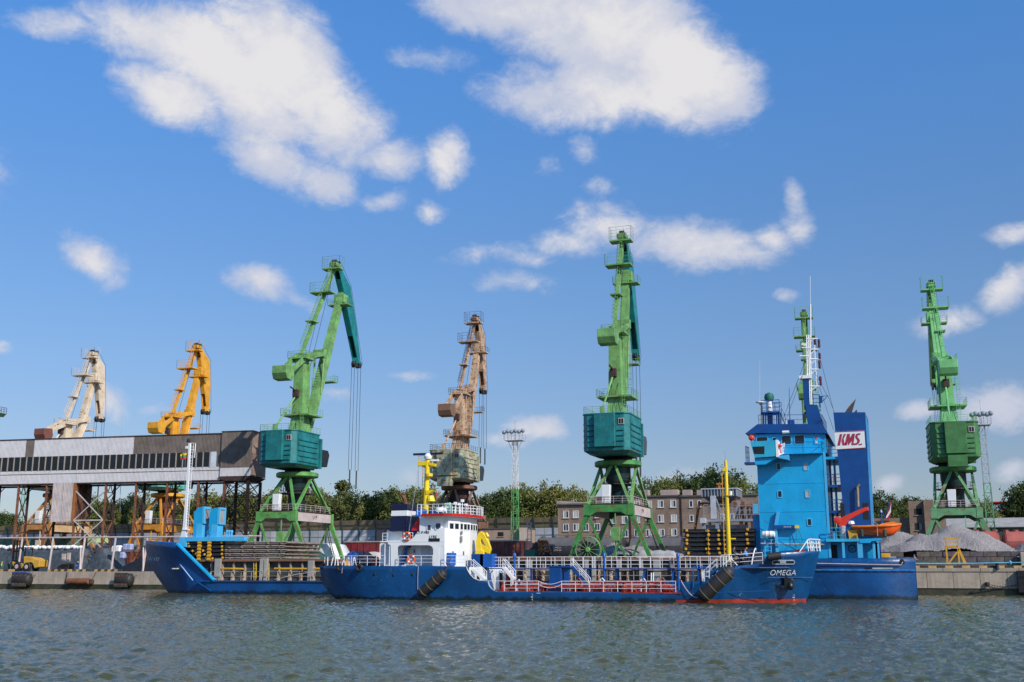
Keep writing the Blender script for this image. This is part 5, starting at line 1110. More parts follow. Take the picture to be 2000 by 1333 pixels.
for k in (.35, .7): m.tube([P(1575, 1077 - 23 * k, YC - 1.7), P(1601.5, 1077 - 22 * k, YC - .1)], .04, 4)
m.tube([P(1602, 1077, YC + .2), P(1600, 1054, YC + .3), P(1583, 1053, YC + 1.8)], .05, 5); m.build('bow_rail', WHITEP, om)
m = MB(); p = P(1562, 1078, YC - 1.5); m.box(p.x - .5, p.x + .5, p.y, p.y + .6, p.z - .3, p.z + .25); m.build('windlass', RED, om, bevel=.08)
for (px, n_) in ((1551, 0), (1040, 1)):
    for k, s_ in enumerate(('5', '48', '6')): q = (on_bow(px - (1 if k == 1 else 0), (1163 if n_ == 0 else 1162) + k * 4.5 - (0), .06)); text('draught_mark', s_, .24, WHITEP, om, q, (R(90) - (tilt if n_ == 0 else 0), 0, ang if n_ == 0 else 0), .006)
m = MB(); box_px(m, 1048, 1158.5, 1055, 1159.5, YN - .04, .04); m.build('deck_line_mark', WHITEP, om)
for (px, py) in ((731, 1122), (805, 1123), (768, 1124)): m = MB(); q = on_bow(px, py, .03); m.lathe([(.13, 0), (.17, .03), (.17, .05)], q + Vector((0, -.02, 0)), 12, 'y'); m.build('scupper', BLACK if py < 1130 else STEELG, om)
for (px, y0, y1) in ((817, 1106, 1152), (669, 1109, 1120)): r = thing('hanging_rope', {817: 'white rope hanging straight down the hull beside the bridge', 669: 'short grey rope dangling from the stern fender'}[px], 'rope', tuple(P(px, y0, YN - .1))); m = MB(); m.tube([P(px, y0, YN - .1), P(px - 1, (y0 + y1) / 2, YN - .12), P(px - 1, y1, YN - .1)], .03, 4); m.build('strand', DIRTYW, r)
r = thing('hanging_rope', 'slack rope from the foredeck steps to the bow fender', 'rope', tuple(P(1330, 1134, YN - .1))); m = MB(); m.tube([P(1330 + k * 3.6, 1134 + 34 * math.sin(k / 9 * PI / 2) ** .9, YN - .1) for k in range(10)], .045, 5); m.build('strand', DIRTYW, r)
m = MB(); 
for px in (1373, 1376): m.tube([P(px, 1117, YN + .1), P(px, 1136, YN + .1)], .05, 4)
m.tube([P(1371, 1117, YN + .1), P(1386, 1117, YN + .1)], .05, 4); m.tube([P(1371, 1126, YN + .1), P(1386, 1126, YN + .1)], .05, 4); m.tube([P(1385.5, 1118, YN + .1), P(1385, 1130, YN + .1)], .05, 4); m.build('step_rail', WHITEP, om)
m = MB(); 
for a, b_ in (((1354, 1107), (1354, 1148)), ((1354, 1107), (1378, 1108)), ((1378, 1108), (1378, 1126))): m.tube([P(*a, YN + .1), P(*b_, YN + .1)], .06, 5)
m.build('fender_davit', PIPEB, om)
for px in (1290,): m = MB(); m.tube([P(px - 2, 1150, YN + .3), P(px - 10, 1140, YN + .4), P(px - 8, 1126, YN + .4)], .05, 5); m.build('hose', BLACK, om)
m = MB(); m.tube([P(1272, 1135, YN + 1), P(1272, 1119, YN + 1), P(1276, 1119, YN + 1), P(1276, 1135, YN + 1)], .07, 5); m.build('vent_pair', WHITEP, om)
hs_ = MB(); hs_.tube([P(1180 + k * 12, 1113 + 3.2 * abs(math.sin(k * .55)), YC - 1.2) for k in range(15)], .07, 5); hs_.build('cargo_hose', BLACK, om)
# white fairlead frame and black windlass cover on the forecastle
m = MB()
for a, b_ in (((1424, 1086), (1424, 1094)), ((1424, 1094), (1413, 1104)), ((1428, 1086), (1429, 1093)), ((1429, 1093), (1440, 1105)), ((1418, 1086), (1418, 1107)), ((1413, 1086), (1413, 1107))): m.tube([P(*a, YN + .6), P(*b_, YN + .6)], .06, 5)
m.build('fender_frame', WHITEP, om)
lump(1467, 1106, YC + 1.6, 1.5, 1.2, 1.75, CANV, 7)
m = MB(); p = P(1467, 1106, YC + 1.6); m.tube([(p.x + .2 + .35 * math.sin(k * PI / 10), p.y - 1.35 * math.cos(k * PI / 10), p.z + 1.85 * math.sin(k * PI / 10)) for k in range(8)], .07, 6); m.build('cover_strap', WHITEP, om)
# yellow foremast
Yf = YC + .8
fm = MB(); fm.tube([P(1424.5, 1098, Yf), P(1420, 980, Yf), P(1417.5, 905, Yf), P(1417, 899, Yf)], .25, 12, .12); fm = fm.build('foremast', YEL, om, smooth=True)
m = MB(); m.ladder(P(1419, 1085, Yf), P(1413.5, 916, Yf), .4, (1, 0, 0), .5, .05); m.build('mast_ladder', YEL2, fm)
m = MB(); m.box(P(1418, 0, Yf).x if False else P(1419, 968, Yf).x, P(1429, 968, Yf).x, Yf - .3, Yf + .3, P(1419, 969, Yf).z, P(1419, 967.5, Yf).z); m.build('lamp_bracket', YEL, fm); m = MB(); m.lathe([(.18, 0), (.18, .4)], P(1427, 967, Yf), 8); m.build('mast_lamp', WHITE, fm)
m = MB(); m.tube([P(1424, 1053, Yf), P(1437, 1053, Yf)], .09); m.box(P(1412, 920, Yf).x, P(1420, 920, Yf).x, Yf - .2, Yf + .2, P(1412, 921, Yf).z, P(1412, 914, Yf).z); m.build('yard_arm', YEL, fm)
m = MB(); m.tube([P(1414, 914, Yf), P(1403, 914, Yf)], .03, 4); m.tube([P(1403, 914, Yf), P(1405, 922, Yf)], .02, 4); m.tube([P(1417, 899, Yf), P(1416, 880, Yf)], .03, 4); m.build('aerial', FLOODG, fm)
# yellow knuckle boom crane on the tanker deck
Yk = YC + 1.0
kb = thing('deck_crane', 'bright yellow folded knuckle boom crane in front of the white bridge', 'deck crane', tuple(P(941, 1086, Yk)))
def kp(px, py): return P(px, py, Yk)
m = MB(); m.prism([(kp(930, 1087).x, kp(930, 1087).z), (kp(949, 1087).x, kp(949, 1087).z), (kp(947, 1076).x, kp(947, 1076).z), (kp(941, 1073).x, kp(941, 1073).z), (kp(932, 1076).x, kp(932, 1076).z)], Yk - .5, Yk + .5); m.build('base', YEL, kb, bevel=.05)
m = MB(); m.beam([kp(938, 1076), kp(936, 1058), kp(939, 1044), kp(943, 1041)], [(.8, .7), (.7, .6), (.6, .5), (.5, .4)], (0, 1, 0)); m.build('column', YEL, kb, bevel=.03)
m = MB(); m.beam([kp(941, 1042), kp(949, 1056), kp(957, 1074)], [(.6, .5), (.6, .55), (.4, .4)], (0, 1, 0)); m.build('upper_arm', YEL, kb, bevel=.03)
m = MB(); m.beam([kp(937, 1066), kp(946, 1072), kp(957, 1078), kp(958, 1073)], [(.6, .6), (.65, .7), (.5, .5), (.3, .3)], (0, 1, 0)); m.build('lower_arm', YEL, kb, bevel=.03)
m = MB(); m.tube([kp(943, 1048), kp(951, 1043), kp(953, 1049)], .2, 8); m.build('hydraulic_link', YEL, kb); m = MB(); m.tube([kp(940, 1070), kp(944, 1054)], .12, 6); m.build('cylinder', FLOODG, kb)
# ================================================================== the long cargo ship behind the tanker
KN, KC = 133.0, 141.0
ks = thing('cargo_ship', 'long blue cargo ship with tall cyan bridge aft, moored behind the tanker', 'ship', (-50, KC, 0))
def kx(px, py, Y=KN): return PX(px, py, Y)
def kz(px, py, Y=KN): return PZ(px, py, Y)
def kpx(mb, px0, py0, px1, py1, Y, dep): return box_px(mb, px0, py0, px1, py1, Y, dep)
ZKD = kz(700, 1135)
K = []
for px, py, hb, fu, zb in ((285, 1057.5, .5, .6, 6.0), (288, 1057.8, 1.7, .5, 4.0), (294, 1058.2, 3.2, .36, 2.2), (301, 1058.8, 4.6, .34, .7), (309, 1059.5, 5.8, .38, -.5), (317, 1060, 6.6, .46, -1), (326, 1060.4, 7.2, .56, -1), (336, 1061, 7.6, .66, -1), (347, 1062, 7.85, .75, -1), (352, 1068, 7.9, .78, -1), (362, 1078, 7.95, .84, -1), (376, 1091.5, 8, .9, -1), (392, 1107, 8, .95, -1), (406, 1120.5, 8, .98, -1), (419, 1133, 8, .99, -1), (424, 1134.6, 8, 1, -1), (640, 1136, 8, 1, -1), (1000, 1137, 8, 1, -1), (1400, 1137, 8, 1, -1), (1470, 1122, 8, 1, -1), (1478, 1091.5, 8, 1, -1), (1600, 1091, 8, 1, -1), (1700, 1091, 8, 1, -1), (1786, 1091, 8, 1, -1)):
    Yl = KC - hb; K.append((kx(px, py, Yl), kz(px, py, Yl), zb, hb, fu, .75 if px < 420 else .6))
h = hull_mesh(K, KC, 6.4, 12).build('hull', HULLK, ks, smooth=True); sm_ = h.modifiers.new('thick', 'SOLIDIFY'); sm_.thickness = .08; sm_.offset = -1
m = MB(); m.box(kx(424, 1135), kx(1790, 1135) - .5, KN + .06, KC + 7.9, ZKD - .2, ZKD - .02); m.build('main_deck', RUSTD, ks)
zfk = kz(330, 1066, KC) - .2; m = MB(); m.prism([(kx(292, 1062, KC), KC - .6), (kx(312, 1062, 136), KC - 5), (kx(348, 1062, KN), KC - 7.4), (kx(352, 1062, KN), KC + 7.4), (kx(312, 1062, 136), KC + 5), (kx(292, 1062, KC), KC + .6)], zfk - .1, zfk, 'z'); m.build('foredeck', DKBLUE, ks)
# swept bulwark edge and its chine lines
m = MB(); m.beam([(kx(347, 1062), KN - .06, kz(347, 1062)), (kx(419, 1133.5), KN - .06, kz(419, 1133.5))], (.55, .22), (0, 1, 0)); m.build('bulwark_cap', CYAN, ks)
m = MB(); m.tube([(kx(324, 1080), KN + 1.15, kz(324, 1080)), (kx(377, 1134), KN - .02, kz(377, 1134))], .07, 5); m.build('chine_bar', mat("pale_blue_bar", (.35, .5, .8), .5), ks)
m = MB(); m.tube([(kx(384, 1136), KN - .05, kz(384, 1136)), (kx(640, 1137), KN - .05, kz(640, 1137))], .12, 6); m.tube([(kx(384, 1136), KN - .05, kz(384, 1136)), (kx(414, 1156), KN - .03, kz(414, 1156))], .12, 6); m.build('rubbing_strake', HULLK, ks)
for px in (298, 304, 310, 317, 324, 331, 338, 345): pass
m = MB(); m.tube([(s[0], KC - s[3] + .05, s[1] + .03) for s in K[:9]], .09, 5); m.build('bow_cap_rail', PIPEB, ks)
# name on the bow (the letters that show round the curve)
def on_hull(K_, yc, zref, px, py, off, y0, y1):
    d = ray(px, py); Y = y0
    while Y < y1:
        tt = Y / d.y; x = d.x * tt; z = CAM_H + d.z * tt
        for s0, s1 in zip(K_[:-1], K_[1:]):
            if s0[0] <= x <= s1[0] and s1[0] > s0[0]:
                f = (x - s0[0]) / (s1[0] - s0[0])
                def hbz(s): q = max(0, min(1.25, (z - s[2]) / max(.01, zref - s[2]))); return s[3] * (s[4] + (1 - s[4]) * q ** s[5])
                if Y >= yc - (hbz(s0) * (1 - f) + hbz(s1) * f): return Vector((x, Y - off, z))
        Y += .02
    return None
q0, q1 = on_hull(K, KC, 6.4, 301, 1092, .1, 130, 141), on_hull(K, KC, 6.4, 312, 1093, .1, 130, 141)
if q0 and q1:
    a_ = math.atan2(q1.y - q0.y, q1.x - q0.x); mt_ = mat("pale_yellow_letter_paint", (.75, .73, .62), .6, var=.05)
    for i, chh in enumerate("ERLAND"):
        q = on_hull(K, KC, 6.4, 292.5 + i * 4.0 + (.6 if i > 2 else 0), 1091.5 + i * .28, .42, 130, 141)
        if q: text('lettering', chh, .78, mt_, ks, q, (R(78), 0, a_ * .9), .012, xs=.62)
m = MB(); kpx(m, 336, 1110, 340, 1112, KN + .4, .5); kpx(m, 342, 1110, 345, 1112, KN + .35, .5); m.build('light_fitting', mat("pale_lamp", (.7, .65, .55), .5), ks)
# forward cyan coaming and vent houses
YA = KN + .9
m = MB(); kpx(m, 350, 1049.5, 363, 1069, YA, 1.0); kpx(m, 363, 1049.5, 477, 1057, YA, .9); m.build('forward_breakwater', LCYAN, ks, bevel=.03)
m = MB(); kpx(m, 363, 1058, 420, 1080, YA + 3, .3); m.build('breakwater_inner', DARK, ks)
def venthouse(pxl, pxr, pyt, pyb, Y, wd):
    x0, x1 = PX(pxl, pyt, Y), PX(pxr, pyt, Y); zt, zm, zb = PZ(pxl, pyt, Y), PZ(pxl, pyt + 24, Y), PZ(pxl, pyb, Y)
    m = MB(); m.prism([(x0, zb), (x1, zb), (x1, zt), (x0 + (x1 - x0) * .55, zt), (x0, PZ(pxl, pyt + 9, Y))], Y, Y + wd); vh = m.build('vent_house', CYAN, ks)
    m = MB(); m.plate([(Y - .05, zm - .6), (Y + wd + .05, zm - .6), (Y + wd + .05, zt + .06), (Y - .05, zt + .06)], [[(Y + .2, zm - .35), (Y + wd - .2, zm - .35), (Y + wd - .2, zt - .25), (Y + .2, zt - .25)]], x1 - .02, x1 + .35, 'x'); m.build('vent_frame', LCYAN, vh)
    m = MB()
    for k in range(8): yy = Y + .25 + (wd - .5) * k / 7; m.box(x1 + .02, x1 + .22, yy - .05, yy + .05, zm - .35, zt - .25)
    m.box(x1, x1 + .05, Y + .2, Y + wd - .2, zm - .35, zt - .25); m.build('grille', mat("grey_beige_grille", (.34, .31, .28), .7), vh)
    m = MB(); m.box(x1 - .9, x1 + .1, Y - .02, Y + wd * .9, zb, zm - .6); m.build('vent_post', LCYAN, vh)
    return x0, x1
venthouse(380, 396, 991, 1050, YA + .6, 1.55); venthouse(410, 425.5, 992.5, 1050, YA + .6, 1.55)
m = MB(); m.tube([P(396, 995, YA + 1), P(425, 996, YA + 1)], .07, 5); m.build('tie_bar', STEELG, ks)
for px in (443, 447.5, 452): p = P(px, 1050, YA + .5); m = MB(); m.lathe([(.14, 0), (.14, .6), (.2, .65), (.2, .9), (.13, 1.0)], p, 8); m.build('bollard_post', LCYAN, ks)
railobj('railing', [P(404, 1050, YA + .3), P(411, 1050, YA + .3)], ks, CYAN, .9, .4)
# forward white mast with ladder
Ym2 = KC - 1.0
def mq(px, py): return P(px, py, Ym2)
fmk = MB(); fmk.beam([mq(359, 1052), mq(361, 1030), mq(366, 960), mq(371, 866)], [(1.0, .45), (.5, .35), (.36, .3), (.32, .28)], (1, 0, 0)); fmk = fmk.build('forward_mast', WHITE, ks)
m = MB(); m.ladder(mq(363.5, 1045), mq(375.5, 868), .45, (1, 0, 0), .42, .05); m.tube([mq(374, 866), mq(382, 866.5), mq(380, 894), mq(373, 893)], .07, 5); m.tube([mq(374, 879), mq(381, 879)], .05, 5); m.build('mast_ladder', WHITEP, fmk)
m = MB(); m.lathe([(.25, 0), (.3, .1), (.2, .5)], mq(368, 864), 8); m.build('masthead_lamp', BLACK, fmk); m = MB(); m.box(mq(363.5, 874).x, mq(368, 874).x, Ym2 - .2, Ym2, mq(364, 877).z, mq(364, 872).z); m.build('light_fitting', WHITE, fmk)
m = MB(); m.box(mq(359, 1034).x, mq(369, 1034).x, Ym2 - .3, Ym2 + .3, mq(360, 1036).z, mq(360, 1034).z); m.build('mast_step', WHITEP, fmk)
r = thing('flag', 'yellow green and red flag flying at the white forward mast of the cargo ship', 'flag', tuple(mq(360, 890)))
m = MB(); m.tube([mq(362, 872), mq(361, 950)], .02, 4); m.build('halyard', FLOODG, r)
for k, c_ in enumerate(((.75, .45, .02), (.01, .22, .08), (.6, .01, .02))):
    a = mq(352.5, 887.5 + k * 3.6); b_ = mq(365.5, 884.5 + k * 3.6); h_ = .33
    m = MB(); vs = []; n = 6
    for i in range(n + 1): p = a.lerp(b_, i / n); yy = .12 * math.sin(i * 1.4 + k * .3); vs += [(p.x, p.y + yy, p.z), (p.x, p.y + yy, p.z - h_), (p.x, p.y + yy + .02, p.z), (p.x, p.y + yy + .02, p.z - h_)]
    fs = [];
    for i in range(n): q = i * 4; fs += [(q, q + 4, q + 5, q + 1), (q + 3, q + 7, q + 6, q + 2), (q, q + 2, q + 6, q + 4), (q + 1, q + 5, q + 7, q + 3)]
    m.add(vs, fs); m.build('stripe', mat("flag_cloth_%d" % k if False else ("yellow_flag_cloth", "green_flag_cloth", "red_flag_cloth")[k], c_, .8, bump=0), r)
# ---- stacks of hatch covers
def cover(name, label, pxa, pxb, pxc, py0, py1, Y, grp, black_left=True):
    r = thing('hatch_cover', label, 'hatch cover', tuple(P(pxa, py1, Y)), group=grp)
    if pxb > pxa:
        a, b_ = P(pxa, py0, Y), P(pxb, py1, Y); hh = a.z - b_.z
        m = MB(); m.box(a.x, b_.x, Y, Y + 10.5, b_.z + hh * .12, a.z - hh * .1); m.build('frame', BLACK, r, bevel=.03)
        m = MB(); m.box(a.x - .15, b_.x, Y - .12, Y + .02, b_.z + hh * .25, b_.z + hh * .5); m.build('edge_beam', mat("charcoal_steel", (.03, .032, .035), .5), r)
        for fx_ in ((.12, .42, .62, .97) if pxb - pxa < 80 else (.05, .34, .5, .9)):
            xx = a.x + (b_.x - a.x) * fx_ + random.uniform(-.1, .1); m = MB(); m.lathe([(.05, -.1), (.17, -.08), (.17, .0), (.05, .02)], (xx, Y - .14, b_.z + hh * random.uniform(.45, .7)), 8, 'y'); m.build('lug', YEL2, r)
        for q in range(3): xx = a.x + (b_.x - a.x) * (.2 + .27 * q); m = MB(); m.box(xx - .1, xx + .1, Y - .08, Y + .05, b_.z + hh * .1, a.z - hh * .1); m.build('rib', BLACK, r)
    if pxc > pxb:
        a, b_ = P(pxb, py0, Y + .3), P(pxc, py1, Y + .3); hh = a.z - b_.z
        m = MB(); m.prism([(a.x, b_.z + hh * .2), (b_.x - .4, b_.z + hh * .15), (b_.x, b_.z + hh * .45), (b_.x - .25, a.z - hh * .15), (a.x, a.z - hh * .12)], Y + .3, Y + 9.5); m.build('panel', SLAB, r)
        m = MB(); m.box(a.x, b_.x - .2, Y + .2, Y + .32, a.z - hh * .35, a.z - hh * .15); m.build('edge_flange', mat("pale_rusty_edge", (.42, .36, .30), .7, rust=.3), r)
        for q in range(5): xx = a.x + (b_.x - a.x) * (.1 + .2 * q); m = MB(); m.box(xx - .12, xx + .12, Y + .15, Y + .35, b_.z + hh * .2, a.z - hh * .2); m.build('bracket', SLAB, r)
names5 = ('topmost', 'second from the top', 'middle one', 'second from the bottom', 'lowest')
for k in range(5):
    cover('c', 'black and grey hatch cover, %s of the long stack behind the bow' % names5[k], 361 + k * 5 if k > 1 else 361, 437, 562 - (k % 2) * 4, 1057.5 + k * 7.5, 1064.6 + k * 7.5, KN + 1.3, 'hatch covers stacked forward')
names6 = ('topmost', 'second from the top', 'third from the top', 'third from the bottom', 'second from the bottom', 'lowest')
for k in range(6):
    cover('c', 'black hatch cover, %s of the stack before the cyan bridge' % names6[k], 1334 + (k % 2) * 3, 1474, 0, 1033 + k * 8.8, 1041.4 + k * 8.8, KN + 1.3, 'hatch covers stacked aft')
for px in (388.5, 408, 1383.5, 1414.5):
    y0, y1 = (1057, 1096) if px < 500 else (1033, 1086); m = MB(); a, b_ = P(px - 1.4, y0, KN + 1.0), P(px + 1.4, y1, KN + 1.0); m.box(a.x, b_.x, KN + .95, KN + 1.1, b_.z, a.z)
    for q in range(6): zz = b_.z + (a.z - b_.z) * (q + .5) / 6; m.box(a.x - .02, b_.x + .15, KN + .85, KN + 1.0, zz - .1, zz + .1)
    m.build('locking_post', YEL2, ks)
# ---- hold coaming with its stanchions, pipes and side rail
zc0, zc1 = kz(500, 1134, KN + 1.6), kz(500, 1097, KN + 1.6); xA, xB = kx(385, 1120, KN + 1.6), kx(1475, 1120, KN + 1.6)
m = MB(); m.box(xA, xB, KN + 1.75, KC + 6.4, zc0 - .1, zc1); m.build('coaming_plate', HOLDG, ks)
m = MB(); m.box(xA, xB, KN + 1.1, KN + 2.2, zc1, zc1 + .28); m.build('coaming_top', mat("rusty_brown_coaming", (.22, .11, .07), .7, rust=.4, streak=.3), ks)
mm = MB(); mm.prism([(1.78, 0), (1.1, 0), (1.1, .5), (1.45, 1.4), (1.3, zc1 - zc0 - .35), (1.55, zc1 - zc0 - .05), (1.78, zc1 - zc0 - .02)], -.09, .09, 'x'); stm = mm.mesh('stanchion', GRATE)
step = (kx(488, 1120, KN + 1.6) - kx(466, 1120, KN + 1.6)); x = xA + .6; n_ = 0
while x < xB: piece('stanchion', stm, ks, (x + 50, KN - KC, zc0)); x += step
for px, w_ in ((425, .9), (511, .5), (519, .5), (607, .8), (1033, .8), (1146, .45), (1160, .45), (1209, .35), (1252, .4), (1283, .8)):
    x = kx(px, 1115, KN + .9); m = MB(); m.box(x - w_ / 2, x + w_ / 2, KN + .75, KN + 1.15, zc0, zc1 + (.4 if px in (425, 511, 519, 1160) else .1)); m.build('deck_post', mat("dusty_grey_post", (.36, .34, .31), .65, streak=.3, rust=.15), ks)
for a0, a1 in ((432, 475), (536, 606), (612, 640), (985, 1072), (1180, 1230), (1236, 1302), (1318, 1360)):
    m = MB(); m.tube([P(a0, 1111, KN + .95), P(a1, 1111.5, KN + .95)], .13, 6); m.build('yellow_pipe', YEL2, ks)
for px in (498, 523): m = MB(); m.ladder(P(px, 1133, KN + .9), P(px, 1100, KN + .9), .4, (1, 0, 0), .35, .045); m.build('coaming_ladder', YEL, ks)
for a0, a1 in ((412, 510), (520, 606), (612, 640), (925, 1150), (1160, 1400)):
    mb = MB(); A_, B_ = P(a0, 1134.5, KN + .15), P(a1, 1135.5, KN + .15); mb.rail([A_, B_], 1.28, 1.75, .045, 2); mb.build('side_railing', GRATE, ks)
for px in (1025, 1060, 1193, 1325): p = P(px, 1133, KN + .6); m = MB(); m.lathe([(.25, 0), (.25, .8), (.32, .85), (.32, 1.1), (.1, 1.2)], p, 10); m.build('deck_vent', GRATE, ks)
r = thing('mooring_rope', 'grey rope running up along the side rail of the cargo ship near the bow', 'rope', tuple(P(540, 1135, KN))); m = MB(); m.tube([P(536, 1132, KN + .1), P(580, 1122, KN + .1), P(628, 1115, KN + .1)], .05, 4); m.build('strand', DIRTYW, r)
# ---- bridge block
YB = KN + 1.0; YBf = KC + 6.5
bx0, bx1 = PX(1481, 960, YB), PX(1612, 960, YB)
zb0, zb1 = PZ(1550, 1090, YB), PZ(1550, 884, YB)
m = MB(); m.box(bx0, bx1, YB, YBf, zb0 - 1, zb1); m.build('accommodation_block', CYAN, ks)
m = MB(); kpx(m, 1470, 1006, 1490, 1090, YB + 1.4, 9); m.build('stair_trunk', CYAN, ks)
for py in (944, 999.5, 1053): z = PZ(1550, py, YB); m = MB(); m.box(bx0 - .03, bx1 + .03, YB - .03, YBf + .02, z - .04, z + .04); m.build('deck_seam', CYAN, ks)
for (a, b_, c_, d_, pn) in ((1517.5, 906, 1524, 917, GLASS), (1570.5, 905.5, 1577.5, 917.5, CURTAIN), (1519.5, 960, 1526.5, 971, GLASS), (1573.5, 959, 1581, 971, CURTAIN), (1577.5, 1014.5, 1584.5, 1026, GLASS)): window_on(ks, a, b_, c_, d_, YB, LCYAN, pn, .12)
# bridge deck
wz0, wz1 = PZ(1550, 886, YB), PZ(1550, 846.5, YB)
wx0, wx1 = PX(1474, 868, YB), PX(1613, 868, YB)
m = MB(); m.box(wx0, wx1, YB + .05, YBf, wz0 - .02, wz1); m.build('wheelhouse', CYAN, ks)
m = MB(); m.box(wx1 - .02, wx1 + .06, YB + .8, YB + 3.2, wz0 + .5, wz1 - .3); m.build('aft_windows', GLASS, ks)
m = MB(); m.prism([(PX(1456, 848, YB), PZ(1456, 848, YB)), (PX(1480, 829.5, YB), PZ(1480, 829.5, YB)), (PX(1607, 829, YB), PZ(1607, 829, YB)), (PX(1619, 850, YB), PZ(1619, 850, YB)), (PX(1612, 847, YB), PZ(1612, 847, YB)), (PX(1479, 847, YB), PZ(1479, 847, YB))], YB - .35, YBf + .4); m.build('bridge_roof', DKBLUE, ks)
for (a, b_, c_, d_) in ((1478, 855, 1499, 862), (1527, 852.5, 1545, 867.5), (1552, 851.5, 1571, 867), (1509, 856, 1516, 862)): window_on(ks, a, b_, c_, d_, YB + .05, LCYAN, GLASS, .1)
m = MB(); kpx(m, 1588, 851, 1601, 869, YB - .0, .08); m.build('door', CYAN, ks, bevel=.03)
m = MB(); p = P(1594, 855, YB - .04); m.lathe([(.16, 0), (.16, .04)], p, 10, 'y'); m.build('warning_disc', mat("signal_red_trim", (.55, .015, .012)), ks); m = MB(); kpx(m, 1592, 862, 1597, 866, YB - .06, .05); m.build('notice', WHITE, ks)
m = MB(); m.tube([P(1528, 844.5, YB - .5), P(1541, 844, YB - .5)], .17, 8); m.build('tube_lamp', WHITE, ks)
# wing cab out over the side
YW = YB - 2.2
m = MB(); a, b_ = P(1465, 863, YW), P(1517, 893, YW)
m.prism([(a.x, a.z), (b_.x, a.z + .05), (b_.x, b_.z + .1), (a.x + .45, b_.z)], YW, YB + .1); wg = m.build('bridge_wing', mat("sea_cyan_wing_paint", (.03, .38, .55), .4, var=.1), ks)
m = MB(); q = [(P(1470, 873, YW).x, P(1470, 873, YW).z), (P(1493, 872, YW).x, P(1493, 872, YW).z), (P(1493, 887, YW).x, P(1493, 887, YW).z), (P(1473, 887, YW).x, P(1473, 887, YW).z)]; m.prism(q, YW - .03, YW + .1); m.build('wing_opening', BLACK, wg)
m = MB(); m.box(b_.x - .05, b_.x + .22, YW - .05, YB, b_.z, a.z + .1); m.build('wing_edge', WHITE, wg)
m = MB(); m.prism([(b_.x + .2, b_.z + .1), (P(1543, 890, YB).x, b_.z + .25), (P(1543, 899, YB).x, b_.z - .35), (b_.x + .2, b_.z - .1)], YW + .2, YB - .02); m.build('wing_bracket', LCYAN, wg)
m = MB(); m.prism([(a.x + .4, b_.z), (b_.x, b_.z), (bx0 + 1.2, b_.z - .8), (bx0, b_.z - .8)], YW + .3, YB); m.build('wing_soffit', CYAN, wg)
m = MB(); kk = P(1464, 874, YW); m.rail([(kk.x - .5, YW + .1, b_.z - .5), (kk.x - .3, YW + 1.6, b_.z - .5)], 1.9, .5, .045); m.box(kk.x - .7, kk.x + .5, YW, YW + 1.5, b_.z - .75, b_.z - .5); m.build('wing_step', DKBLUE, wg)
m = MB()
for k in range(6): p = P(1521 + k * 2, 889 - k * .8, YW + .7 + k * .25); m.tube([p, p + Vector((.15, 0, 1.2))], .06, 4)
m.tube([P(1520, 871, YW + .5), P(1531, 869, YW + 1.7)], .06, 4); m.tube([P(1520, 889, YW + .5), P(1532, 885, YW + 1.7)], .06, 4); m.build('wing_rail', WHITEP, wg)
mb = MB(); A_ = P(1532, 886, YB - 1.0); B_ = P(1606, 886, YB - 1.0); mb.rail([A_, B_, B_ + Vector((.2, 1.5, 0))], 1.35, 2.2, .035, 2); mb.build('bridge_railing', DKBLUE, ks)
m = MB(); m.box(A_.x, B_.x, YB - 1.05, YB, A_.z - .1, A_.z); m.build('bridge_walkway', CYAN, ks)
for px, py in ((1467.5, 855.5), (1523, 871)):
    big = px < 1500; p = P(px, py, YW + .3); rr = .32 if big else .2; r = thing('searchlight' if big else 'life_ring_light', 'orange searchlight on the left corner of the cyan bridge wing' if big else 'small orange signal light on the wing rail', 'lamp', tuple(p)); m = MB()
    m.lathe([(rr * .5, -.35), (rr, -.2), (rr * 1.1, .3), (rr * .9, .35)], (0, 0, 0), 12, 'y'); m.build('lamp_housing', CRED, r, local=True, smooth=True); m = MB(); m.tube([(0, .1, -.3), (.05, .1, -.9)], .06, 5); m.build('stem', CRED, r, local=True)
# roof deck: rails, radar stand, antennas
zr = PZ(1550, 829, YB) ; 
mb = MB(); mb.rail([P(1482, 829.5, YB + .2), P(1606, 829, YB + .2)], 1.15, 1.9, .035, 2); mb.rail([P(1606, 829, YB + .2), P(1606, 829, YB + .2) + Vector((0, 8, 0))], 1.15, 2, .035, 2); mb.build('roof_railing', DKBLUE, ks)
YR = YB + 1.6
m = MB()
for px in (1486.5, 1492, 1517, 1522):
    for dy in (0, 2.0): m.tube([P(px, 829, YR) + Vector((0, dy, 0)), P(px, 806, YR) + Vector((0, dy, 0))], .09, 5)
a, b_ = P(1485, 806, YR), P(1523, 805, YR); m.box(a.x, b_.x, YR - .2, YR + 2.3, a.z - .12, a.z + .04); m.rail([(a.x, YR - .1, a.z), (b_.x, YR - .1, a.z)], 1.45, .9, .045, 3); m.rail([(b_.x, YR + 2.2, a.z), (a.x, YR + 2.2, a.z), (a.x, YR - .1, a.z)], 1.45, .9, .045, 3); m.build('radar_stand', DKBLUE, ks)
m = MB(); kpx(m, 1498, 808, 1509, 829, YR + .6, 1.0); m.build('stand_box', DKBLUE, ks)
m = MB(); m.ladder(P(1533, 829, YR), P(1524, 806, YR), .7, (0, 1, 0), .3, .05); m.tube([P(1536, 826, YR), P(1532, 808, YR), P(1522, 788, YR)], .05, 5); m.build('stand_ladder', DKBLUE, ks)
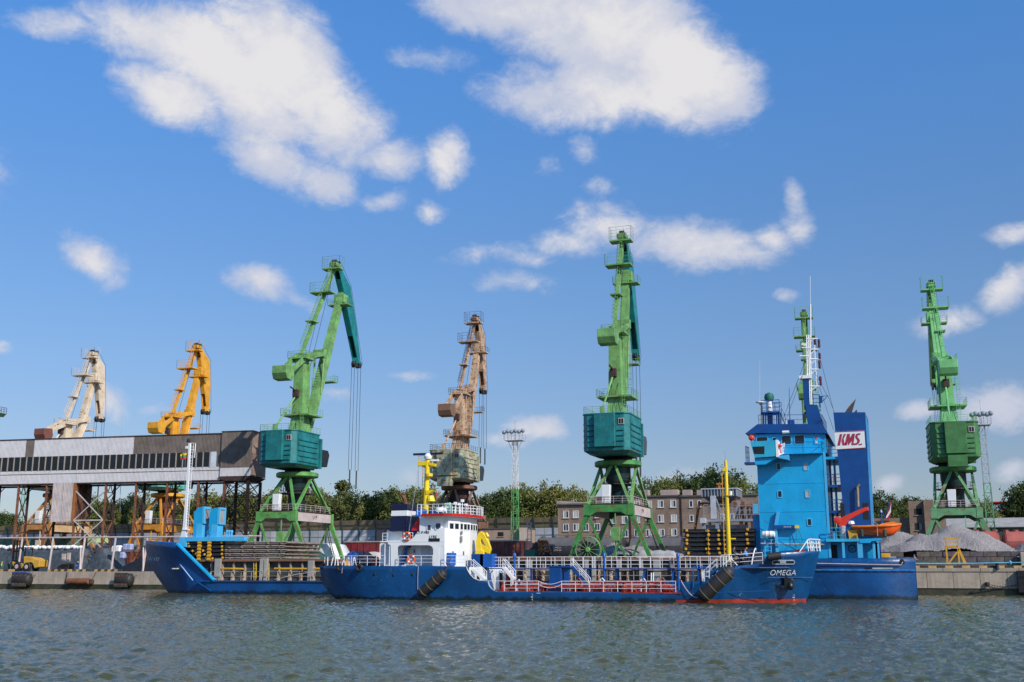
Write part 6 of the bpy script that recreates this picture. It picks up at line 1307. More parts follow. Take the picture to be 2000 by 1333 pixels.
m = MB(); p = P(1503.5, 804, YR + .8); m.lathe([(.32, 0), (.34, .4), (.28, 1.4)], p, 12); m.build('dome_pedestal', WHITE, ks, smooth=True); m = MB(); m.lathe([(.2, -.5), (.5, -.4), (.62, 0), (.5, .4), (.15, .58)], p + Vector((0, 0, 1.75)), 14); m.build('compass_dome', mat("sea_green_cover", (.01, .13, .09), .6), ks, smooth=True)
m = MB(); p = P(1484.5, 829, YR - .6); q = P(1484, 788, YR - .6); m.tube([p, q], .06, 5); m.lathe([(.2, 0), (.5, .06), (.45, .2), (.1, .3)], q, 12); m.tube([q, P(1484, 703, YR - .6)], .03, 4); m.build('whip_aerial', mat("pale_yellow_pole", (.6, .58, .45), .5), ks)
for px, top, rr in ((1541.5, 757, .03), (1534, 778, .025), (1558, 815, .03)): m = MB(); m.tube([P(px + 2, 829, YR), P(px + .6, (829 + top) / 2 + 10, YR), P(px, top, YR)], .07, 5, rr); m.build('whip_aerial', FLOODG if px != 1541.5 else DKBLUE, ks)
m = MB(); kpx(m, 1538, 821, 1551, 829, YR, 1); m.build('roof_locker', DKBLUE, ks)
# main mast
YM = YB + 4.0
def mm_(px, py): return P(px, py, YM)
m = MB(); m.prism([(mm_(1578, 830).x, mm_(1578, 830).z), (mm_(1608, 830).x, mm_(1608, 830).z), (mm_(1597, 793).x, mm_(1597, 793).z), (mm_(1574, 791).x, mm_(1574, 791).z)], YM - .8, YM + 1.2); mk = m.build('mast_house', DKBLUE, ks)
m = MB(); m.beam([mm_(1577, 800), mm_(1573.5, 742)], (.7, .7)); m.build('mast_leg', DKBLUE, mk)
m = MB()
for dx in (-3.5, 1, 4.5): m.tube([mm_(1581 + dx, 796), mm_(1578 + dx * .8, 655)], .085, 5)
for k in range(16): z0_ = 792 - k * 8.7; m.tube([mm_(1577.5, z0_), mm_(1585, z0_ - 5)], .06, 4); m.tube([mm_(1584.5, z0_ - 2), mm_(1577, z0_ - 8)], .05, 4)
m.build('lattice_mast', WHITEP, mk)
m = MB()
for (py, x0, x1) in ((662, 1574, 1597), (680, 1566, 1584), (683, 1582, 1598), (702, 1583, 1600), (722, 1583, 1600), (741, 1566, 1586), (755, 1582, 1601), (696, 1562, 1579)):
    m.tube([mm_(x0, py), mm_(x1, py)], .10, 5); 
    if x1 > 1590: m.tube([mm_(x0, py + 10), mm_(x1 - 6, py + 1)], .08, 5)
m.tube([mm_(1590, 664), mm_(1595, 752)], .06, 5); m.build('lamp_arms', WHITEP, mk)
for (px, py, h_) in ((1600, 678, .9), (1601, 700, .6), (1601, 719, .9), (1603, 752, 1.0), (1592, 672, .5)): m = MB(); p = mm_(px, py); m.lathe([(.1, -.1), (.16, 0), (.16, h_ * .45), (.1, h_ * .5), (.16, h_ * .55), (.16, h_), (.06, h_ + .08)], p, 8); m.build('signal_lamp', mat("dark_red_lamp", (.10, .008, .02), .3), mk)
m = MB(); p = mm_(1571, 740); m.box(p.x - .6, p.x + .9, YM - .5, YM + .3, p.z - .05, p.z + .35); m.beam([mm_(1565, 736), mm_(1576, 741)], (.2, .25)); m.beam([mm_(1566, 672), mm_(1575, 675)], (.3, .3)); m.build('radar_scanner', WHITE, mk)
mb = MB(); mb.rail([mm_(1577, 794), mm_(1601, 795), mm_(1601, 795) + Vector((0, 1.2, 0))], 1.5, .7, .05, 3); mb.build('mast_platform_rail', DKBLUE, mk)
m = MB(); kpx(m, 1600, 774, 1606, 786, YM - .3, .6); m.tube([mm_(1603, 775), mm_(1617, 773), mm_(1607, 784)], .06, 5); m.build('horn_box', DKBLUE, mk)
m = MB(); m.tube([mm_(1583.5, 660), mm_(1583, 595)], .09, 5); m.tube([mm_(1583, 595), mm_(1582.5, 540)], .035, 4); m.build('topmast', WHITEP, mk)
for a, b_ in ((mm_(1572, 722), P(1532, 828, YB)), (mm_(1573, 705), P(1528, 822, YB + 6)), (mm_(1588, 720), P(1616, 774, YM)), (P(1617, 774, YM), P(1629, 804, YM)), (mm_(1590, 725), P(1628, 840, YM)), (mm_(1590, 655), P(1629, 806, YM + 2))): m = MB(); m.tube([a, b_], .03, 4); m.build('stay_wire', ROPE, mk)
# galleries between the bridge block and the funnel
for py in (893, 948, 998):
    a, b_ = P(1612, py, YB + 1.0), P(1634 + (py - 893) * .09, py, YB + 1.0); m = MB(); m.box(bx1 - .05, b_.x + .3, YB + .8, YBf - 4, a.z - .3, a.z); m.build('gallery_deck', CYAN if py == 893 else DKBLUE, ks)
    mb = MB(); mb.rail([(bx1 + .1, YB + .9, a.z), (b_.x + .2, YB + .9, a.z)], 1.25, .8, .05, 3); mb.build('gallery_railing', DKBLUE, ks)
for px in (1621, 1630): m = MB(); m.box(PX(px, 950, YB + 3), PX(px + 4, 950, YB + 3), YB + 3, YB + 3.5, PZ(px, 1040, YB + 3), PZ(px, 897, YB + 3)); m.build('gallery_post', LCYAN if px == 1630 else DKBLUE, ks)
m = MB(); m.box(bx1 - .02, bx1 + .25, YB - .05, YB + .25, zb0, wz0); m.build('sunlit_corner_strip', LCYAN, ks)  # pale cyan strip standing for the sunlit aft face of the block
m = MB(); kpx(m, 1628, 925, 1632, 945, YB + 1.6, .3); m.build('fire_hose_box', mat("signal_red_trim", (.55, .015, .012)), ks)
# funnel
YFN = YB + .6
def fq(px, py, Y=YFN): p = P(px, py, Y); return (p.x, p.z)
tl, tr, br_, bl = fq(1627.5, 806), fq(1689.5, 805.5), fq(1703, 1055), fq(1653, 1056)
dpt = 7.0
m = MB(); m.add([(bl[0], YFN, bl[1]), (br_[0], YFN, br_[1]), (tr[0], YFN, tr[1]), (tl[0], YFN, tl[1]), (bl[0], YFN + dpt, bl[1]), (br_[0] + .15, YFN + dpt, br_[1]), (tr[0] + .15, YFN + dpt, tr[1]), (tl[0], YFN + dpt, tl[1])], [(0, 1, 2, 3), (7, 6, 5, 4), (0, 4, 5, 1), (1, 5, 6, 2), (2, 6, 7, 3), (3, 7, 4, 0)]); fn = m.build('funnel', DKBLUE, ks)
m = MB(); a, b_ = Vector((tr[0], 0, tr[1])), Vector((br_[0], 0, br_[1]))
c_ = a.lerp(b_, .12); m.add([(a.x + .02, YFN + .02, a.z - .05), (a.x + .30, YFN + .6, c_.z), (b_.x + .34, YFN + .6, b_.z), (b_.x + .02, YFN + .02, b_.z), (a.x + .02, YFN + .7, a.z - .05), (b_.x + .02, YFN + .7, b_.z)], [(0, 1, 2, 3), (4, 1, 0), (5, 3, 2), (4, 5, 2, 1), (0, 3, 5, 4)]); m.build('aft_fairing', mat("sunlit_blue_fairing", (.04, .20, .42), .4), fn)  # bevelled aft face, lighter blue paints the sun on it
s4 = [fq(1629.5, 843.5), fq(1688, 841), fq(1690.5, 876), fq(1633, 879)]
m = MB(); m.prism(s4, YFN - .05, YFN - .02); m.build('sign_panel', WHITE, fn)
for (y0, y1) in ((842, 1), (875.2, 0)):
    m = MB(); q = [fq(1629.6 if y1 else 1632.5, y0 + (1.6 if y1 else 2.8)), fq(1688 if y1 else 1690.4, y0 - .8), fq(1688 if y1 else 1690.4, y0 + .5), fq(1629.6 if y1 else 1632.5, y0 + (3 if y1 else 4.2))]; m.prism(q, YFN - .07, YFN - .04); m.build('sign_stripe', mat("crimson_letter_paint", (.34, .02, .06), .6), fn)
CR = mat("crimson_letter_paint", (.34, .02, .06), .6)
def glyph(*strokes):
    for st_ in strokes: m = MB(); m.prism([fq(1620 + x_ / 25, 840 + y_ / 25) for x_, y_ in st_], YFN - .085, YFN - .045); m.build('letter_stroke', CR, fn)
glyph([(520, 212), (632, 208), (520, 765), (395, 770)], [(708, 208), (812, 204), (700, 440), (735, 640), (735, 752), (650, 755), (600, 520)],
      [(735, 660), (845, 655), (840, 752), (735, 752)], [(872, 200), (1002, 196), (1004, 430), (940, 745), (905, 745), (912, 520), (850, 740), (760, 700)], [(1130, 192), (1250, 186), (1180, 660), (1175, 735), (1078, 738), (1118, 520), (940, 745), (1000, 420)],
      [(1330, 200), (1400, 175), (1522, 172), (1500, 245), (1420, 250), (1370, 290), (1375, 350), (1480, 480), (1490, 560), (1440, 660), (1370, 715), (1290, 735), (1175, 737), (1180, 665), (1290, 655), (1350, 620), (1375, 560), (1365, 500), (1280, 380), (1275, 280)])
m = MB(); q = [fq(1677.5, 868.2), fq(1684, 866.5), fq(1683.8, 869), fq(1677, 870.4)]; m.prism(q, YFN - .08, YFN - .04); m.build('letter_bar', CR, fn)
m = MB(); kpx(m, 1640.5, 984, 1650.5, 1012, YFN - .02, .1); m.build('louvre_opening', DARK, fn); m = MB(); kpx(m, 1684, 983, 1697.5, 1015, YFN - .02, .1); m.build('louvre_opening', DARK, fn)
m = MB(); c0_ = P(1650, 806, YFN + 2); m.add([P(1650, 806, YFN + 1.6), P(1664, 806, YFN + 1.6), P(1672, 779, YFN + 2.2), P(1657, 795, YFN + 1.8), P(1650, 806, YFN + 3.6), P(1664, 806, YFN + 3.6), P(1671.5, 780, YFN + 3)], [(0, 1, 2, 3), (0, 3, 6, 4), (3, 2, 6), (1, 5, 6, 2), (4, 6, 5), (0, 4, 5, 1)]); m.add([P(1668, 806, YFN + 2), P(1674, 806, YFN + 2), P(1673.5, 800, YFN + 2), P(1668, 806, YFN + 3)], [(0, 1, 2), (0, 2, 3), (1, 3, 2)]); m.build('exhaust_cowl', mat("heat_browned_steel", (.09, .065, .05), .45, metal=.5), fn)
m = MB(); m.tube([P(1676, 990, YFN - .4), P(1675, 960, YFN - .4), P(1674.5, 952, YFN - .4), P(1679, 946, YFN - .4)], .16, 8); m.build('drain_pipe', mat("tarnished_pipe", (.35, .27, .18), .4, metal=.5), fn)
# boat deck aft
YD = KN + .35
z53 = PZ(1640, 1054, YD)
m = MB(); kpx(m, 1613, 1053, 1679, 1058, YD, 6.5); m.build('boat_deck', mat("bright_cyan_deck_edge", (.03, .42, .68), .4), ks)
m = MB(); m.box(bx1, PX(1712, 1070, YD + 1.5), YD + 1.5, KC + 6, ZKD, z53 - .05); m.build('aft_house', CYAN, ks)
for px in (1644, 1674, 1679): m = MB(); a, b_ = P(px, 1058, YD + .2), P(px + 2.6, 1090, YD + .2); m.box(a.x, a.x + .28, YD + .1, YD + .35, b_.z, a.z); m.build('deck_post', LCYAN, ks)
m = MB(); m.prism([fq(1678, 1053, YD), fq(1722, 1051.5, YD), fq(1722.5, 1055.5, YD), fq(1702, 1057.5, YD), fq(1700, 1061, YD), fq(1679, 1061, YD)], YD, YD + 2.4); m.build('boat_cradle', CYAN, ks)
for px in (1704, 1709, 1717): m = MB(); a = P(px, 1060, YD + .3); m.box(a.x, a.x + (.5 if px < 1715 else .15), YD + .3, YD + .6, ZKD + 1.5, a.z); m.build('deck_post', LCYAN if px < 1715 else DKBLUE, ks)
m = MB(); c = P(1664.5, 1072, YD + 1.4); pts = [(c.x + .42 * math.cos(2 * PI * k / 16), c.y, c.z + .42 * math.sin(2 * PI * k / 16)) for k in range(17)]; m.tube(pts, .05, 5)
for k in range(4): t_ = k * PI / 2 + .4; m.tube([c, (c.x + .42 * math.cos(t_), c.y, c.z + .42 * math.sin(t_))], .03, 4)
m.build('valve_wheel', BLACK, ks)
m = MB(); kpx(m, 1608, 1077, 1615, 1081, YD + 1.3, .1); m.build('notice', WHITE, ks)
m = MB(); kpx(m, 1622, 1065, 1636, 1090, YD + 1.35, .15); m.build('doorway', DARK, ks)
mb = MB(); mb.rail([P(1616, 1053, YD + .1), P(1652, 1053, YD + .1)], 1.25, .9, .05, 3); mb.build('boat_deck_railing', CYAN, ks)
m = MB(); p = P(1667, 1053, YD + .8); m.prism([(p.x - .45, p.z), (p.x + .5, p.z), (p.x + .45, p.z + .95), (p.x - .6, p.z + 1.05)], YD + .6, YD + 1.6); m.build('stowage_net', YEL2, ks)
dv = thing('boat_davit', 'orange red davit crane arching over the orange rescue boat', 'davit', tuple(P(1648, 1053, YD + 1.5)))
Yv = YD + 1.5
def vp_(px, py): return P(px, py, Yv)
m = MB(); m.lathe([(.42, 0), (.42, 1.5)], vp_(1647.5, 1053), 12); m.build('pedestal', DIRTYW, dv, smooth=True)
m = MB(); m.prism([(vp_(1642, 1035).x, vp_(1642, 1035).z), (vp_(1648, 1035).x, vp_(1648, 1035).z), (vp_(1658, 1016).x, vp_(1658, 1016).z), (vp_(1690, 999.5).x, vp_(1690, 999.5).z), (vp_(1697, 998).x, vp_(1697, 998).z), (vp_(1696, 990.5).x, vp_(1696, 990.5).z), (vp_(1688, 992).x, vp_(1688, 992).z), (vp_(1644, 1011).x, vp_(1644, 1011).z), (vp_(1634, 1016).x, vp_(1634, 1016).z), (vp_(1635, 1021).x, vp_(1635, 1021).z)], Yv - .35, Yv + .35); m.build('arm', CRED, dv, bevel=.05)
m = MB(); m.lathe([(.15, -.5), (.42, -.45), (.42, .45), (.15, .5)], vp_(1636, 1016.5), 14, 'y'); m.build('winch_drum', CRED, dv); m = MB(); m.tube([vp_(1653, 1004), vp_(1667, 998.5)], .22, 8); m.build('cylinder', CRED, dv)
m = MB(); m.tube([vp_(1696, 997), vp_(1697, 1022)], .04, 4); m.tube([vp_(1697, 1012), vp_(1683, 1027)], .03, 4); m.tube([vp_(1703, 1017), vp_(1716, 1026)], .04, 4); m.build('falls', FLOODG, dv)
m = MB(); p = vp_(1642, 1008); m.lathe([(.18, 0), (.22, .15), (.12, .35)], p, 8); m.build('beacon', YEL2, dv)
lb = thing('rescue_boat', 'open orange rescue boat hanging aft of the tall blue funnel', 'boat', tuple(P(1720, 1048, YD + 1.2)))
st = []
YL = YD + 1.4
for px, pt, pb, hb in ((1664, 1029, 1036, .95), (1676, 1029, 1044, 1.15), (1695, 1028.5, 1047, 1.25), (1715, 1027.5, 1048, 1.25), (1730, 1027, 1048, 1.15), (1742, 1026.5, 1045.5, .9), (1752, 1025.5, 1038, .5), (1759.5, 1024, 1029, .1)):
    p, q = P(px, pt, YL - hb), P(px, pb, YL - hb); st.append((p.x, p.z, q.z, hb, .25, .45))
mbx = MB(); rows = []
for (x, zt, zb, hb, fu, pw) in st: rows.append([(x, hb * (fu + (1 - fu) * (k / 6) ** pw), zb + (zt - zb) * k / 6) for k in range(7)])
vs = []; fs = []
for sg in (-1, 1):
    base = len(vs)
    for c in rows: vs += [(p[0], YL + sg * p[1], p[2]) for p in c]
    for i in range(len(rows) - 1):
        for k in range(6): a_ = base + i * 7 + k; fs.append((a_, a_ + 7, a_ + 8, a_ + 1))
nn = len(rows) * 7
for i in range(len(rows) - 1): a_ = i * 7 + 6; fs.append((a_, a_ + 7, a_ + 7 + nn, a_ + nn)); a_ = i * 7; fs.append((a_, a_ + nn, a_ + nn + 7, a_ + 7))
for e in (0, len(rows) - 1):
    for k in range(6): a_ = e * 7 + k; fs.append((a_, a_ + 1, a_ + 1 + nn, a_ + nn))
mbx.add(vs, fs); mbx.build('hull', ORANGE, lb, smooth=True)
m = MB(); m.tube([(s[0], YL - s[3] - .03, s[1]) for s in st], .12, 6); m.tube([(s[0], YL + s[3] + .03, s[1]) for s in st], .12, 6); m.build('gunwale', mat("light_orange_gunwale", (.85, .22, .03), .5), lb)
m = MB(); m.prism([fq(1744, 1019.5, YL), fq(1759, 1024, YL), fq(1744, 1027, YL), fq(1715, 1027, YL), fq(1722, 1023, YL)], YL - .4, YL + .4); m.build('bow_hood', mat("light_orange_gunwale", (.85, .22, .03), .5), lb)
for px in (1683, 1728): m = MB(); p = P(px, 1041, YL - 1.4); m.lathe([(.05, -.55), (.2, -.4), (.22, .3), (.05, .45)], p, 8); m.build('side_fender', mat("dark_green_fender", (.03, .05, .04), .6), lb, smooth=True)
m = MB(); p = P(1663, 1026, YL); m.lathe([(.25, 0), (.45, .15), (.35, .45), (.1, .5)], p, 8); m.build('canvas_cover', WHITE, lb)
for px in (1713,): m = MB(); m.tube([P(px, 1026, YL - 1.32), P(px + 1.5, 1047, YL - 1.32)], .04, 4); m.build('lashing', DIRTYW, lb)
# stern details
m = MB(); a, b_ = P(1520, 1113.6, KN - .05), P(1787, 1115.4, KN + .02); m.tube([a, b_], .15, 8); m.build('rubbing_strake', mat('worn_strake_paint', (.02, .15, .40), .45, var=.4, scale=1.5), ks)
m = MB(); a, b_ = P(1500, 1152, KN + .45), P(1789, 1152.3, KN + .6); m.tube([a, b_], .035, 4); m.build('seam', PIPEB, ks)
m = MB(); p = P(1762, 1097.6, KN + .02); m.lathe([(.28, -.04), (.34, .0), (.28, .04)], p, 18, 'y'); m.build('mooring_port', HULLK, ks); m = MB(); m.lathe([(.26, -.04), (.26, -.07)], p, 16, 'y'); m.build('port_opening', DARK, ks)
for a0, a1 in ((1497, 1556), (1574, 1605), (1690, 1702), (1704, 1744)): m = MB(); kpx(m, a0, 1109.2, a1, 1111.8, KN - .07, .1); m.build('freeing_port', BLACK if a0 != 1704 else mat("pale_fitting", (.45, .45, .42)), ks)
r = thing('mooring_rope', 'pale mooring rope stretched along the stern bulwark of the cargo ship', 'rope', tuple(P(1640, 1100, KN - .2))); m = MB(); m.tube([P(1500, 1100, KN - .25), P(1600, 1101, KN - .25), P(1680, 1102.5, KN - .22), P(1760, 1104, KN - .15), P(1763, 1098, KN - .1)], .06, 5); m.v = [(v[0], v[1], v[2]) for v in m.v]; m.build('strand', DIRTYW, r)
# provision crane jib, raft canister and steps by the bridge front
m = MB(); m.bar(P(1512, 1029.5, YB - .5), P(1553, 1029.5, YB - .5), .45, .38, (0, 1, 0)); pj = m.build('provision_jib', DKBLUE, ks); text('lettering', 'ERLAND', .22, WHITEP, pj, P(1538, 1029.5, YB - .76), (R(90), 0, 0), .005)
m = MB(); kpx(m, 1552, 1026.5, 1560, 1032, YB - .75, .5); m.build('jib_end', YEL, pj)
m = MB(); m.beam([P(1520, 1000, YB - .3), P(1517, 1018, YB - .3), P(1515, 1030, YB - .3), P(1519, 1085, YB - .3)], [(.4, .35)] * 4, (0, 1, 0)); m.build('jib_post', LCYAN, ks)
for a, b_ in (((1556, 1033), (1555, 1056)), ((1559, 1033), (1568, 1058)), ((1555, 1056), (1545, 1063)), ((1555, 1056), (1566, 1062)), ((1518, 1035), (1552, 1056)), ((1492, 1018), (1514, 1031))): m = MB(); m.tube([P(*a, YB - .5), P(*b_, YB - .5)], .03, 4); m.build('sling_wire', ROPE, pj)
m = MB(); m.tube([P(1486, 1062, YB - .9), P(1610, 1064, YB - .4)], .08, 6); m.build('service_pipe', GRATE, ks)
r = thing('life_raft', 'white life raft canister on a stand against the cyan bridge front', 'life raft', tuple(P(1501, 1050, YB - .8)))
a, b_ = P(1488.5, 1044, YB - .8), P(1513.5, 1044, YB - .8); L_ = b_.x - a.x; m = MB(); m.lathe([(.2, 0), (.36, .08), (.38, L_ * .3), (.41, L_ * .33), (.38, L_ * .36), (.38, L_ * .64), (.41, L_ * .67), (.38, L_ * .7), (.36, L_ - .08), (.2, L_)], (a.x, a.y, a.z), 16, 'x'); m.build('canister', WHITE, r, smooth=True)
m = MB(); m.tube([P(1494, 1086, YB - .7), P(1494, 1055, YB - .7)], .06, 5); m.tube([P(1506, 1086, YB - .7), P(1506, 1055, YB - .7)], .06, 5); m.tube([P(1490, 1055, YB - .7), P(1510, 1055, YB - .7)], .06, 5)
for py in (1062, 1069, 1076): m.tube([P(1494, py, YB - .7), P(1506, py, YB - .7)], .05, 5)
m.build('raft_stand', LCYAN, ks)
m = MB(); kpx(m, 1470.5, 985, 1481, 1004, YB - .1, .5); m.tube([P(1481, 1000, YB + .2), P(1492, 997, YB + .2)], .05); m.build('side_screen', LCYAN, ks, bevel=.04)
# ensign at the stern
r = thing('ensign', 'red and white ensign hanging from a slanted staff at the stern', 'flag', tuple(P(1728, 1020, KC - 3)))
Ye = KC - 4; m = MB(); m.tube([P(1722, 1024, Ye), P(1739, 974, Ye)], .07, 5, .04); m.build('staff', DKBLUE, r)
for k, (q4, c_) in enumerate((([(1738.5, 979), (1740.5, 982), (1739, 995), (1731, 1009), (1729, 1012), (1735, 998)], "red_ensign_cloth"), ([(1740.5, 983), (1740, 1001), (1733, 1013), (1730, 1011), (1738, 996)], "white_ensign_cloth"), ([(1740, 1001), (1738.5, 1009), (1735, 1017.5), (1731, 1014), (1733, 1012)], "red_ensign_cloth"))):
    m = MB(); m.prism([(P(px, py, Ye).x, P(px, py, Ye).z) for px, py in q4], Ye - .05 - k * .03, Ye - .03 - k * .03); m.build('stripe', mat(c_, (.42, .008, .03) if 'red' in c_ else (.75, .75, .76), .8, bump=0), r)
m = MB(); m.tube([P(1723, 1040, YD + 2), P(1721, 1000, YD + 2)], .09, 5); m.lathe([(.18, 0), (.24, .1), (.15, .4)], P(1720.5, 1003, YD + 2), 8); m.build('stern_lamp_post', DKBLUE, ks)
m = MB(); p = P(1730, 1090, KN + 2); m.box(p.x - .5, p.x + .5, p.y, p.y + .8, p.z, p.z + .5); m.build('deck_fitting', YEL2, ks, bevel=.05)
m = MB(); m.box(PX(1735, 1088, KN + 3), PX(1750, 1088, KN + 3), KN + 3, KN + 4, kz(1740, 1091), kz(1740, 1086)); m.build('deck_fitting', STEELG, ks)
# transom edge plate, hull blue painted paler for the sun on it
m = MB(); m.prism([(P(1786, 1090, KN).x, P(1786, 1090, KN).z), (P(1788.5, 1090.5, KN).x, P(1788, 1090.5, KN).z), (P(1791, 1168, KN).x, .05), (P(1787, 1168, KN).x, .05)], KN + .5, KC + 7); m.build('transom', mat("scuffed_sunlit_blue_paint", (.06, .22, .52), .5, var=.4, scale=1.5, rust=.1), ks)
r = thing('mooring_rope', 'blue mooring rope pulled taut above the right quay with a knot in it', 'rope', tuple(P(1900, 1101, KN + 20)))
m = MB(); pts = [P(1787, 1101, KN + .5), P(1850, 1101.2, KN + 12), P(1900, 1100.5, KN + 20), P(1972, 1099.3, KN + 24), P(2080, 1098, KN + 25)]; m.tube(pts, .07, 5); m.lathe([(.05, -.3), (.2, -.1), (.2, .1), (.05, .3)], P(1973, 1099.3, KN + 24), 8); m.build('strand', mat("sky_blue_rope", (.10, .35, .50), .7), r)
# ================================================================== the yard behind the ships
def brickmat(name, c1, c2, mortar, sc=1.0):
    m = D.materials.new(name); m.use_nodes = True; t = NT(m.node_tree); b = t.n['Principled BSDF']
    g = t.new('ShaderNodeTexCoord').outputs['Object']; s = t.new('ShaderNodeSeparateXYZ'); t.link(g, s.inputs[0])
    cb = t.new('ShaderNodeCombineXYZ'); t.link(t.math('ADD', s.outputs[0], s.outputs[1]), cb.inputs[0]); t.link(s.outputs[2], cb.inputs[1])
    bt = t.new('ShaderNodeTexBrick'); t.link(cb.outputs[0], bt.inputs['Vector']); bt.inputs['Scale'].default_value = sc; bt.inputs['Color1'].default_value = c1 + (1,); bt.inputs['Color2'].default_value = c2 + (1,); bt.inputs['Mortar'].default_value = mortar + (1,)
    bt.inputs['Brick Width'].default_value = .5; bt.inputs['Row Height'].default_value = .16; bt.inputs['Mortar Size'].default_value = .016
    big = t.noise(g, .25, 5, .6); st = t.noise(t.mapping(g, (1.2, 1.2, .1)), 1.0, 4, .6)
    c = t.mix(t.math('MULTIPLY', t.ramp(big, .35, .7), .45), bt.outputs['Color'], tuple(x * .5 for x in c1) + (1,)); c = t.mix(t.math('MULTIPLY', t.ramp(st, .55, .8), .4), c, tuple(x * 1.5 for x in mortar) + (1,))
    t.put(b.inputs['Base Color'], c); b.inputs['Roughness'].default_value = .9; b.inputs['Specular IOR Level'].default_value = .2
    return m
BRK = brickmat("grey_brown_brick", (.23, .150, .105), (.31, .215, .155), (.30, .26, .22)); BRKP = brickmat("pinkish_brick", (.34, .235, .17), (.40, .29, .22), (.38, .33, .28)); BRKR = brickmat("dark_red_brick", (.22, .025, .03), (.27, .035, .035), (.2, .1, .09))
def pxwin(parent, px0, py0, px1, py1, Y, frame=WHITE, split=1, pane=GLASSB):
    a, b_ = P(px0, py0, Y), P(px1, py1, Y); x0, x1, z0, z1 = a.x, b_.x, b_.z, a.z; t_ = .065
    m = MB(); holes = []; n = split + 1
    for k in range(n): holes.append([(x0 + (x1 - x0) * k / n + t_ * .5, z0 + t_), (x0 + (x1 - x0) * (k + 1) / n - t_ * .5, z0 + t_), (x0 + (x1 - x0) * (k + 1) / n - t_ * .5, z1 - t_), (x0 + (x1 - x0) * k / n + t_ * .5, z1 - t_)])
    m.plate([(x0 - t_, z0 - .02), (x1 + t_, z0 - .02), (x1 + t_, z1 + .02), (x0 - t_, z1 + .02)], holes, Y - .06, Y + .05); f = m.build('window', frame, parent)
    for hh in holes: m = MB(); m.prism(hh, Y - .01, Y + .0); m.build('pane', random.choice((pane, pane, CURTAIN)) if split else pane, f)
    m = MB(); m.box(x0 - .2, x1 + .2, Y - .16, Y + .0, z0 - .14, z0 - .03); m.build('sill', CONC, f)
# ---- three storey brick building
YG = 206.0
bb = thing('brick_building', 'three storey grey brown brick building with white windows behind the tallest crane', 'building', tuple(P(1280, 1105, YG)))
xs = [PX(1089, 1000, YG), PX(1163, 1000, YG), PX(1330, 1000, YG), PX(1482, 1000, YG)]
zt = [PZ(1110, 987, YG), PZ(1230, 972, YG), PZ(1400, 969.5, YG)]
for k in range(3):
    m = MB(); m.box(xs[k], xs[k + 1] - (.0 if k == 2 else .01), YG + (.12 if k == 0 else 0), YG + 12, QZ, zt[k]); m.build('wall', BRK, bb)
    m = MB(); m.box(xs[k] - .3, xs[k + 1] + .1, YG - .3, YG + 12.3, zt[k] + .003, zt[k] + .28); m.build('roof', mat("tarred_roof_edge", (.10, .09, .085), .8), bb)
m = MB(); m.prism([(xs[0] - .2, zt[0] + .3), (xs[1] - 2, zt[0] + .3), (xs[1] - 2, zt[0] + .5), (xs[0] - .2, zt[0] + .9)], YG, YG + 11); m.build('roof_slope', mat("pinkish_roof_sheet", (.38, .29, .26), .7), bb)
for px in (1260, 1300, 1343, 1371): p = P(px, 967, YG + 2); m = MB(); m.box(p.x - .8, p.x + (2.5 if px == 1300 else .8), YG + 1, YG + 3, p.z - .2, p.z + .9); m.build('chimney', mat("pinkish_roof_sheet", (.38, .29, .26)), bb)
for px in (1230, 1330): m = MB(); m.tube([P(px, 972, YG - .15), P(px + 3, 1060, YG - .15)], .12, 6); m.build('drain_pipe', RUSTD, bb)
for (x0, y0) in ((1100.5, 998.5), (1119.5, 998), (1100.5, 1024), (1120, 1023.5), (1139.5, 1023.5), (1161.5, 1023), (1162, 998)): pxwin(bb, x0, y0, x0 + 10, y0 + 13.5, YG + (.12 if x0 < 1160 else 0))
for (x0, y0) in ((1285, 978), (1309.5, 977.5), (1285.5, 1006.5), (1311, 1006), (1311.5, 1033.5), (1262, 1034.5), (1239, 1034.5), (1192.5, 1035.5), (1216, 1035.5), (1215, 1009), (1192, 1009), (1262, 1009), (1239, 1008), (1262, 979), (1239, 980), (1287, 1034)): pxwin(bb, x0, y0, x0 + 10.5, y0 + 13.5, YG)
for (x0, y0) in ((1346.5, 978.5), (1362.5, 978), (1347.5, 1006.5), (1408, 1004), (1427, 1004)): pxwin(bb, x0, y0, x0 + 6.5, y0 + 12.5, YG, split=0)
# ---- wind screen wall of grey sheets with a slanted tan crest
YS = 226.0
sw = thing('screen_wall', 'long screen wall of grey sheets with green posts and a slanted tan mesh crest', 'fence', tuple(P(600, 1100, YS)))
x0, x1 = PX(-60, 1060, YS), PX(1100, 1060, YS); za, zb_, zc_ = PZ(600, 1064, YS), PZ(600, 1036, YS), PZ(600, 1018.5, YS)
n = int((x1 - x0) / 2.1); pw = (x1 - x0) / n
mm = MB(); mm.box(.05, pw - .05, 0, .08, 0, zb_ - za); shp = [mm.mesh('sheet', mat(nm_, c_, .6, streak=.5, var=.12)) for nm_, c_ in (("blue_grey_sheet", (.40, .42, .46)), ("milky_grey_sheet", (.50, .51, .54)), ("dull_grey_sheet", (.34, .36, .39)))]
mm = MB(); mm.add([(.04, 0, 0), (pw - .04, 0, 0), (pw - .04, -.95, zc_ - zb_), (.04, -.95, zc_ - zb_), (.04, .06, 0), (pw - .04, .06, 0), (pw - .04, -.89, zc_ - zb_), (.04, -.89, zc_ - zb_)], [(0, 1, 2, 3), (7, 6, 5, 4), (0, 4, 5, 1), (3, 2, 6, 7), (0, 3, 7, 4), (1, 5, 6, 2)]); crs = [mm.mesh('crest_sheet', mat(nm_, c_, .75, streak=.4)) for nm_, c_ in (("tan_mesh_sheet", (.30, .235, .15)), ("ochre_mesh_sheet", (.36, .27, .15)))]
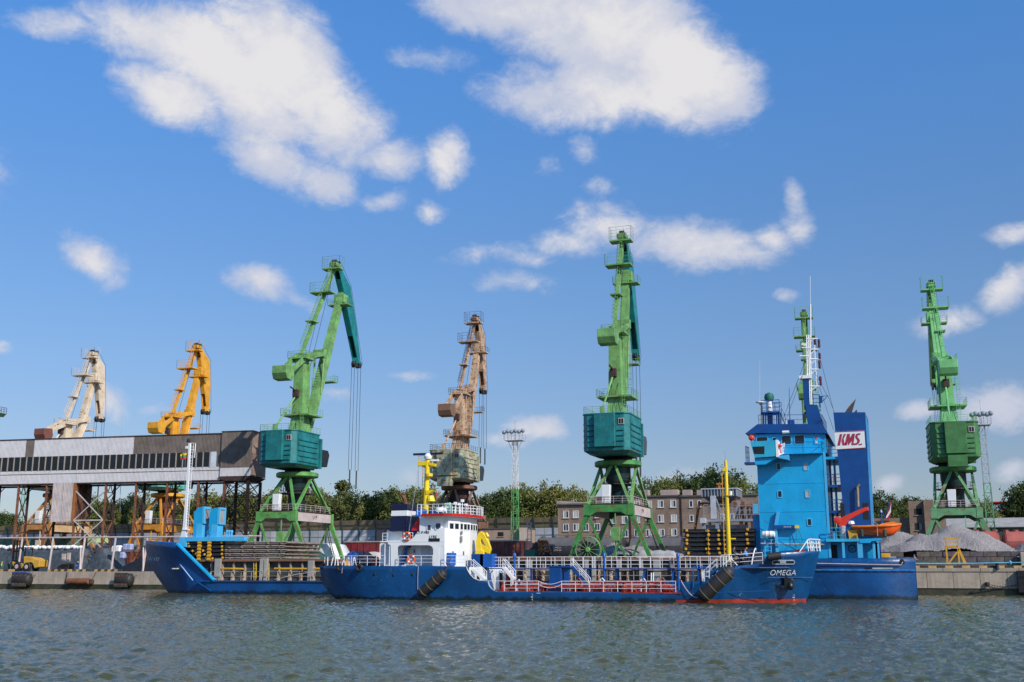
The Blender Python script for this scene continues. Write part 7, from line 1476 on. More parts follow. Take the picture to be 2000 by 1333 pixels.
mm = MB(); mm.box(-.1, .1, -.2, -.02, -(za - QZ), zb_ - za + .05); mm.beam([(0, -.15, zb_ - za), (0, -1.1, zc_ - za + .1)], (.14, .14)); pst = mm.mesh('post', mat("dark_green_post", (.03, .09, .085), .6))
for k in range(n):
    px_ = x0 + k * pw; so_ = offset_of(sw)
    piece('sheet', random.choice(shp), sw, (px_ - so_.x, 0, za - so_.z)); piece('crest_sheet', random.choice(crs), sw, (px_ - so_.x, 0, zb_ - so_.z + random.uniform(-.05, .05)))
    if k % 2 == 0: piece('post', pst, sw, (px_ - so_.x, 0, za - so_.z))
m = MB(); m.box(x0, x1, YS - .1, YS + .2, QZ, za - .03); m.build('base_wall', mat("stained_base_concrete", (.36, .32, .26), .85, streak=.5), sw)
m = MB(); m.bar((x0, YS - .55, (zb_ + zc_) / 2), (x1, YS - .55, (zb_ + zc_) / 2), .07); m.bar((x0, YS - .05, zb_ + .02), (x1, YS - .05, zb_ + .02), .1); m.bar((x0, YS - .04, (za + zb_) / 2), (x1, YS - .04, (za + zb_) / 2), .05); m.build('girt', mat("dark_green_post", (.03, .09, .085)), sw)
# ---- low pink brick store
YL2 = 214.0
for (a0, a1, py, lab, ww) in ((735, 800, 1034, 'low pink brick store behind the navy funnel', ()), (928, 1024, 1034, 'low pink brick store with one small window left of the middle light mast', ((973, 1040, 983, 1048),))):
    s_ = thing('brick_store', lab, 'building', tuple(P((a0 + a1) / 2, 1100, YL2))); m = MB(); m.box(PX(a0, 1060, YL2), PX(a1, 1060, YL2), YL2, YL2 + 7, QZ, PZ(a0, py, YL2)); m.build('wall', BRKP, s_)
    m = MB(); m.box(PX(a0 - 1, 1060, YL2), PX(a1 + 1, 1060, YL2), YL2 - .2, YL2 + 7.2, PZ(a0, py, YL2) + .003, PZ(a0, py - 2, YL2)); m.build('roof', mat("tarred_roof_edge", (.10, .09, .085)), s_)
    for q in ww: pxwin(s_, *q, YL2, frame=RUSTD, split=1, pane=GLASS)
    if ww: m = MB(); kpx_ = box_px(m, 1013, 1031, 1028, 1062, YL2 - .8, .8); m.build('pale_annex', mat("pale_pink_render", (.55, .45, .38), .8, streak=.4), s_)
    else: text('lettering', '313', .7, BLACK, s_, P(754, 1034 + 4, YL2 - .03), (R(90), 0, 0), .01)
# ---- rail wagons
YWg = 188.0
def wagon_base(r, a0, a1, Y, wheels=True):
    x0, x1 = PX(a0, 1090, Y), PX(a1, 1090, Y); m = MB(); m.box(x0, x1, Y - .2, Y + 2.8, QZ + 1.0, QZ + 1.25); m.build('underframe', RUSTD, r)
    for xx in (x0 + 1.2, x0 + 2.9, x1 - 2.9, x1 - 1.2):
        m = MB()
        for yy in (Y + .3, Y + 2.2): m.lathe([(.1, -.08), (.48, -.08), (.5, .02), (.46, .08), (.1, .08)], (xx, yy, QZ + .52), 14, 'y')
        m.tube([(xx, Y + .3, QZ + .52), (xx, Y + 2.2, QZ + .52)], .08, 5); m.build('wheelset', DARK, r)
    return x0, x1
def tankwagon(a0, a1, col, roof, label, txt=None, Y=YWg, grp='black tank wagons', top=1050):
    r = thing('tank_wagon', label, 'rail wagon', tuple(P((a0 + a1) / 2, 1090, Y)), group=grp); x0, x1 = wagon_base(r, a0, a1, Y)
    zt_ = PZ((a0 + a1) / 2, top, Y); zl = QZ + 1.3; cz = (zt_ + zl) / 2; rr = (zt_ - zl) / 2
    m = MB(); m.lathe([(rr * .3, 0), (rr * .8, .12), (rr * .97, .4), (rr, .7), (rr, x1 - x0 - .7), (rr * .97, x1 - x0 - .4), (rr * .8, x1 - x0 - .12), (rr * .3, x1 - x0)], (x0, Y + 1.3, cz), 28, 'x'); m.build('tank', col, r, smooth=True)
    m = MB(); pr_ = [(Y + 1.3 + (rr + .03) * math.cos(t_), cz + (rr + .03) * math.sin(t_)) for t_ in [R(20 + 14 * k) for k in range(11)]]; m.prism(pr_, x0 + .6, x1 - .6, 'x'); m.build('roof_cover', roof, r, smooth=True)
    for k in range(4): xx = x0 + (x1 - x0) * (k + .5) / 4; m = MB(); m.lathe([(.4, 0), (.42, .2), (.3, .28)], (xx, Y + 1.3, zt_ - .02), 12); m.build('filler_hatch', roof, r)
    for k in range(1, 6): xx = x0 + (x1 - x0) * k / 6; m = MB(); m.lathe([(rr + .005, -.03), (rr + .02, 0), (rr + .005, .03)], (xx, Y + 1.3, cz), 28, 'x'); m.build('seam', col, r)
    m = MB(); m.rail([(x0 + .6, Y + .9, zt_), (x1 - .6, Y + .9, zt_)], .35, 3, .03, 1); m.build('walkway_rail', RUSTD, r)
    for (px, s_, sz) in (txt or ()):
        p = P(px, 1066 if sz > .5 else 1064, Y + 1.3 - rr - .04); text('lettering', s_, sz, DIRTYW, r, (p.x, p.y - .02, cz + (.05 if sz > .5 else .25)), (R(90), 0, 0), .008)
    return r
BLKT = mat("black_tank_paint", (.035, .033, .035), .45, var=.3, streak=.3, dirtcol=(.09, .08, .075)); GRYT = mat("dusty_grey_tank_roof", (.13, .12, .12), .6, var=.2, streak=.3)
tankwagon(1046, 1140, BLKT, GRYT, 'black tank wagon left of the cable reel crane legs', ((1088, 'RWGN\n2479-04', .45), (1062, 'H  M', .4), (1130, '(CTO)X', .7)))
tankwagon(1143, 1222, BLKT, GRYT, 'black tank wagon seen through the big cable reel', ((1190, 'O', .4),))
tankwagon(1226, 1338, BLKT, GRYT, 'black tank wagon right of the tallest crane, dusted grey below', ())
for (a0, a1, lab) in ((1885, 1958, 'red tank wagon just right of the gravel heap'), (1961, 2040, 'red tank wagon cut by the right edge')):
    tankwagon(a0, a1, mat("brick_red_tank_paint", (.30, .07, .05), .55, var=.25, rust=.25, streak=.4), mat("salmon_red_tank_roof", (.42, .11, .08), .55, var=.2, rust=.15), lab, Y=185, grp='red tank wagons', top=1038)
def boxwagon(a0, a1, py0, col, label, Y=YWg, posts=9, hopper=False):
    r = thing('hopper_wagon' if hopper else 'goods_wagon', label, 'rail wagon', tuple(P((a0 + a1) / 2, 1090, Y))); x0, x1 = wagon_base(r, a0, a1, Y); z1_ = PZ(a0, py0, Y); z0_ = QZ + 1.3
    m = MB(); m.prism([(x0 + (1.6 if hopper else 0), z0_), (x1 - (1.6 if hopper else 0), z0_), (x1, z0_ + 1.5), (x1, z1_), (x0, z1_), (x0, z0_ + 1.5)], Y, Y + 2.7); m.build('body', col, r)
    m = MB(); m.box(x0 - .1, x1 + .1, Y - .15, Y + 2.85, z1_ + .002, z1_ + .22); m.build('top_rail', mat("pinkish_roof_sheet", (.38, .29, .26)), r)
    for k in range(posts): xx = x0 + .3 + (x1 - x0 - .6) * k / (posts - 1); m = MB(); m.box(xx - .09, xx + .09, Y - .14, Y - .01, z0_ + (1.2 if hopper and (k == 0 or k == posts - 1) else 0), z1_ - .05); m.build('rib', col, r)
    return r
MAR = mat("maroon_wagon_paint", (.13, .035, .03), .6, var=.3, rust=.3, streak=.4)
boxwagon(956, 1030, 1058, MAR, 'maroon ribbed hopper wagon right of the yellow deck crane', hopper=True)
boxwagon(672, 752, 1060, mat("dark_red_wagon_paint", (.20, .02, .025), .55, var=.3, streak=.3), 'dark red goods wagon left of the navy funnel', posts=7)
boxwagon(200, 280, 1078, MAR, 'dark wagon glimpsed under the gallery behind the tarpaulins', Y=200)
r = thing('track', 'ballast', 'track'); del r['label'], r['category']; r['kind'] = 'structure'; 
m = MB()
for Y_ in (YWg, 185 + 0, 200):
    for dy in (.4, 1.95): m.box(-260, 120, Y_ + dy, Y_ + dy + .08, QZ + .004, QZ + .16)
m.build('rails', RUST, r)
# orange machine and small gear by the wagons
r = thing('rail_shunter_frame', 'rusty orange ladder frame machine standing by the black wagons', 'machine', tuple(P(1062, 1085, 178)))
Yo = 178.0; m = MB()
for a, b_ in (((1052, 1057), (1054, 1084)), ((1068, 1057), (1077, 1084)), ((1060, 1057), (1062, 1084)), ((1052, 1057), (1068, 1057)), ((1052, 1070), (1072, 1070)), ((1053, 1077), (1075, 1077)), ((1054, 1063), (1070, 1063))): m.bar(P(*a, Yo), P(*b_, Yo), .28)
m.build('frame', mat("rusty_orange_steel", (.42, .13, .03), .65, rust=.3), r); m = MB(); box_px(m, 1053, 1058, 1067, 1063, Yo + .1, 1.4); m.build('housing', RUST, r); m = MB(); m.beam([P(1051, 1062, Yo + 1), P(1038, 1082, Yo + 1)], (.9, .8)); m.build('chute', RUSTD, r)
r = thing('skip', 'small sea green skip on the quay left of the orange frame', 'skip', tuple(P(1032, 1085, 176))); m = MB(); a = P(1024, 1074, 176); b_ = P(1045, 1074, 176); m.prism([(a.x, a.z), (b_.x, a.z), (b_.x - .5, QZ + .1), (a.x + .5, QZ + .1)], 176, 177.6); m.build('tub', mat("sea_green_cover", (.01, .13, .09)), r)
r = thing('access_ladder', 'tall pale yellow lattice ladder behind the maroon wagon', 'ladder', tuple(P(1034, 1080, 180))); m = MB(); m.ladder(P(1034, 1084, 180), P(1034, 1022, 180), .7, (1, 0, 0), .6, .06); m.cage(P(1034, 1070, 180), P(1034, 1022, 180), (0, -1, 0), .5, 1.2, .04); m.build('frame', mat("pale_brace_paint", (.52, .46, .42)), r)
# ---- light masts
def lmast(px, ybot, ytop, Y, wpx, cols, label, lamps=True):
    b_, t_ = P(px, ybot, Y), P(px, ytop, Y); x = b_.x; H_ = t_.z - QZ; sc = (PX(px + 10, ybot, Y) - PX(px, ybot, Y)) / 10; w0 = wpx * sc; r = thing('light_mast', label, 'light mast', (x, Y, QZ), group='lattice floodlight masts')
    tz = QZ + H_; z = QZ; n = int(H_ / (w0 * 1.15)); ph = H_ / n
    secs = {}
    for k in range(n):
        f = (k + .5) / n; ci = [c for c in cols if f <= c[0]][0][1]; m = secs.setdefault(ci.name, (MB(), ci))[0]
        wa, wb = w0 / 2 * (1 - .35 * k / n), w0 / 2 * (1 - .35 * (k + 1) / n); zz0, zz1 = QZ + k * ph, QZ + (k + 1) * ph
        C4 = lambda wv, zz: [(x - wv, Y - wv, zz), (x + wv, Y - wv, zz), (x + wv, Y + wv, zz), (x - wv, Y + wv, zz)]
        A_, B_ = C4(wa, zz0), C4(wb, zz1)
        for q in range(4): m.tube([A_[q], B_[q]], .085, 4); m.tube([A_[q], B_[(q + 1) % 4]] if k % 2 else [A_[(q + 1) % 4], B_[q]], .045, 4); m.tube([B_[q], B_[(q + 1) % 4]], .05, 4)
    for nm_, (m, ci) in secs.items(): m.build('lattice_section', ci, r)
    if lamps:
        pwid = 17 * sc; m = MB(); m.box(x - pwid, x + pwid, Y - 1.2, Y + 1.2, tz, tz + .12); m.rail([(x - pwid, Y - 1.2, tz + .1), (x + pwid, Y - 1.2, tz + .1)], 1.2, 1.1, .035, 2); m.rail([(x - pwid, Y + 1.2, tz + .1), (x + pwid, Y + 1.2, tz + .1)], 1.2, 1.1, .035, 2)
        for sx in (-1, 1): m.bar((x + sx * w0 * .3, Y, tz - 2.2), (x + sx * pwid * .8, Y, tz), .08)
        m.build('lamp_platform', FLOODG, r)
        for k in range(6):
            xx = x + pwid * (-1.1 + 2.2 * k / 5); m = MB(); m.lathe([(.15, -.2), (.42, .15), (.45, .25), (.1, .3)], (xx, Y - 1.2, tz + 1.75 + .15 * (k % 2)), 10, 'y'); m.tube([(xx, Y - 1, tz + .1), (xx, Y - 1, tz + 1.5)], .05, 4); m.build('floodlight', STEELG, r)
        m = MB(); m.tube([(x, Y, tz), (x, Y, tz + 4.5)], .04, 4); m.build('lightning_rod', FLOODG, r)
    m = MB(); m.box(x - w0 * .7, x + w0 * .5, Y - w0 * .5 - .3, Y - w0 * .5 - .1, QZ + 3, QZ + 5); m.build('switch_cabinet', DIRTYW, r)
    return r
WL, LG, DG = mat("white_lattice_paint", (.70, .68, .66), .5, bump=0), mat("light_green_lattice_paint", (.13, .42, .12), .5, bump=0), mat("dark_green_lattice_paint", (.012, .14, .06), .5, bump=0)
lmast(1006, 1072, 862, 205, 12.5, ((.33, DG), (.64, LG), (1.1, WL)), 'floodlight mast painted dark green, light green and white, left of the tallest crane')
lmast(1938, 1062, 831, 197, 17, ((.34, DG), (.62, mat("sage_green_lattice_paint", (.10, .30, .17), .5, bump=0)), (1.1, FLOODG)), 'floodlight mast green below and grey above at the far right')
lmast(40, 1062, 950, 280, 9, ((.5, DG), (1.1, mat("sage_green_lattice_paint", (.10, .30, .17)))), 'distant green lattice mast seen under the left end of the gallery', lamps=False)
r = thing('aerial_mast', 'hair thin white aerial mast rising behind the gallery between the cream and yellow cranes', 'aerial', tuple(P(237, 1060, 240))); m = MB(); m.tube([P(233, 1090, 240), P(236, 900, 240), P(238, 808, 240)], .1, 5, .05); m.build('pole', FLOODG, r)
# ---- grey bulk hopper on the quay before the building
Yq = 166.0
hp = thing('bulk_hopper', 'grey steel bulk hopper on a platform frame behind the yellow foremast', 'hopper', tuple(P(1415, 1085, Yq)))
def hq(px, py, dy=0): return P(px, py, Yq + dy)
a, b_, c_, d_ = hq(1372, 955), hq(1437, 955), hq(1437, 969), hq(1392, 986)
x0, x1 = hq(1371, 956).x, hq(1438, 956).x; zt_, zm_, zl_ = hq(1400, 956).z, hq(1400, 970).z, hq(1400, 989).z
m = MB(); dpt = 5.0
def frust(m, xa, xb, ya, yb, z0, xc, xd, yc, yd, z1): m.add([(xa, ya, z0), (xb, ya, z0), (xb, yb, z0), (xa, yb, z0), (xc, yc, z1), (xd, yc, z1), (xd, yd, z1), (xc, yd, z1)], [(0, 3, 2, 1), (4, 5, 6, 7), (0, 1, 5, 4), (1, 2, 6, 5), (2, 3, 7, 6), (3, 0, 4, 7)])
frust(m, x0 + 1.8, x1 - 1.8, Yq + 1.8, Yq + dpt - 1.4, zl_, x0, x1, Yq, Yq + dpt, zm_); m.build('funnel', mat("slate_hopper_steel", (.13, .14, .16), .5, streak=.4, rust=.1), hp)
m = MB(); m.box(x0, x1, Yq + .02, Yq + dpt, zm_ + .01, zt_ - .02); m.build('upper_bin', mat("slate_hopper_steel", (.13, .14, .16)), hp)
for k in range(12): xx = x0 + (x1 - x0) * k / 11; m = MB(); m.box(xx - .06, xx + .06, Yq - .16, Yq, zm_, zt_); m.build('rib', STEELG, hp)
for k in range(6): yy = Yq + dpt * k / 5; m = MB(); m.box(x1, x1 + .16, yy - .06, yy + .06, zm_, zt_); m.build('rib', STEELG, hp)
m = MB(); m.box(x0 - .15, x1 + .2, Yq - .2, Yq + dpt + .2, zt_, zt_ + .15); m.build('rim', mat("pale_steel_rim", (.45, .47, .5), .5), hp)
zp_ = hq(1400, 1015).z
m = MB(); m.box(hq(1373, 1015).x, hq(1470, 1015).x, Yq - .6, Yq - .2, zp_ - .35, zp_); m.box(hq(1373, 1015).x, hq(1474, 1015).x, Yq - .2, Yq + 5.6, zp_ - .2, zp_ - .05); m.box(hq(1373, 1020).x, hq(1460, 1020).x, Yq + .2, Yq + .5, zp_ - 1.5, zp_ - .8); m.build('platform', STEELG, hp)
mb = MB(); mb.rail([(hq(1376, 1015).x, Yq - .4, zp_), (hq(1432, 1015).x, Yq - .4, zp_)], 2.2, 2.0, .05, 4); mb.rail([(hq(1432, 1015).x, Yq - .4, zp_), (hq(1472, 1015).x, Yq - .4, zp_)], 2.6, 1.1, .06, 4); mb.build('platform_railing', STEELG, hp)
for px in (1375, 1401, 1448, 1470): p = hq(px, 1015); m = MB(); m.box(p.x - .25, p.x + .25, Yq - .45, Yq - .05, QZ, zp_ - .36); m.build('leg', STEELG if px < 1440 else RUSTD, hp); m = MB(); m.box(p.x - .2, p.x + .2, Yq + 5, Yq + 5.4, QZ, zp_ - .25); m.build('leg', STEELG if px < 1440 else RUSTD, hp)
m = MB(); p, q = hq(1396, 1014), hq(1396, 969); m.box(p.x - .45, p.x + .35, Yq - .7, Yq - .25, p.z, q.z); m.build('column', mat("pale_steel_rim", (.45, .47, .5)), hp)
for a0, a1 in (((1399, 975), (1413, 1013)), ((1393, 975), (1386, 1000))): m = MB(); m.bar(hq(*a0, -.5), hq(*a1, -.5), .18); m.build('brace', STEELG, hp)
m = MB(); box_px(m, 1367, 1012, 1378, 1022, Yq - 1.2, .8); m.build('control_box', mat("pale_steel_rim", (.45, .47, .5)), hp)
m = MB(); m.bar(hq(1366, 982, 1), hq(1357, 1036, 1), .35); m.bar(hq(1366, 985, 1), hq(1440, 985, 1), .5, .5, (0, 1, 0)); m.bar(hq(1366, 982, 3), hq(1357, 1036, 3), .3); m.build('rusty_frame', RUST, hp)
for px in (1445, 1452, 1463, 1471): m = MB(); m.bar(hq(px, 1014, 2), hq(px - 4, 986, 2), .3); m.bar(hq(px - 8, 1014, 1), hq(px, 990, 1), .2); m.build('rusty_frame', RUSTD, hp)
m = MB(); m.bar(hq(1430, 987, 1.5), hq(1472, 990, 1.5), .4); m.bar(hq(1426, 975, 2), hq(1452, 986, 2), 1.0, .6); m.build('feed_trough', RUST, hp)
m = MB(); box_px(m, 1437, 978, 1446, 1016, Yq + 1, .8); m.build('column', STEELG, hp); m = MB(); box_px(m, 1402, 944, 1407, 955, Yq + 2, .2); box_px(m, 1399, 944, 1409, 947, Yq + 1.9, .5); m.build('beacon_post', mat("rusty_orange_steel", (.42, .13, .03)), hp)
# ---- right hand side: heaps, block wall, stand, buildings
YBW = 168.0
GRAV = D.materials.new("crushed_stone"); GRAV.use_nodes = True; t = NT(GRAV.node_tree); b = t.n['Principled BSDF']; g = t.new('ShaderNodeTexCoord').outputs['Object']
vor = t.new('ShaderNodeTexVoronoi'); t.link(g, vor.inputs['Vector']); vor.inputs['Scale'].default_value = 7.5
c = t.mix(t.ramp(t.noise(g, 9, 4, .8), .3, .7), (.27, .235, .22, 1), (.60, .54, .51, 1)); c = t.mix(t.math('MULTIPLY', t.ramp(t.noise(g, .35, 4), .4, .7), .3), c, (.22, .20, .20, 1)); t.put(b.inputs['Base Color'], c); b.inputs['Roughness'].default_value = .95; b.inputs['Specular IOR Level'].default_value = .1
bn = t.new('ShaderNodeBump'); bn.inputs['Strength'].default_value = 1; bn.inputs['Distance'].default_value = .22; t.put(bn.inputs['Height'], t.math('ADD', vor.outputs['Distance'], t.noise(g, 3, 5, .7))); t.link(bn.outputs[0], b.inputs['Normal'])
def heap(name, label, peaks, x0, x1, y0, y1, n=150):
    xs_ = np.linspace(x0, x1, n); ys_ = np.linspace(y0, y1, n // 2); X, Y = np.meshgrid(xs_, ys_)
    Z = np.full_like(X, -1.0); rng = np.random.default_rng(5)
    wob = sum(np.sin(X * a_ + Y * b2 + c2) * d2 for a_, b2, c2, d2 in [(rng.uniform(.2, 1.6), rng.uniform(-1.6, 1.6), rng.uniform(0, 6), rng.uniform(.05, .22)) for _ in range(10)])
    for (cx, cy, cz, sl) in peaks: rr = np.sqrt((X - cx) ** 2 + (Y - cy) ** 2 + .5); Z = np.maximum(Z, cz - rr * sl + .3)
    Z += wob * .55 * np.clip(Z, 0, 1) + rng.normal(0, .035, Z.shape); Z = np.maximum(Z, -.05)
    m = MB(); m.v = [(float(a_), float(b2), float(c2) + QZ) for a_, b2, c2 in zip(X.ravel(), Y.ravel(), Z.ravel())]; nx = X.shape[1]
    m.f = [(j * nx + i, j * nx + i + 1, (j + 1) * nx + i + 1, (j + 1) * nx + i) for j in range(X.shape[0] - 1) for i in range(nx - 1)]
    o = m.build(name, GRAV, None, smooth=True, at=((x0 + x1) / 2, (y0 + y1) / 2, QZ)); return tag(o, label, 'gravel heap', 'crushed stone heaps on the quay')
def pk(px, py, Y, sl=.55): p = P(px, py, Y); return (p.x, p.y, p.z - QZ, sl)
heap('gravel_heap', 'long grey gravel heap with several crests behind the block wall', [pk(1758, 1036, 178), pk(1868, 1024, 176, .52), pk(1800, 1046, 174, .45), pk(1828, 1040, 175, .5), pk(1905, 1046, 174, .55), pk(1700, 1052, 178, .5)], PX(1640, 1080, 175), PX(1985, 1080, 175), 168.4, 186)
heap('gravel_heap', 'smaller gravel heap cut off by the right edge', [pk(2020, 1055, 175, .55), pk(2070, 1050, 178, .5)], PX(1962, 1080, 175), PX(2120, 1080, 175), 168.4, 186, 90)
heap('gravel_heap', 'flat pale gravel heap seen between the legs of the tallest crane', [pk(1200, 1064, 183, .4), pk(1235, 1066, 183, .35), pk(1290, 1074, 183, .3)], PX(1165, 1080, 183), PX(1340, 1080, 183), 177.5, 187.5, 90)
bw = thing('block_wall', 'dark retaining wall of stacked concrete blocks in front of the gravel', 'wall', tuple(P(1880, 1100, YBW)))
x0, x1 = PX(1715, 1090, YBW), PX(1992, 1090, YBW); zb_ = RQ - .1; bh = (PZ(1880, 1077, YBW) - zb_) / 3; bl_ = 1.75
bms = []
for q in range(4): m = MB(); m.prism([(0.03, .03), (bl_ - .03, .02), (bl_ - .02 - random.uniform(0, .04), bh - .02), (.02, bh - .03 - random.uniform(0, .04))], 0, 1.1); bms.append(m.mesh('block', mat(("brown_block", "dark_block", "mauve_block", "stained_block")[q], ((.13, .105, .09), (.09, .08, .075), (.125, .10, .105), (.16, .13, .105))[q], .9, var=.35, scale=1.2, fine=.4)))
for k in range(3):
    x = x0 - (bl_ / 2 if k % 2 else 0)
    while x < x1: 
        if not (k == 2 and random.random() < .06): piece('block', random.choice(bms), bw, (x - bw.location.x, random.uniform(-.06, .06), zb_ + k * bh - bw.location.z))
        x += bl_
r = thing('concrete_block', 'pale upright concrete block at the right end of the dark block wall', 'block', tuple(P(1997, 1100, YBW - 1))); m = MB(); a = P(1992, 1079, YBW - 1); m.prism([(a.x, zb_), (a.x + 3, zb_), (a.x + 3, a.z), (a.x, a.z)], YBW - 1, YBW + .4); m.build('slab', CONC, r, bevel=.08); m = MB(); m.lathe([(.12, -.02), (.12, .02)], (a.x + .8, YBW - 1.02, zb_ + .8), 10, 'y'); m.build('hole', DARK, r)
st_ = thing('access_stand', 'yellow steel stand with guard rails on the right quay', 'stand', tuple(P(1862, 1103, 161.5)))
Yy = 161.5; Z0 = RQ - .1
def sq(px, py, dy=0): return P(px, py, Yy + dy)
m = MB()
for a, b_ in (((1846, 1052), (1848, 1068)), ((1869, 1052), (1871, 1068)), ((1846, 1052), (1869, 1052)), ((1846, 1059), (1870, 1059))): m.bar(sq(*a), sq(*b_), .13)
for a, b_ in (((1846, 1053), (1847, 1068)), ((1869, 1053), (1870, 1068)), ((1846, 1053), (1869, 1053))): m.bar(sq(*a, 1.5), sq(*b_, 1.5), .11)
m.bar(sq(1845, 1052), sq(1845, 1052) + Vector((0, 1.5, 0)), .1); m.build('guard_rail', YEL2, st_)
m = MB(); box_px(m, 1847, 1066, 1871, 1070, Yy, 1.6); m.build('platform', YEL2, st_)
for a, b_ in (((1848, 1070), (1851, 1102)), ((1871, 1070), (1874, 1102.5)), ((1869, 1079), (1852, 1102)), ((1872, 1072), (1884, 1102))): m = MB(); p, q = sq(*a), sq(*b_); q.z = max(Z0, q.z); m.bar(p, q, .2); m.build('leg', YEL2, st_)
for a, b_ in (((1849, 1070), (1850, 1102)), ((1872, 1070), (1887, 1102))): m = MB(); p, q = sq(*a, 1.6), sq(*b_, 1.6); q.z = max(Z0, q.z); m.bar(p, q, .2); m.build('leg', YEL2, st_)
YR2 = 212.0
rb = thing('brick_building', 'roofless brown brick building with dark window holes behind the gravel', 'building', tuple(P(1800, 1100, YR2))); m = MB(); m.box(PX(1775, 1000, YR2), PX(1806, 1000, YR2), YR2, YR2 + 8, QZ, PZ(1790, 979, YR2)); m.box(PX(1807, 1000, YR2) - .2, PX(1846, 1000, YR2), YR2 - .8, YR2 + 8, QZ, PZ(1820, 977, YR2)); m.build('wall', BRK, rb)
m = MB(); m.box(PX(1705, 1000, YR2), PX(1775, 1000, YR2) - .02, YR2 + 1, YR2 + 6, QZ, PZ(1740, 1012, YR2)); m.build('lower_wall', BRK, rb)
for q in ((1787, 994, 1800, 1006), (1788, 1022, 1802, 1036), (1822, 996, 1832, 1008)): pxwin(rb, *q, YR2 - (.8 if q[0] > 1807 else 0) - .02, frame=RUSTD, split=1, pane=DARK)
YR3 = 260.0
rr_ = thing('red_building', 'dark red modern building with blue glass beyond the long grey shed roof', 'building', tuple(P(1965, 1100, YR3))); m = MB(); m.box(PX(1928, 1000, YR3), PX(2060, 1000, YR3), YR3, YR3 + 15, QZ, PZ(1960, 982, YR3)); m.build('wall', BRKR, rr_); m = MB(); m.box(PX(1927, 1000, YR3), PX(2062, 1000, YR3), YR3 - .5, YR3 + 15, PZ(1960, 982, YR3) + .003, PZ(1960, 980, YR3)); m.build('roof', mat("signal_red_trim", (.55, .015, .012)), rr_)
for q in ((1938, 986, 1956, 998), (1942, 1001, 1956, 1012), (1964, 988, 1970, 994), (1964, 1002, 1972, 1009), (1978, 1002, 1986, 1009), (1978, 988, 1985, 994), (1992, 1002, 1999, 1009)): pxwin(rr_, *q, YR3 - .02, split=1 if q[2] - q[0] < 10 else 3, pane=mat("bright_blue_window", (.12, .25, .38), .15, bump=0))
YR4 = 225.0
sh = thing('warehouse', 'long low warehouse with a pale grey roof and dark green wall at the far right', 'warehouse', tuple(P(1940, 1100, YR4))); m = MB(); m.box(PX(1850, 1040, YR4), PX(2080, 1040, YR4), YR4, YR4 + 12, QZ, PZ(1940, 1028, YR4)); m.build('wall', mat("dark_green_wall", (.02, .05, .04), .7), sh)
xw, xe = PX(1848, 1030, YR4), PX(2082, 1030, YR4); z0_, z1_ = PZ(1940, 1029, YR4), PZ(1940, 1012, YR4 + 8); m = MB(); m.add([(xw, YR4 - .6, z0_), (xe, YR4 - .6, z0_), (xe, YR4 + 8, z1_), (xw, YR4 + 8, z1_), (xw, YR4 - .6, z0_ - .15), (xe, YR4 - .6, z0_ - .15), (xe, YR4 + 16, z0_ - .15), (xw, YR4 + 16, z0_ - .15)], [(0, 1, 2, 3), (0, 4, 5, 1), (2, 6, 7, 3), (1, 5, 6, 2), (3, 7, 4, 0), (4, 7, 6, 5)]); m.build('roof', mat("pale_grey_roof", (.36, .34, .32), .8, var=.15, streak=.3), sh)
# ---- covered stacks under the gallery
def tarp(name, label, a0, a1, py, Y, dep, mt, sag=.25, slope=.5, base=None):
    x0, x1 = PX(a0, py, Y), PX(a1, py, Y); zt_ = PZ((a0 + a1) / 2, py, Y) - QZ; n = max(8, int((x1 - x0) / .35)); rng = random.Random(int(a0)); m = MB(); prof = [(0, .01), (.12, .35), (.2, .8), (.5, 1.0), (dep * .5, 1.02), (dep - .4, 1.0), (dep, .3), (dep + .1, .01)]
    rows = []
    for i in range(n + 1):
        f = i / n; e = min(1, min(f, 1 - f) / max(.001, slope / (x1 - x0) * 2.2)); e = e ** .8; row = []
        for j, (dy, hz) in enumerate(prof): wob = rng.uniform(-.09, .09) if 0 < j < 7 else 0; row.append((x0 + (x1 - x0) * f, Y + dy + wob + (rng.uniform(-.1, .1) if j == 0 else 0), QZ + .005 + max(0, hz * zt_ * e + (wob * .8 if hz > .5 else 0) - sag * (.5 + .5 * math.sin(i * .8)) * (hz > .9) * .5)))
        rows.append(row)
    k = len(prof); m.v = [p for r_ in rows for p in r_]; m.f = [(i * k + j, (i + 1) * k + j, (i + 1) * k + j + 1, i * k + j + 1) for i in range(n) for j in range(k - 1)]
    o = m.build(name, mt, None, smooth=False, at=((x0 + x1) / 2, Y, QZ)); o.data.shade_smooth(); return tag(o, label, 'tarpaulin stack', 'covered stacks on the quay')
TARPG = mat("slate_tarpaulin", (.07, .085, .10), .55, var=.35, scale=1.2, bump=.06); TARPD = mat("black_tarpaulin", (.018, .018, .024), .45, var=.3, scale=1.5, bump=.06); TARPGR = mat("dark_green_tarpaulin", (.03, .085, .06), .6, var=.3, bump=.05)
tarp('covered_stack', 'long slate grey tarpaulin stack behind the forklift, bags on top', -70, 163, 1073, 170.8, 5, TARPG)
tarp('covered_stack', 'slate grey tarpaulin stack between the middle trestles', 163, 226, 1070, 170.5, 5, TARPG, slope=1.5)
tarp('covered_stack', 'black tarpaulin mound beside the blue bow', 226, 330, 1067, 170.2, 6, TARPD, slope=5)
tarp('covered_stack', 'dark green tarpaulin stack behind the hold of the cargo ship', 560, 652, 1078, 168.5, 4, TARPGR, slope=2)
tarp('covered_stack', 'bright white covered stack between the legs of the teal jib crane', 585, 668, 1062, 180, 6, mat("white_sheeting", (.75, .75, .75), .6, var=.08), slope=1)
tarp('covered_stack', 'pale beige covered stack between the red wagon and the tanker winches', 668, 756, 1079, 172, 5, mat("beige_sheeting", (.52, .46, .40), .7, var=.15), slope=1)
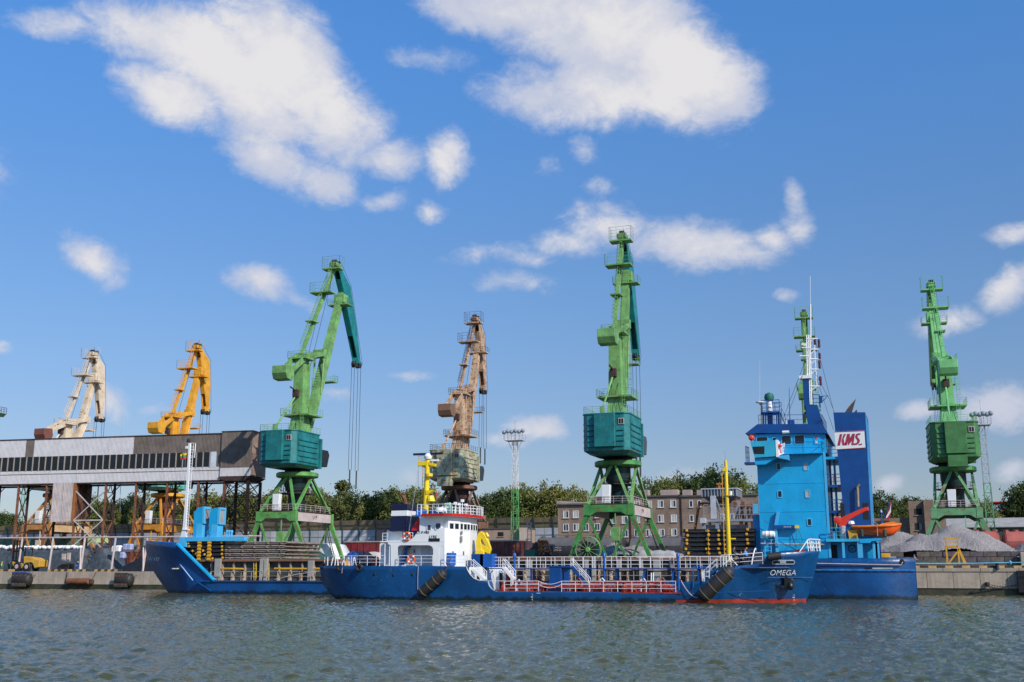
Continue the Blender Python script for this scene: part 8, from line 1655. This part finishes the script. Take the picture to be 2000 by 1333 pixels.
tarp('covered_stack', 'pale grey covered stack behind the black hatch covers', 1222, 1340, 1076, 166.5, 3, mat("pale_grey_sheeting", (.42, .41, .40), .7, var=.2), slope=1)
mm = MB(); mm.lathe([(.1, 0), (.42, .08), (.5, .3), (.42, .55), (.12, .66)], (0, 0, 0), 9); bagm = mm.mesh('bag', mat("white_woven_bag", (.80, .78, .77), .7, var=.06)); bagm.shade_smooth()
nb = 0
for px in np.arange(-40, 162, 5.2):
    Y = 171.6 + random.uniform(-.3, .6); p = P(float(px), 1073 + random.uniform(-1, 1), Y); o = piece('bulk_bag', bagm, None, p, (random.uniform(-.2, .2), random.uniform(-.2, .2), random.uniform(0, 3)), (random.uniform(.9, 1.15),) * 3); tag(o, 'white bulk bag in the row on top of the long grey tarpaulin stack', 'bag', 'white bags on the long stack'); nb += 1
for (px, py, c_, lab) in ((232, 1071, 'w', 'large white bulk bag leaning left of the blue bags'), (224, 1072, 'w', 'white bulk bag just left of the large leaning one'), (246, 1068, 'b', 'upper pale blue bulk bag beside the black mound'), (254, 1068, 'b', 'upper pale blue bag touching the front trestle leg'), (240, 1084, 'b', 'lower pale blue bulk bag at the foot of the black mound')):
    p = P(px, py + 8, 170.3); r = thing('bulk_bag', lab, 'bag', tuple(p)); m = MB(); m.box(-.55, .55, -.5, .5, 0, 1.25); o = m.build('sack', mat("white_woven_bag", (.80, .78, .77)) if c_ == 'w' else mat("pale_blue_woven_bag", (.34, .38, .58), .7), r, local=True, bevel=.22)
r = thing('green_container', 'low pale green container behind the white pipe rail', 'container', tuple(P(60, 1070, 205))); m = MB(); box_px(m, -10, 1052, 140, 1068, 205, 5); m.build('body', mat("faded_green_steel", (.10, .19, .12), .7, var=.3, rust=.2), r)
r = thing('green_container', 'pale lime container glimpsed right of the hanging chute', 'container', tuple(P(190, 1070, 203))); m = MB(); box_px(m, 172, 1046, 188, 1060, 203, 4); m.build('body', mat("pale_lime_steel", (.45, .55, .28), .7), r)
# ---- forklift
fx0, fz0 = P(55, 1114.5, 162.0).x, QZ
fl = thing('forklift', 'large yellow forklift with a black mast facing left under the gallery', 'forklift', (fx0, 162.0, QZ))
sc_ = 1 / ((PX(100, 1110, 162) - PX(0, 1110, 162)) / 100); mpp = (PX(100, 1110, 162) - PX(0, 1110, 162)) / 100
def fp(px, py): return ((px - 55) * mpp, (1115 - py) * mpp)
YK = mat("machine_yellow", (.66, .36, .05), .5, var=.2)
m = MB(); m.prism([fp(43, 1092), fp(60, 1094), fp(74, 1098), fp(74, 1108), fp(66, 1110), fp(62, 1103), fp(58, 1101), fp(44, 1104)], .1, 2.3); m.build('engine_cover', YK, fl, local=True, bevel=.06)
m = MB(); m.prism([fp(20, 1100), (fp(42, 1103)), fp(44, 1108), fp(38, 1111), fp(24, 1111)], .2, 2.2); m.build('front_body', YK, fl, local=True, bevel=.05)
for (px, rad, nm) in ((51, 7.0, 'wheel'), (32, 7.5, 'wheel')):
    for yy in (-.05, 2.1): m = MB(); c_ = fp(px, 1115 - rad); m.lathe([(.25 * rad * mpp, 0), (rad * mpp * .9, .02), (rad * mpp, .12), (rad * mpp, .38), (rad * mpp * .9, .45), (.25 * rad * mpp, .4)], (c_[0], yy, c_[1]), 18, 'y'); wl_ = m.build('wheel', BLACKR, fl, local=True); m = MB(); m.lathe([(rad * mpp * .45, -.03), (rad * mpp * .45, .03)], (c_[0], yy, c_[1]), 12, 'y'); m.build('rim', DIRTYW, wl_, local=True)
m = MB()
for yy in (.4, 1.9):
    a, b_ = fp(20, 1112), fp(20, 1067); m.box(a[0] - .18, a[0] + .12, yy - .12, yy + .12, .1, b_[1]); a, b_ = fp(26, 1112), fp(27, 1068); m.box(a[0] - .12, a[0] + .12, yy - .1, yy + .1, .1, b_[1])
for py in (1068, 1084, 1099): c_ = fp(20, py); m.box(c_[0] - .15, c_[0] + .1, .4, 1.9, c_[1] - .12, c_[1] + .12)
m.build('lift_mast', BLACK, fl, local=True); m = MB()
for yy in (.6, 1.7): c_ = fp(10, 1111); m.box(c_[0], fp(19, 1)[0], yy - .1, yy + .1, .12, .22)
m.build('fork', BLACK, fl, local=True)
m = MB()
for px in (31, 44):
    for yy in (.3, 2.0): a, b_ = fp(px, 1103), fp(px + 1, 1079); m.box(a[0] - .06, a[0] + .06, yy - .06, yy + .06, a[1], b_[1])
a, b_ = fp(30, 1079), fp(46, 1079); m.box(a[0], b_[0], .2, 2.1, a[1], a[1] + .12); m.build('cab_frame', BLACK, fl, local=True)
m = MB(); a, b_ = fp(33, 1102), fp(42, 1084); m.box(a[0], b_[0], .5, 1.8, a[1], b_[1]); m.build('cab_glass', GLASSB, fl, local=True)
# ---- trees
def treemesh(name, rx, rz, n_cl, leaves, cols, seed, poplar=False, ls=.33):
    rng = np.random.default_rng(seed); V = []; F = []; MI = []
    lobes = [(rng.uniform(-.5, .5) * rx, rng.uniform(-.5, .5) * rx, rng.uniform(.28, .85) * rz, rng.uniform(.38, .62) * rx) for _ in range(9)] if not poplar else [(0, 0, z_ * rz, rx * (1 - abs(z_ - .45) * 1.3)) for z_ in np.linspace(.1, .95, 9)]
    k = 0
    for c in range(n_cl):
        L = lobes[rng.integers(len(lobes))]; d = rng.normal(size=3); d /= np.linalg.norm(d); d[2] = d[2] * .85 + .1; rr = L[3] * rng.uniform(.55, 1.05)
        cc = np.array(L[:3]) + d * rr; cr = rng.uniform(.5, 1.0) * (rx / 5.0) ** .4
        if cc[2] < .10 * rz: continue
        mi = int(rng.choice(3, p=(.45, .35, .2)))
        pts = rng.normal(size=(leaves, 3)) * cr * np.array((.55, .55, .42)) + cc
        a = rng.normal(size=(leaves, 3)); a /= np.linalg.norm(a, axis=1)[:, None]; b2 = rng.normal(size=(leaves, 3)); b2 -= a * (a * b2).sum(1)[:, None]; b2 /= np.linalg.norm(b2, axis=1)[:, None]
        s = ls * rng.uniform(.6, 1.3, size=(leaves, 1))
        q = np.stack([pts - a * s * .5, pts + b2 * s * .35, pts + a * s * .5, pts - b2 * s * .35], 1)
        V.append(q.reshape(-1, 3)); F.append(np.arange(k, k + leaves * 4).reshape(-1, 4)); MI.append(np.full(leaves, mi)); k += leaves * 4
    V = np.concatenate(V); F = np.concatenate(F); MI = np.concatenate(MI)
    me = D.meshes.new(name); me.vertices.add(len(V)); me.vertices.foreach_set("co", V.astype(np.float32).ravel()); me.loops.add(F.size); me.loops.foreach_set("vertex_index", F.astype(np.int32).ravel())
    me.polygons.add(len(F)); me.polygons.foreach_set("loop_start", np.arange(0, F.size, 4, dtype=np.int32)); me.polygons.foreach_set("loop_total", np.full(len(F), 4, dtype=np.int32)); me.polygons.foreach_set("material_index", MI.astype(np.int32)); me.update()
    for c_ in cols: me.materials.append(c_)
    return me
def leafmat(name, c):
    m = D.materials.new(name); m.use_nodes = True; t = NT(m.node_tree); b = t.n['Principled BSDF']; oi = t.new('ShaderNodeObjectInfo').outputs['Random']; g = t.new('ShaderNodeTexCoord').outputs['Object']
    cc = t.mix(t.noise(g, .9, 3), tuple(x * .6 for x in c) + (1,), tuple(x * 1.45 for x in c) + (1,)); cc = t.mix(t.math('MULTIPLY', oi, .4), cc, (c[0] * 1.5, c[1] * 1.05, c[2] * .8, 1)); t.put(b.inputs['Base Color'], cc); b.inputs['Roughness'].default_value = .6; b.inputs['Specular IOR Level'].default_value = .25
    tr = t.new('ShaderNodeBsdfTranslucent'); t.put(tr.inputs[0], cc); ms = t.new('ShaderNodeMixShader'); ms.inputs[0].default_value = .25; t.link(b.outputs[0], ms.inputs[1]); t.link(tr.outputs[0], ms.inputs[2]); o = t.n['Material Output']; t.link(ms.outputs[0], o.inputs[0]); return m
LM = [leafmat("olive_leaves", (.15, .175, .05)), leafmat("mid_green_leaves", (.105, .14, .038)), leafmat("yellow_green_leaves", (.21, .225, .07))]
LD = [leafmat("dark_leaves", (.045, .075, .022)), leafmat("deep_green_leaves", (.065, .10, .026)), leafmat("green_leaves", (.07, .10, .028))]
BARK = mat("tree_bark", (.10, .08, .06), .9, var=.3)
TM = [treemesh('crown', 6.0, 13, 360, 56, LM, 1), treemesh('crown', 5.5, 12, 330, 56, LM, 2), treemesh('crown', 6.5, 12, 370, 56, [LM[1], LD[2], LM[0]], 3), treemesh('crown', 5.5, 10, 320, 56, LD, 4), treemesh('crown', 1.9, 14, 190, 56, [LM[1], LD[1], LM[0]], 5, True)]
def trunkmesh(hh, sd):
    rng = random.Random(sd); m = MB(); m.tube([(0, 0, 0), (.1, 0, hh * .35), (.0, .1, hh * .8)], .38, 7, .12)
    for k in range(7): z = hh * (.25 + .08 * k); a = rng.uniform(0, 6.28); L_ = rng.uniform(2, 4.2); m.tube([(0, 0, z), (math.cos(a) * L_ * .5, math.sin(a) * L_ * .5, z + L_ * .45), (math.cos(a) * L_, math.sin(a) * L_, z + L_ * .8)], .15, 5, .04)
    return m.mesh('trunk', BARK)
TK = [trunkmesh(14, 1), trunkmesh(13, 2), trunkmesh(13, 3), trunkmesh(11, 4), trunkmesh(13, 5)]
THT = [12.6, 11.8, 12.0, 10.2, 14.0]
kinds = ['olive green broadleaf tree', 'olive green broadleaf tree', 'mid green broadleaf tree', 'dark green broadleaf tree', 'slim upright poplar']
#        px, top y, Y, kind, width factor, place
TREES = [(-20, 1012, 262, 3, 1.0, 'at the left edge seen under the gallery'), (28, 1012, 262, 3, 1.1, 'between the two leftmost trestles'), (62, 1022, 266, 2, 1.0, 'behind the portal of the cream crane'), (100, 1015, 268, 3, 1.0, 'hidden behind the hanging chute'), (182, 975, 244, 1, .9, 'just right of the hanging chute'), (216, 992, 250, 3, 1.0, 'between the trestles right of the chute'), (243, 975, 242, 0, 1.0, 'left of the yellow crane portal'), (272, 968, 246, 1, 1.0, 'behind the left legs of the yellow crane'), (312, 985, 250, 2, 1.0, 'behind the yellow crane column'), (372, 968, 246, 0, 1.0, 'behind the white forward mast'), (404, 965, 244, 1, 1.0, 'behind the cyan vent houses'), (438, 962, 250, 0, 1.1, 'left of the gallery end tower'), (474, 962, 246, 2, 1.0, 'behind the gallery end tower'), (512, 958, 250, 0, 1.0, 'right of the gallery end tower'), (548, 965, 247, 1, .9, 'behind the left leg of the teal jib crane'), (582, 975, 250, 2, 1.0, 'behind the column of the teal jib crane'),
         (612, 962, 243, 1, .8, 'left of the poplar'), (645, 956, 246, 0, .9, 'crown touching the poplar on its left'), (671, 942, 248, 4, 1.25, 'standing above the crowns right of the teal jib crane'), (697, 964, 242, 1, .9, 'right of the poplar below the hanging ropes'), (726, 962, 246, 0, .9, 'left of the gap before the navy funnel'), (760, 957, 248, 2, 1.0, 'behind the left of the navy funnel'), (792, 951, 250, 0, 1.1, 'behind the navy funnel'), (826, 953, 252, 1, 1.05, 'behind the yellow radar mast'), (858, 968, 250, 1, .9, 'right of the yellow radar mast'), (918, 968, 246, 0, .7, 'right of the rusty crane portal'), (948, 978, 242, 3, .9, 'small and dark, left of the middle light mast'), (974, 970, 246, 3, 1.0, 'dark, touching the middle light mast'), (1042, 944, 250, 0, 1.05, 'right of the middle light mast'), (1076, 950, 248, 1, .95, 'between the middle mast and the brick building'), (1103, 947, 252, 0, .95, 'above the left corner of the brick building'), (1126, 986, 262, 2, .5, 'small, above the roof of the brick building'), (1146, 982, 262, 3, .5, 'small, behind the left leg of the tallest crane'), (1180, 978, 262, 2, .8, 'behind the column of the tallest crane'),
         (1282, 940, 252, 2, .8, 'above the roof right of the tallest crane'), (1312, 935, 254, 1, .95, 'above the middle of the brick roof'), (1345, 932, 254, 0, 1.0, 'above the right chimneys of the brick roof'), (1378, 926, 256, 2, 1.0, 'behind the left of the grey hopper'), (1412, 921, 258, 1, 1.05, 'behind the yellow foremast'), (1442, 930, 256, 0, .95, 'right of the yellow foremast'), (1476, 975, 260, 2, .7, 'low, beside the cyan bridge'), (1700, 975, 240, 3, 1.0, 'behind the foot of the tall funnel'), (1724, 977, 238, 2, .9, 'left of the ensign'), (1752, 976, 240, 2, .9, 'right of the ensign'), (1772, 982, 242, 3, .8, 'left of the roofless brick building'), (1848, 968, 244, 2, .6, 'behind the portal of the mint crane'), (1918, 978, 236, 1, .75, 'left of the far right light mast'), (1900, 985, 240, 2, .8, 'right of the mint crane portal'), (1992, 962, 238, 3, .8, 'dark, at the right edge before the red building'), (2030, 958, 240, 3, 1.0, 'just outside the right edge')]
for (px, py, Y, k, wf, where) in TREES:
    p = P(px, py, Y); hgt = p.z - QZ; s = hgt / THT[k]; lab = ('dark, at' if 0 else kinds[k]) + ' ' + where.replace('dark, ', '')
    r = thing('poplar_tree' if k == 4 else 'broadleaf_tree', lab, 'tree', (p.x, Y, QZ), random.uniform(0, 6.28), 'trees behind the harbour yard')
    piece('crown', TM[k], r, scale=(s * wf * .95, s * wf * .95, s)); piece('trunk', TK[k], r, scale=(s, s, s * .9))
# ground cover at the foot of the trees
m = MB(); rng = random.Random(9); LBm = LD[1]
V = []; 
for _ in range(14000):
    x = rng.uniform(-330, 110); y = rng.uniform(228, 240); z = QZ + abs(rng.gauss(0, 1.0)); s = rng.uniform(.2, .5); a = Vector((rng.gauss(0, 1), rng.gauss(0, 1), rng.gauss(0, 1))).normalized() * s; b2 = Vector((rng.gauss(0, 1), rng.gauss(0, 1), rng.gauss(0, 1))).normalized() * s * .7; c = Vector((x, y, z)); k = len(m.v); m.v += [tuple(c - a), tuple(c + b2), tuple(c + a), tuple(c - b2)]; m.f.append((k, k + 1, k + 2, k + 3))
tag(m.build('undergrowth', LBm), 'low green undergrowth along the foot of the tree belt', 'undergrowth', kind='stuff')
m = MB(); rows = []
for i in range(80):
    x = -520 + i * 10; rows.append((x, 3.5 + 2.5 * math.sin(i * .9) + 1.5 * math.sin(i * 2.3)))
for i in range(79): k = len(m.v); m.v += [(rows[i][0], 300, QZ - .5), (rows[i + 1][0], 300, QZ - .5), (rows[i + 1][0], 305, QZ + 5 + rows[i + 1][1]), (rows[i][0], 305, QZ + 5 + rows[i][1])]; m.f.append((k, k + 1, k + 2, k + 3))
tag(m.build('hill', mat("dark_wooded_slope", (.028, .045, .018), .9, var=.5, scale=.5, bump=.3)), kind='structure')

# ---- people
SKIN = mat("skin", (.52, .27, .18), .6, var=.08, bump=0)
def skinned(name, verts, edges, rad, mt, parent):
    me = D.meshes.new(name); me.from_pydata(verts, edges, []); me.materials.append(mt); o = D.objects.new(name, me); COL.objects.link(o); o.parent = parent
    md = o.modifiers.new('skin', 'SKIN'); md.use_smooth_shade = True
    lay = me.skin_vertices[0].data if len(me.skin_vertices) else None
    if lay:
        for i, r_ in enumerate(rad): lay[i].radius = (r_, r_) if not isinstance(r_, tuple) else r_
        lay[0].use_root = True
    sb = o.modifiers.new('smooth', 'SUBSURF'); sb.levels = 1; sb.render_levels = 1
    return o
def person(label, loc, face, shirt, trousers, hair=None, helmet=None, arms='forward', lean=0.0, h=1.76):
    r = thing('person', label, 'person', loc, face); s = h / 1.76
    sh = (.19, .21); L = lean
    J = dict(pel=(0, 0, .94), sp=(0, .02 + L * .3, 1.15), ch=(0, .03 + L * .6, 1.34), nk=(0, .03 + L * .8, 1.47), hd=(0, .06 + L, 1.60), ht=(0, .06 + L * 1.05, 1.70))
    lg = []
    for sx in (-1, 1): lg.append([(sx * .10, 0, .90), (sx * .12, .03, .50), (sx * .13, -.02, .09), (sx * .13, .13, .05)])
    am = []
    for sx in (-1, 1):
        S0 = (sx * .19, .03 + L * .7, 1.40)
        if arms == 'forward': am.append([S0, (sx * .25, .12 + L * .7, 1.15), (sx * .20, .36 + L * .7, 1.08), (sx * .18, .44 + L * .7, 1.07)])
        elif arms == 'down': am.append([S0, (sx * .26, .02 + L * .7, 1.12), (sx * .26, .12 + L * .5, .88), (sx * .26, .15 + L * .5, .80)])
        else: am.append([S0, (sx * .34, .1 + L * .7, 1.22), (sx * .30, .30 + L * .7, 1.36 if sx < 0 else 1.05), (sx * .28, .36 + L * .7, 1.42 if sx < 0 else 1.02)])
    V = [J['pel'], J['sp'], J['ch'], J['nk'], J['hd'], J['ht']]; Ed = [(0, 1), (1, 2), (2, 3), (3, 4), (4, 5)]; Rd = [(.13, .10), (.125, .09), (.15, .10), .055, (.075, .095), .06]
    for a in am:
        k = len(V); V += a; Ed += [(2, k), (k, k + 1), (k + 1, k + 2), (k + 2, k + 3)]; Rd += [.055, .045, .034, .04]
        tip = Vector(a[3]); dr = (tip - Vector(a[2])).normalized()
        for q in range(4): f0 = len(V); V += [tuple(tip + dr * .03 + Vector((.018 * (q - 1.5), 0, 0))), tuple(tip + dr * (.085 - .008 * abs(q - 1.5)) + Vector((.02 * (q - 1.5), 0, -.02)))]; Ed += [(k + 3, f0), (f0, f0 + 1)]; Rd += [.011, .009]
        f0 = len(V); V.append(tuple(tip + dr * .03 + Vector((-.04 if a[0][0] > 0 else .04, 0, .01)))); Ed.append((k + 3, f0)); Rd.append(.012)
    for g_ in lg: k = len(V); V += g_; Ed += [(0, k), (k, k + 1), (k + 1, k + 2), (k + 2, k + 3)]; Rd += [.085, .06, .042, .045]
    V = [tuple(Vector(v) * s) for v in V]; skinned('body', V, Ed, Rd, SKIN, r)
    V = [(0, 0, .92), J['sp'], J['ch'], (0, .03 + L * .75, 1.43)]; Ed = [(0, 1), (1, 2), (2, 3)]; Rd = [(.20, .16), (.19, .15), (.22, .16), .11]
    for a in am: k = len(V); V += a[:2] + [tuple(Vector(a[1]).lerp(Vector(a[2]), .35 if arms != 'down' else .8))]; Ed += [(2, k), (k, k + 1), (k + 1, k + 2)]; Rd += [.10, .085, .07]
    skinned('shirt', [tuple(Vector(v) * s) for v in V], Ed, Rd, shirt, r)
    V = [(0, 0, .96)]; Ed = []; Rd = [(.19, .15)]
    for g_ in lg: k = len(V); V += g_[:3]; Ed += [(0, k), (k, k + 1), (k + 1, k + 2)]; Rd += [.12, .09, .075]
    skinned('trousers', [tuple(Vector(v) * s) for v in V], Ed, Rd, trousers, r)
    for sx in (-1, 1): m = MB(); m.prism([(-.10, 0), (.17, 0), (.17, .05), (.05, .10), (-.10, .11)], sx * .13 - .05, sx * .13 + .05, 'x'); m.build('shoe', BLACK, r, local=True, bevel=.02)
    hx = Vector(J['hd']) * s
    m = MB(); m.lathe([(.02, -.11), (.088, -.06), (.10, .02), (.085, .09), (.03, .125)], hx + Vector((0, -.018, .015)), 14)
    if helmet: m.v = []; m.f = []; m.lathe([(.14, .03), (.125, .04), (.118, .10), (.08, .15), (.02, .165)], hx, 16); m.build('helmet', helmet, r, local=True, smooth=True)
    else: m.v = []; m.f = []; m.lathe([(.099, .03), (.105, .06), (.085, .11), (.03, .135)], hx + Vector((0, -.015, 0)), 14); m.build('hair', hair or BLACK, r, local=True, smooth=True)
    m = MB(); m.lathe([(.001, -.02), (.016, 0), (.008, .025)], hx + Vector((0, .095, -.01)), 6)
    for sx in (-1, 1): m.lathe([(.006, 0), (.02, .01), (.018, .03), (.004, .045)], hx + Vector((sx * .082, 0, -.02)), 6)
    m.build('face', SKIN, r, local=True)
    m = MB()
    for sx in (-1, 1): m.box(hx.x + sx * .032 - .012, hx.x + sx * .032 + .012, hx.y + .082, hx.y + .092, hx.z + .01, hx.z + .022)
    m.box(hx.x - .025, hx.x + .025, hx.y + .085, hx.y + .094, hx.z - .05, hx.z - .042); m.build('eyes_and_mouth', BLACK, r, local=True)
    return r
fdz = zfd
pA = P(1459, 1100, YC - 2.4); person('man in light blue shirt and dark trousers working at the bow rail, facing left', (pA.x, pA.y, fdz), R(75), mat("light_blue_cotton", (.10, .28, .62), .8), BLACK, mat("brown_hair", (.08, .045, .025), .7), lean=.1, h=1.95)
pB = P(1431, 1100, YC - 2.2); person('stout man in black shirt bending by the yellow foremast, facing right', (pB.x, pB.y, fdz + .15), R(-100), BLACK, BLACK, mat("brown_hair", (.08, .045, .025)), lean=.16, h=2.0)
pC = P(1449, 1100, YC + .2); person('man in navy overalls and dark cap between the two men at the bow', (pC.x, pC.y, fdz), R(150), NAVY, NAVY, BLACK, arms='down')
pD = P(1784, 1100, KC + 9); person('docker in blue helmet and orange jacket on the quay behind the stern', (pD.x + .2, QY + 1.5, RQ - .1), R(-70), mat("orange_workwear", (.75, .22, .08), .8), mat("navy_workwear", (.02, .03, .08), .8), helmet=mat("blue_helmet", (.01, .16, .6), .35))
pE = PX(3, 1105, 161.6); person('worker in lime vest and yellow helmet left of the forklift', (pE, 161.6, QZ), R(-60), mat("lime_vest", (.25, .55, .06), .7), mat("green_workwear", (.02, .12, .07), .8), helmet=YEL, arms='down')
pF = PX(18, 1105, 164.0); person('worker in dark green with green cap by the forklift mast', (pF, 164.0, QZ), R(90), mat("green_workwear", (.02, .12, .07)), mat("green_workwear", (.02, .12, .07)), helmet=mat("pale_green_helmet", (.2, .6, .3), .4))
pG = PX(152, 1105, 166.0); person('worker in blue overalls far behind the slanted white post', (pG, 166.0, QZ), R(180), mat("blue_overalls", (.03, .12, .30), .8), mat("blue_overalls", (.03, .12, .30)), helmet=WHITE)
r = thing('utility_van', 'beige and black utility machine with tall white boards behind the trestles', 'machine', tuple(P(128, 1110, 165.5))); m = MB(); box_px(m, 121, 1082, 126, 1097, 165.5, .3); m.build('board', mat("pale_pink_render", (.55, .45, .38)), r); m = MB(); box_px(m, 131, 1080, 135, 1098, 165.5, .3); m.build('board', mat("pale_pink_render", (.55, .45, .38)), r); m = MB(); a, b_ = P(112, 1100, 165.7), P(134, 1110, 165.7); m.prism([(a.x, QZ + .3), (b_.x, QZ + .3), (b_.x, QZ + 1.4), (a.x + .9, QZ + 1.3), (a.x, QZ + .8)], 165.7, 167.2); m.build('body', BLACK, r, bevel=.08)
for xx in (a.x + .5, b_.x - .5): m = MB(); m.lathe([(.1, -.1), (.35, -.1), (.38, 0), (.35, .1), (.1, .1)], (xx, 165.7, QZ + .38), 12, 'y'); m.build('wheel', BLACKR, r)
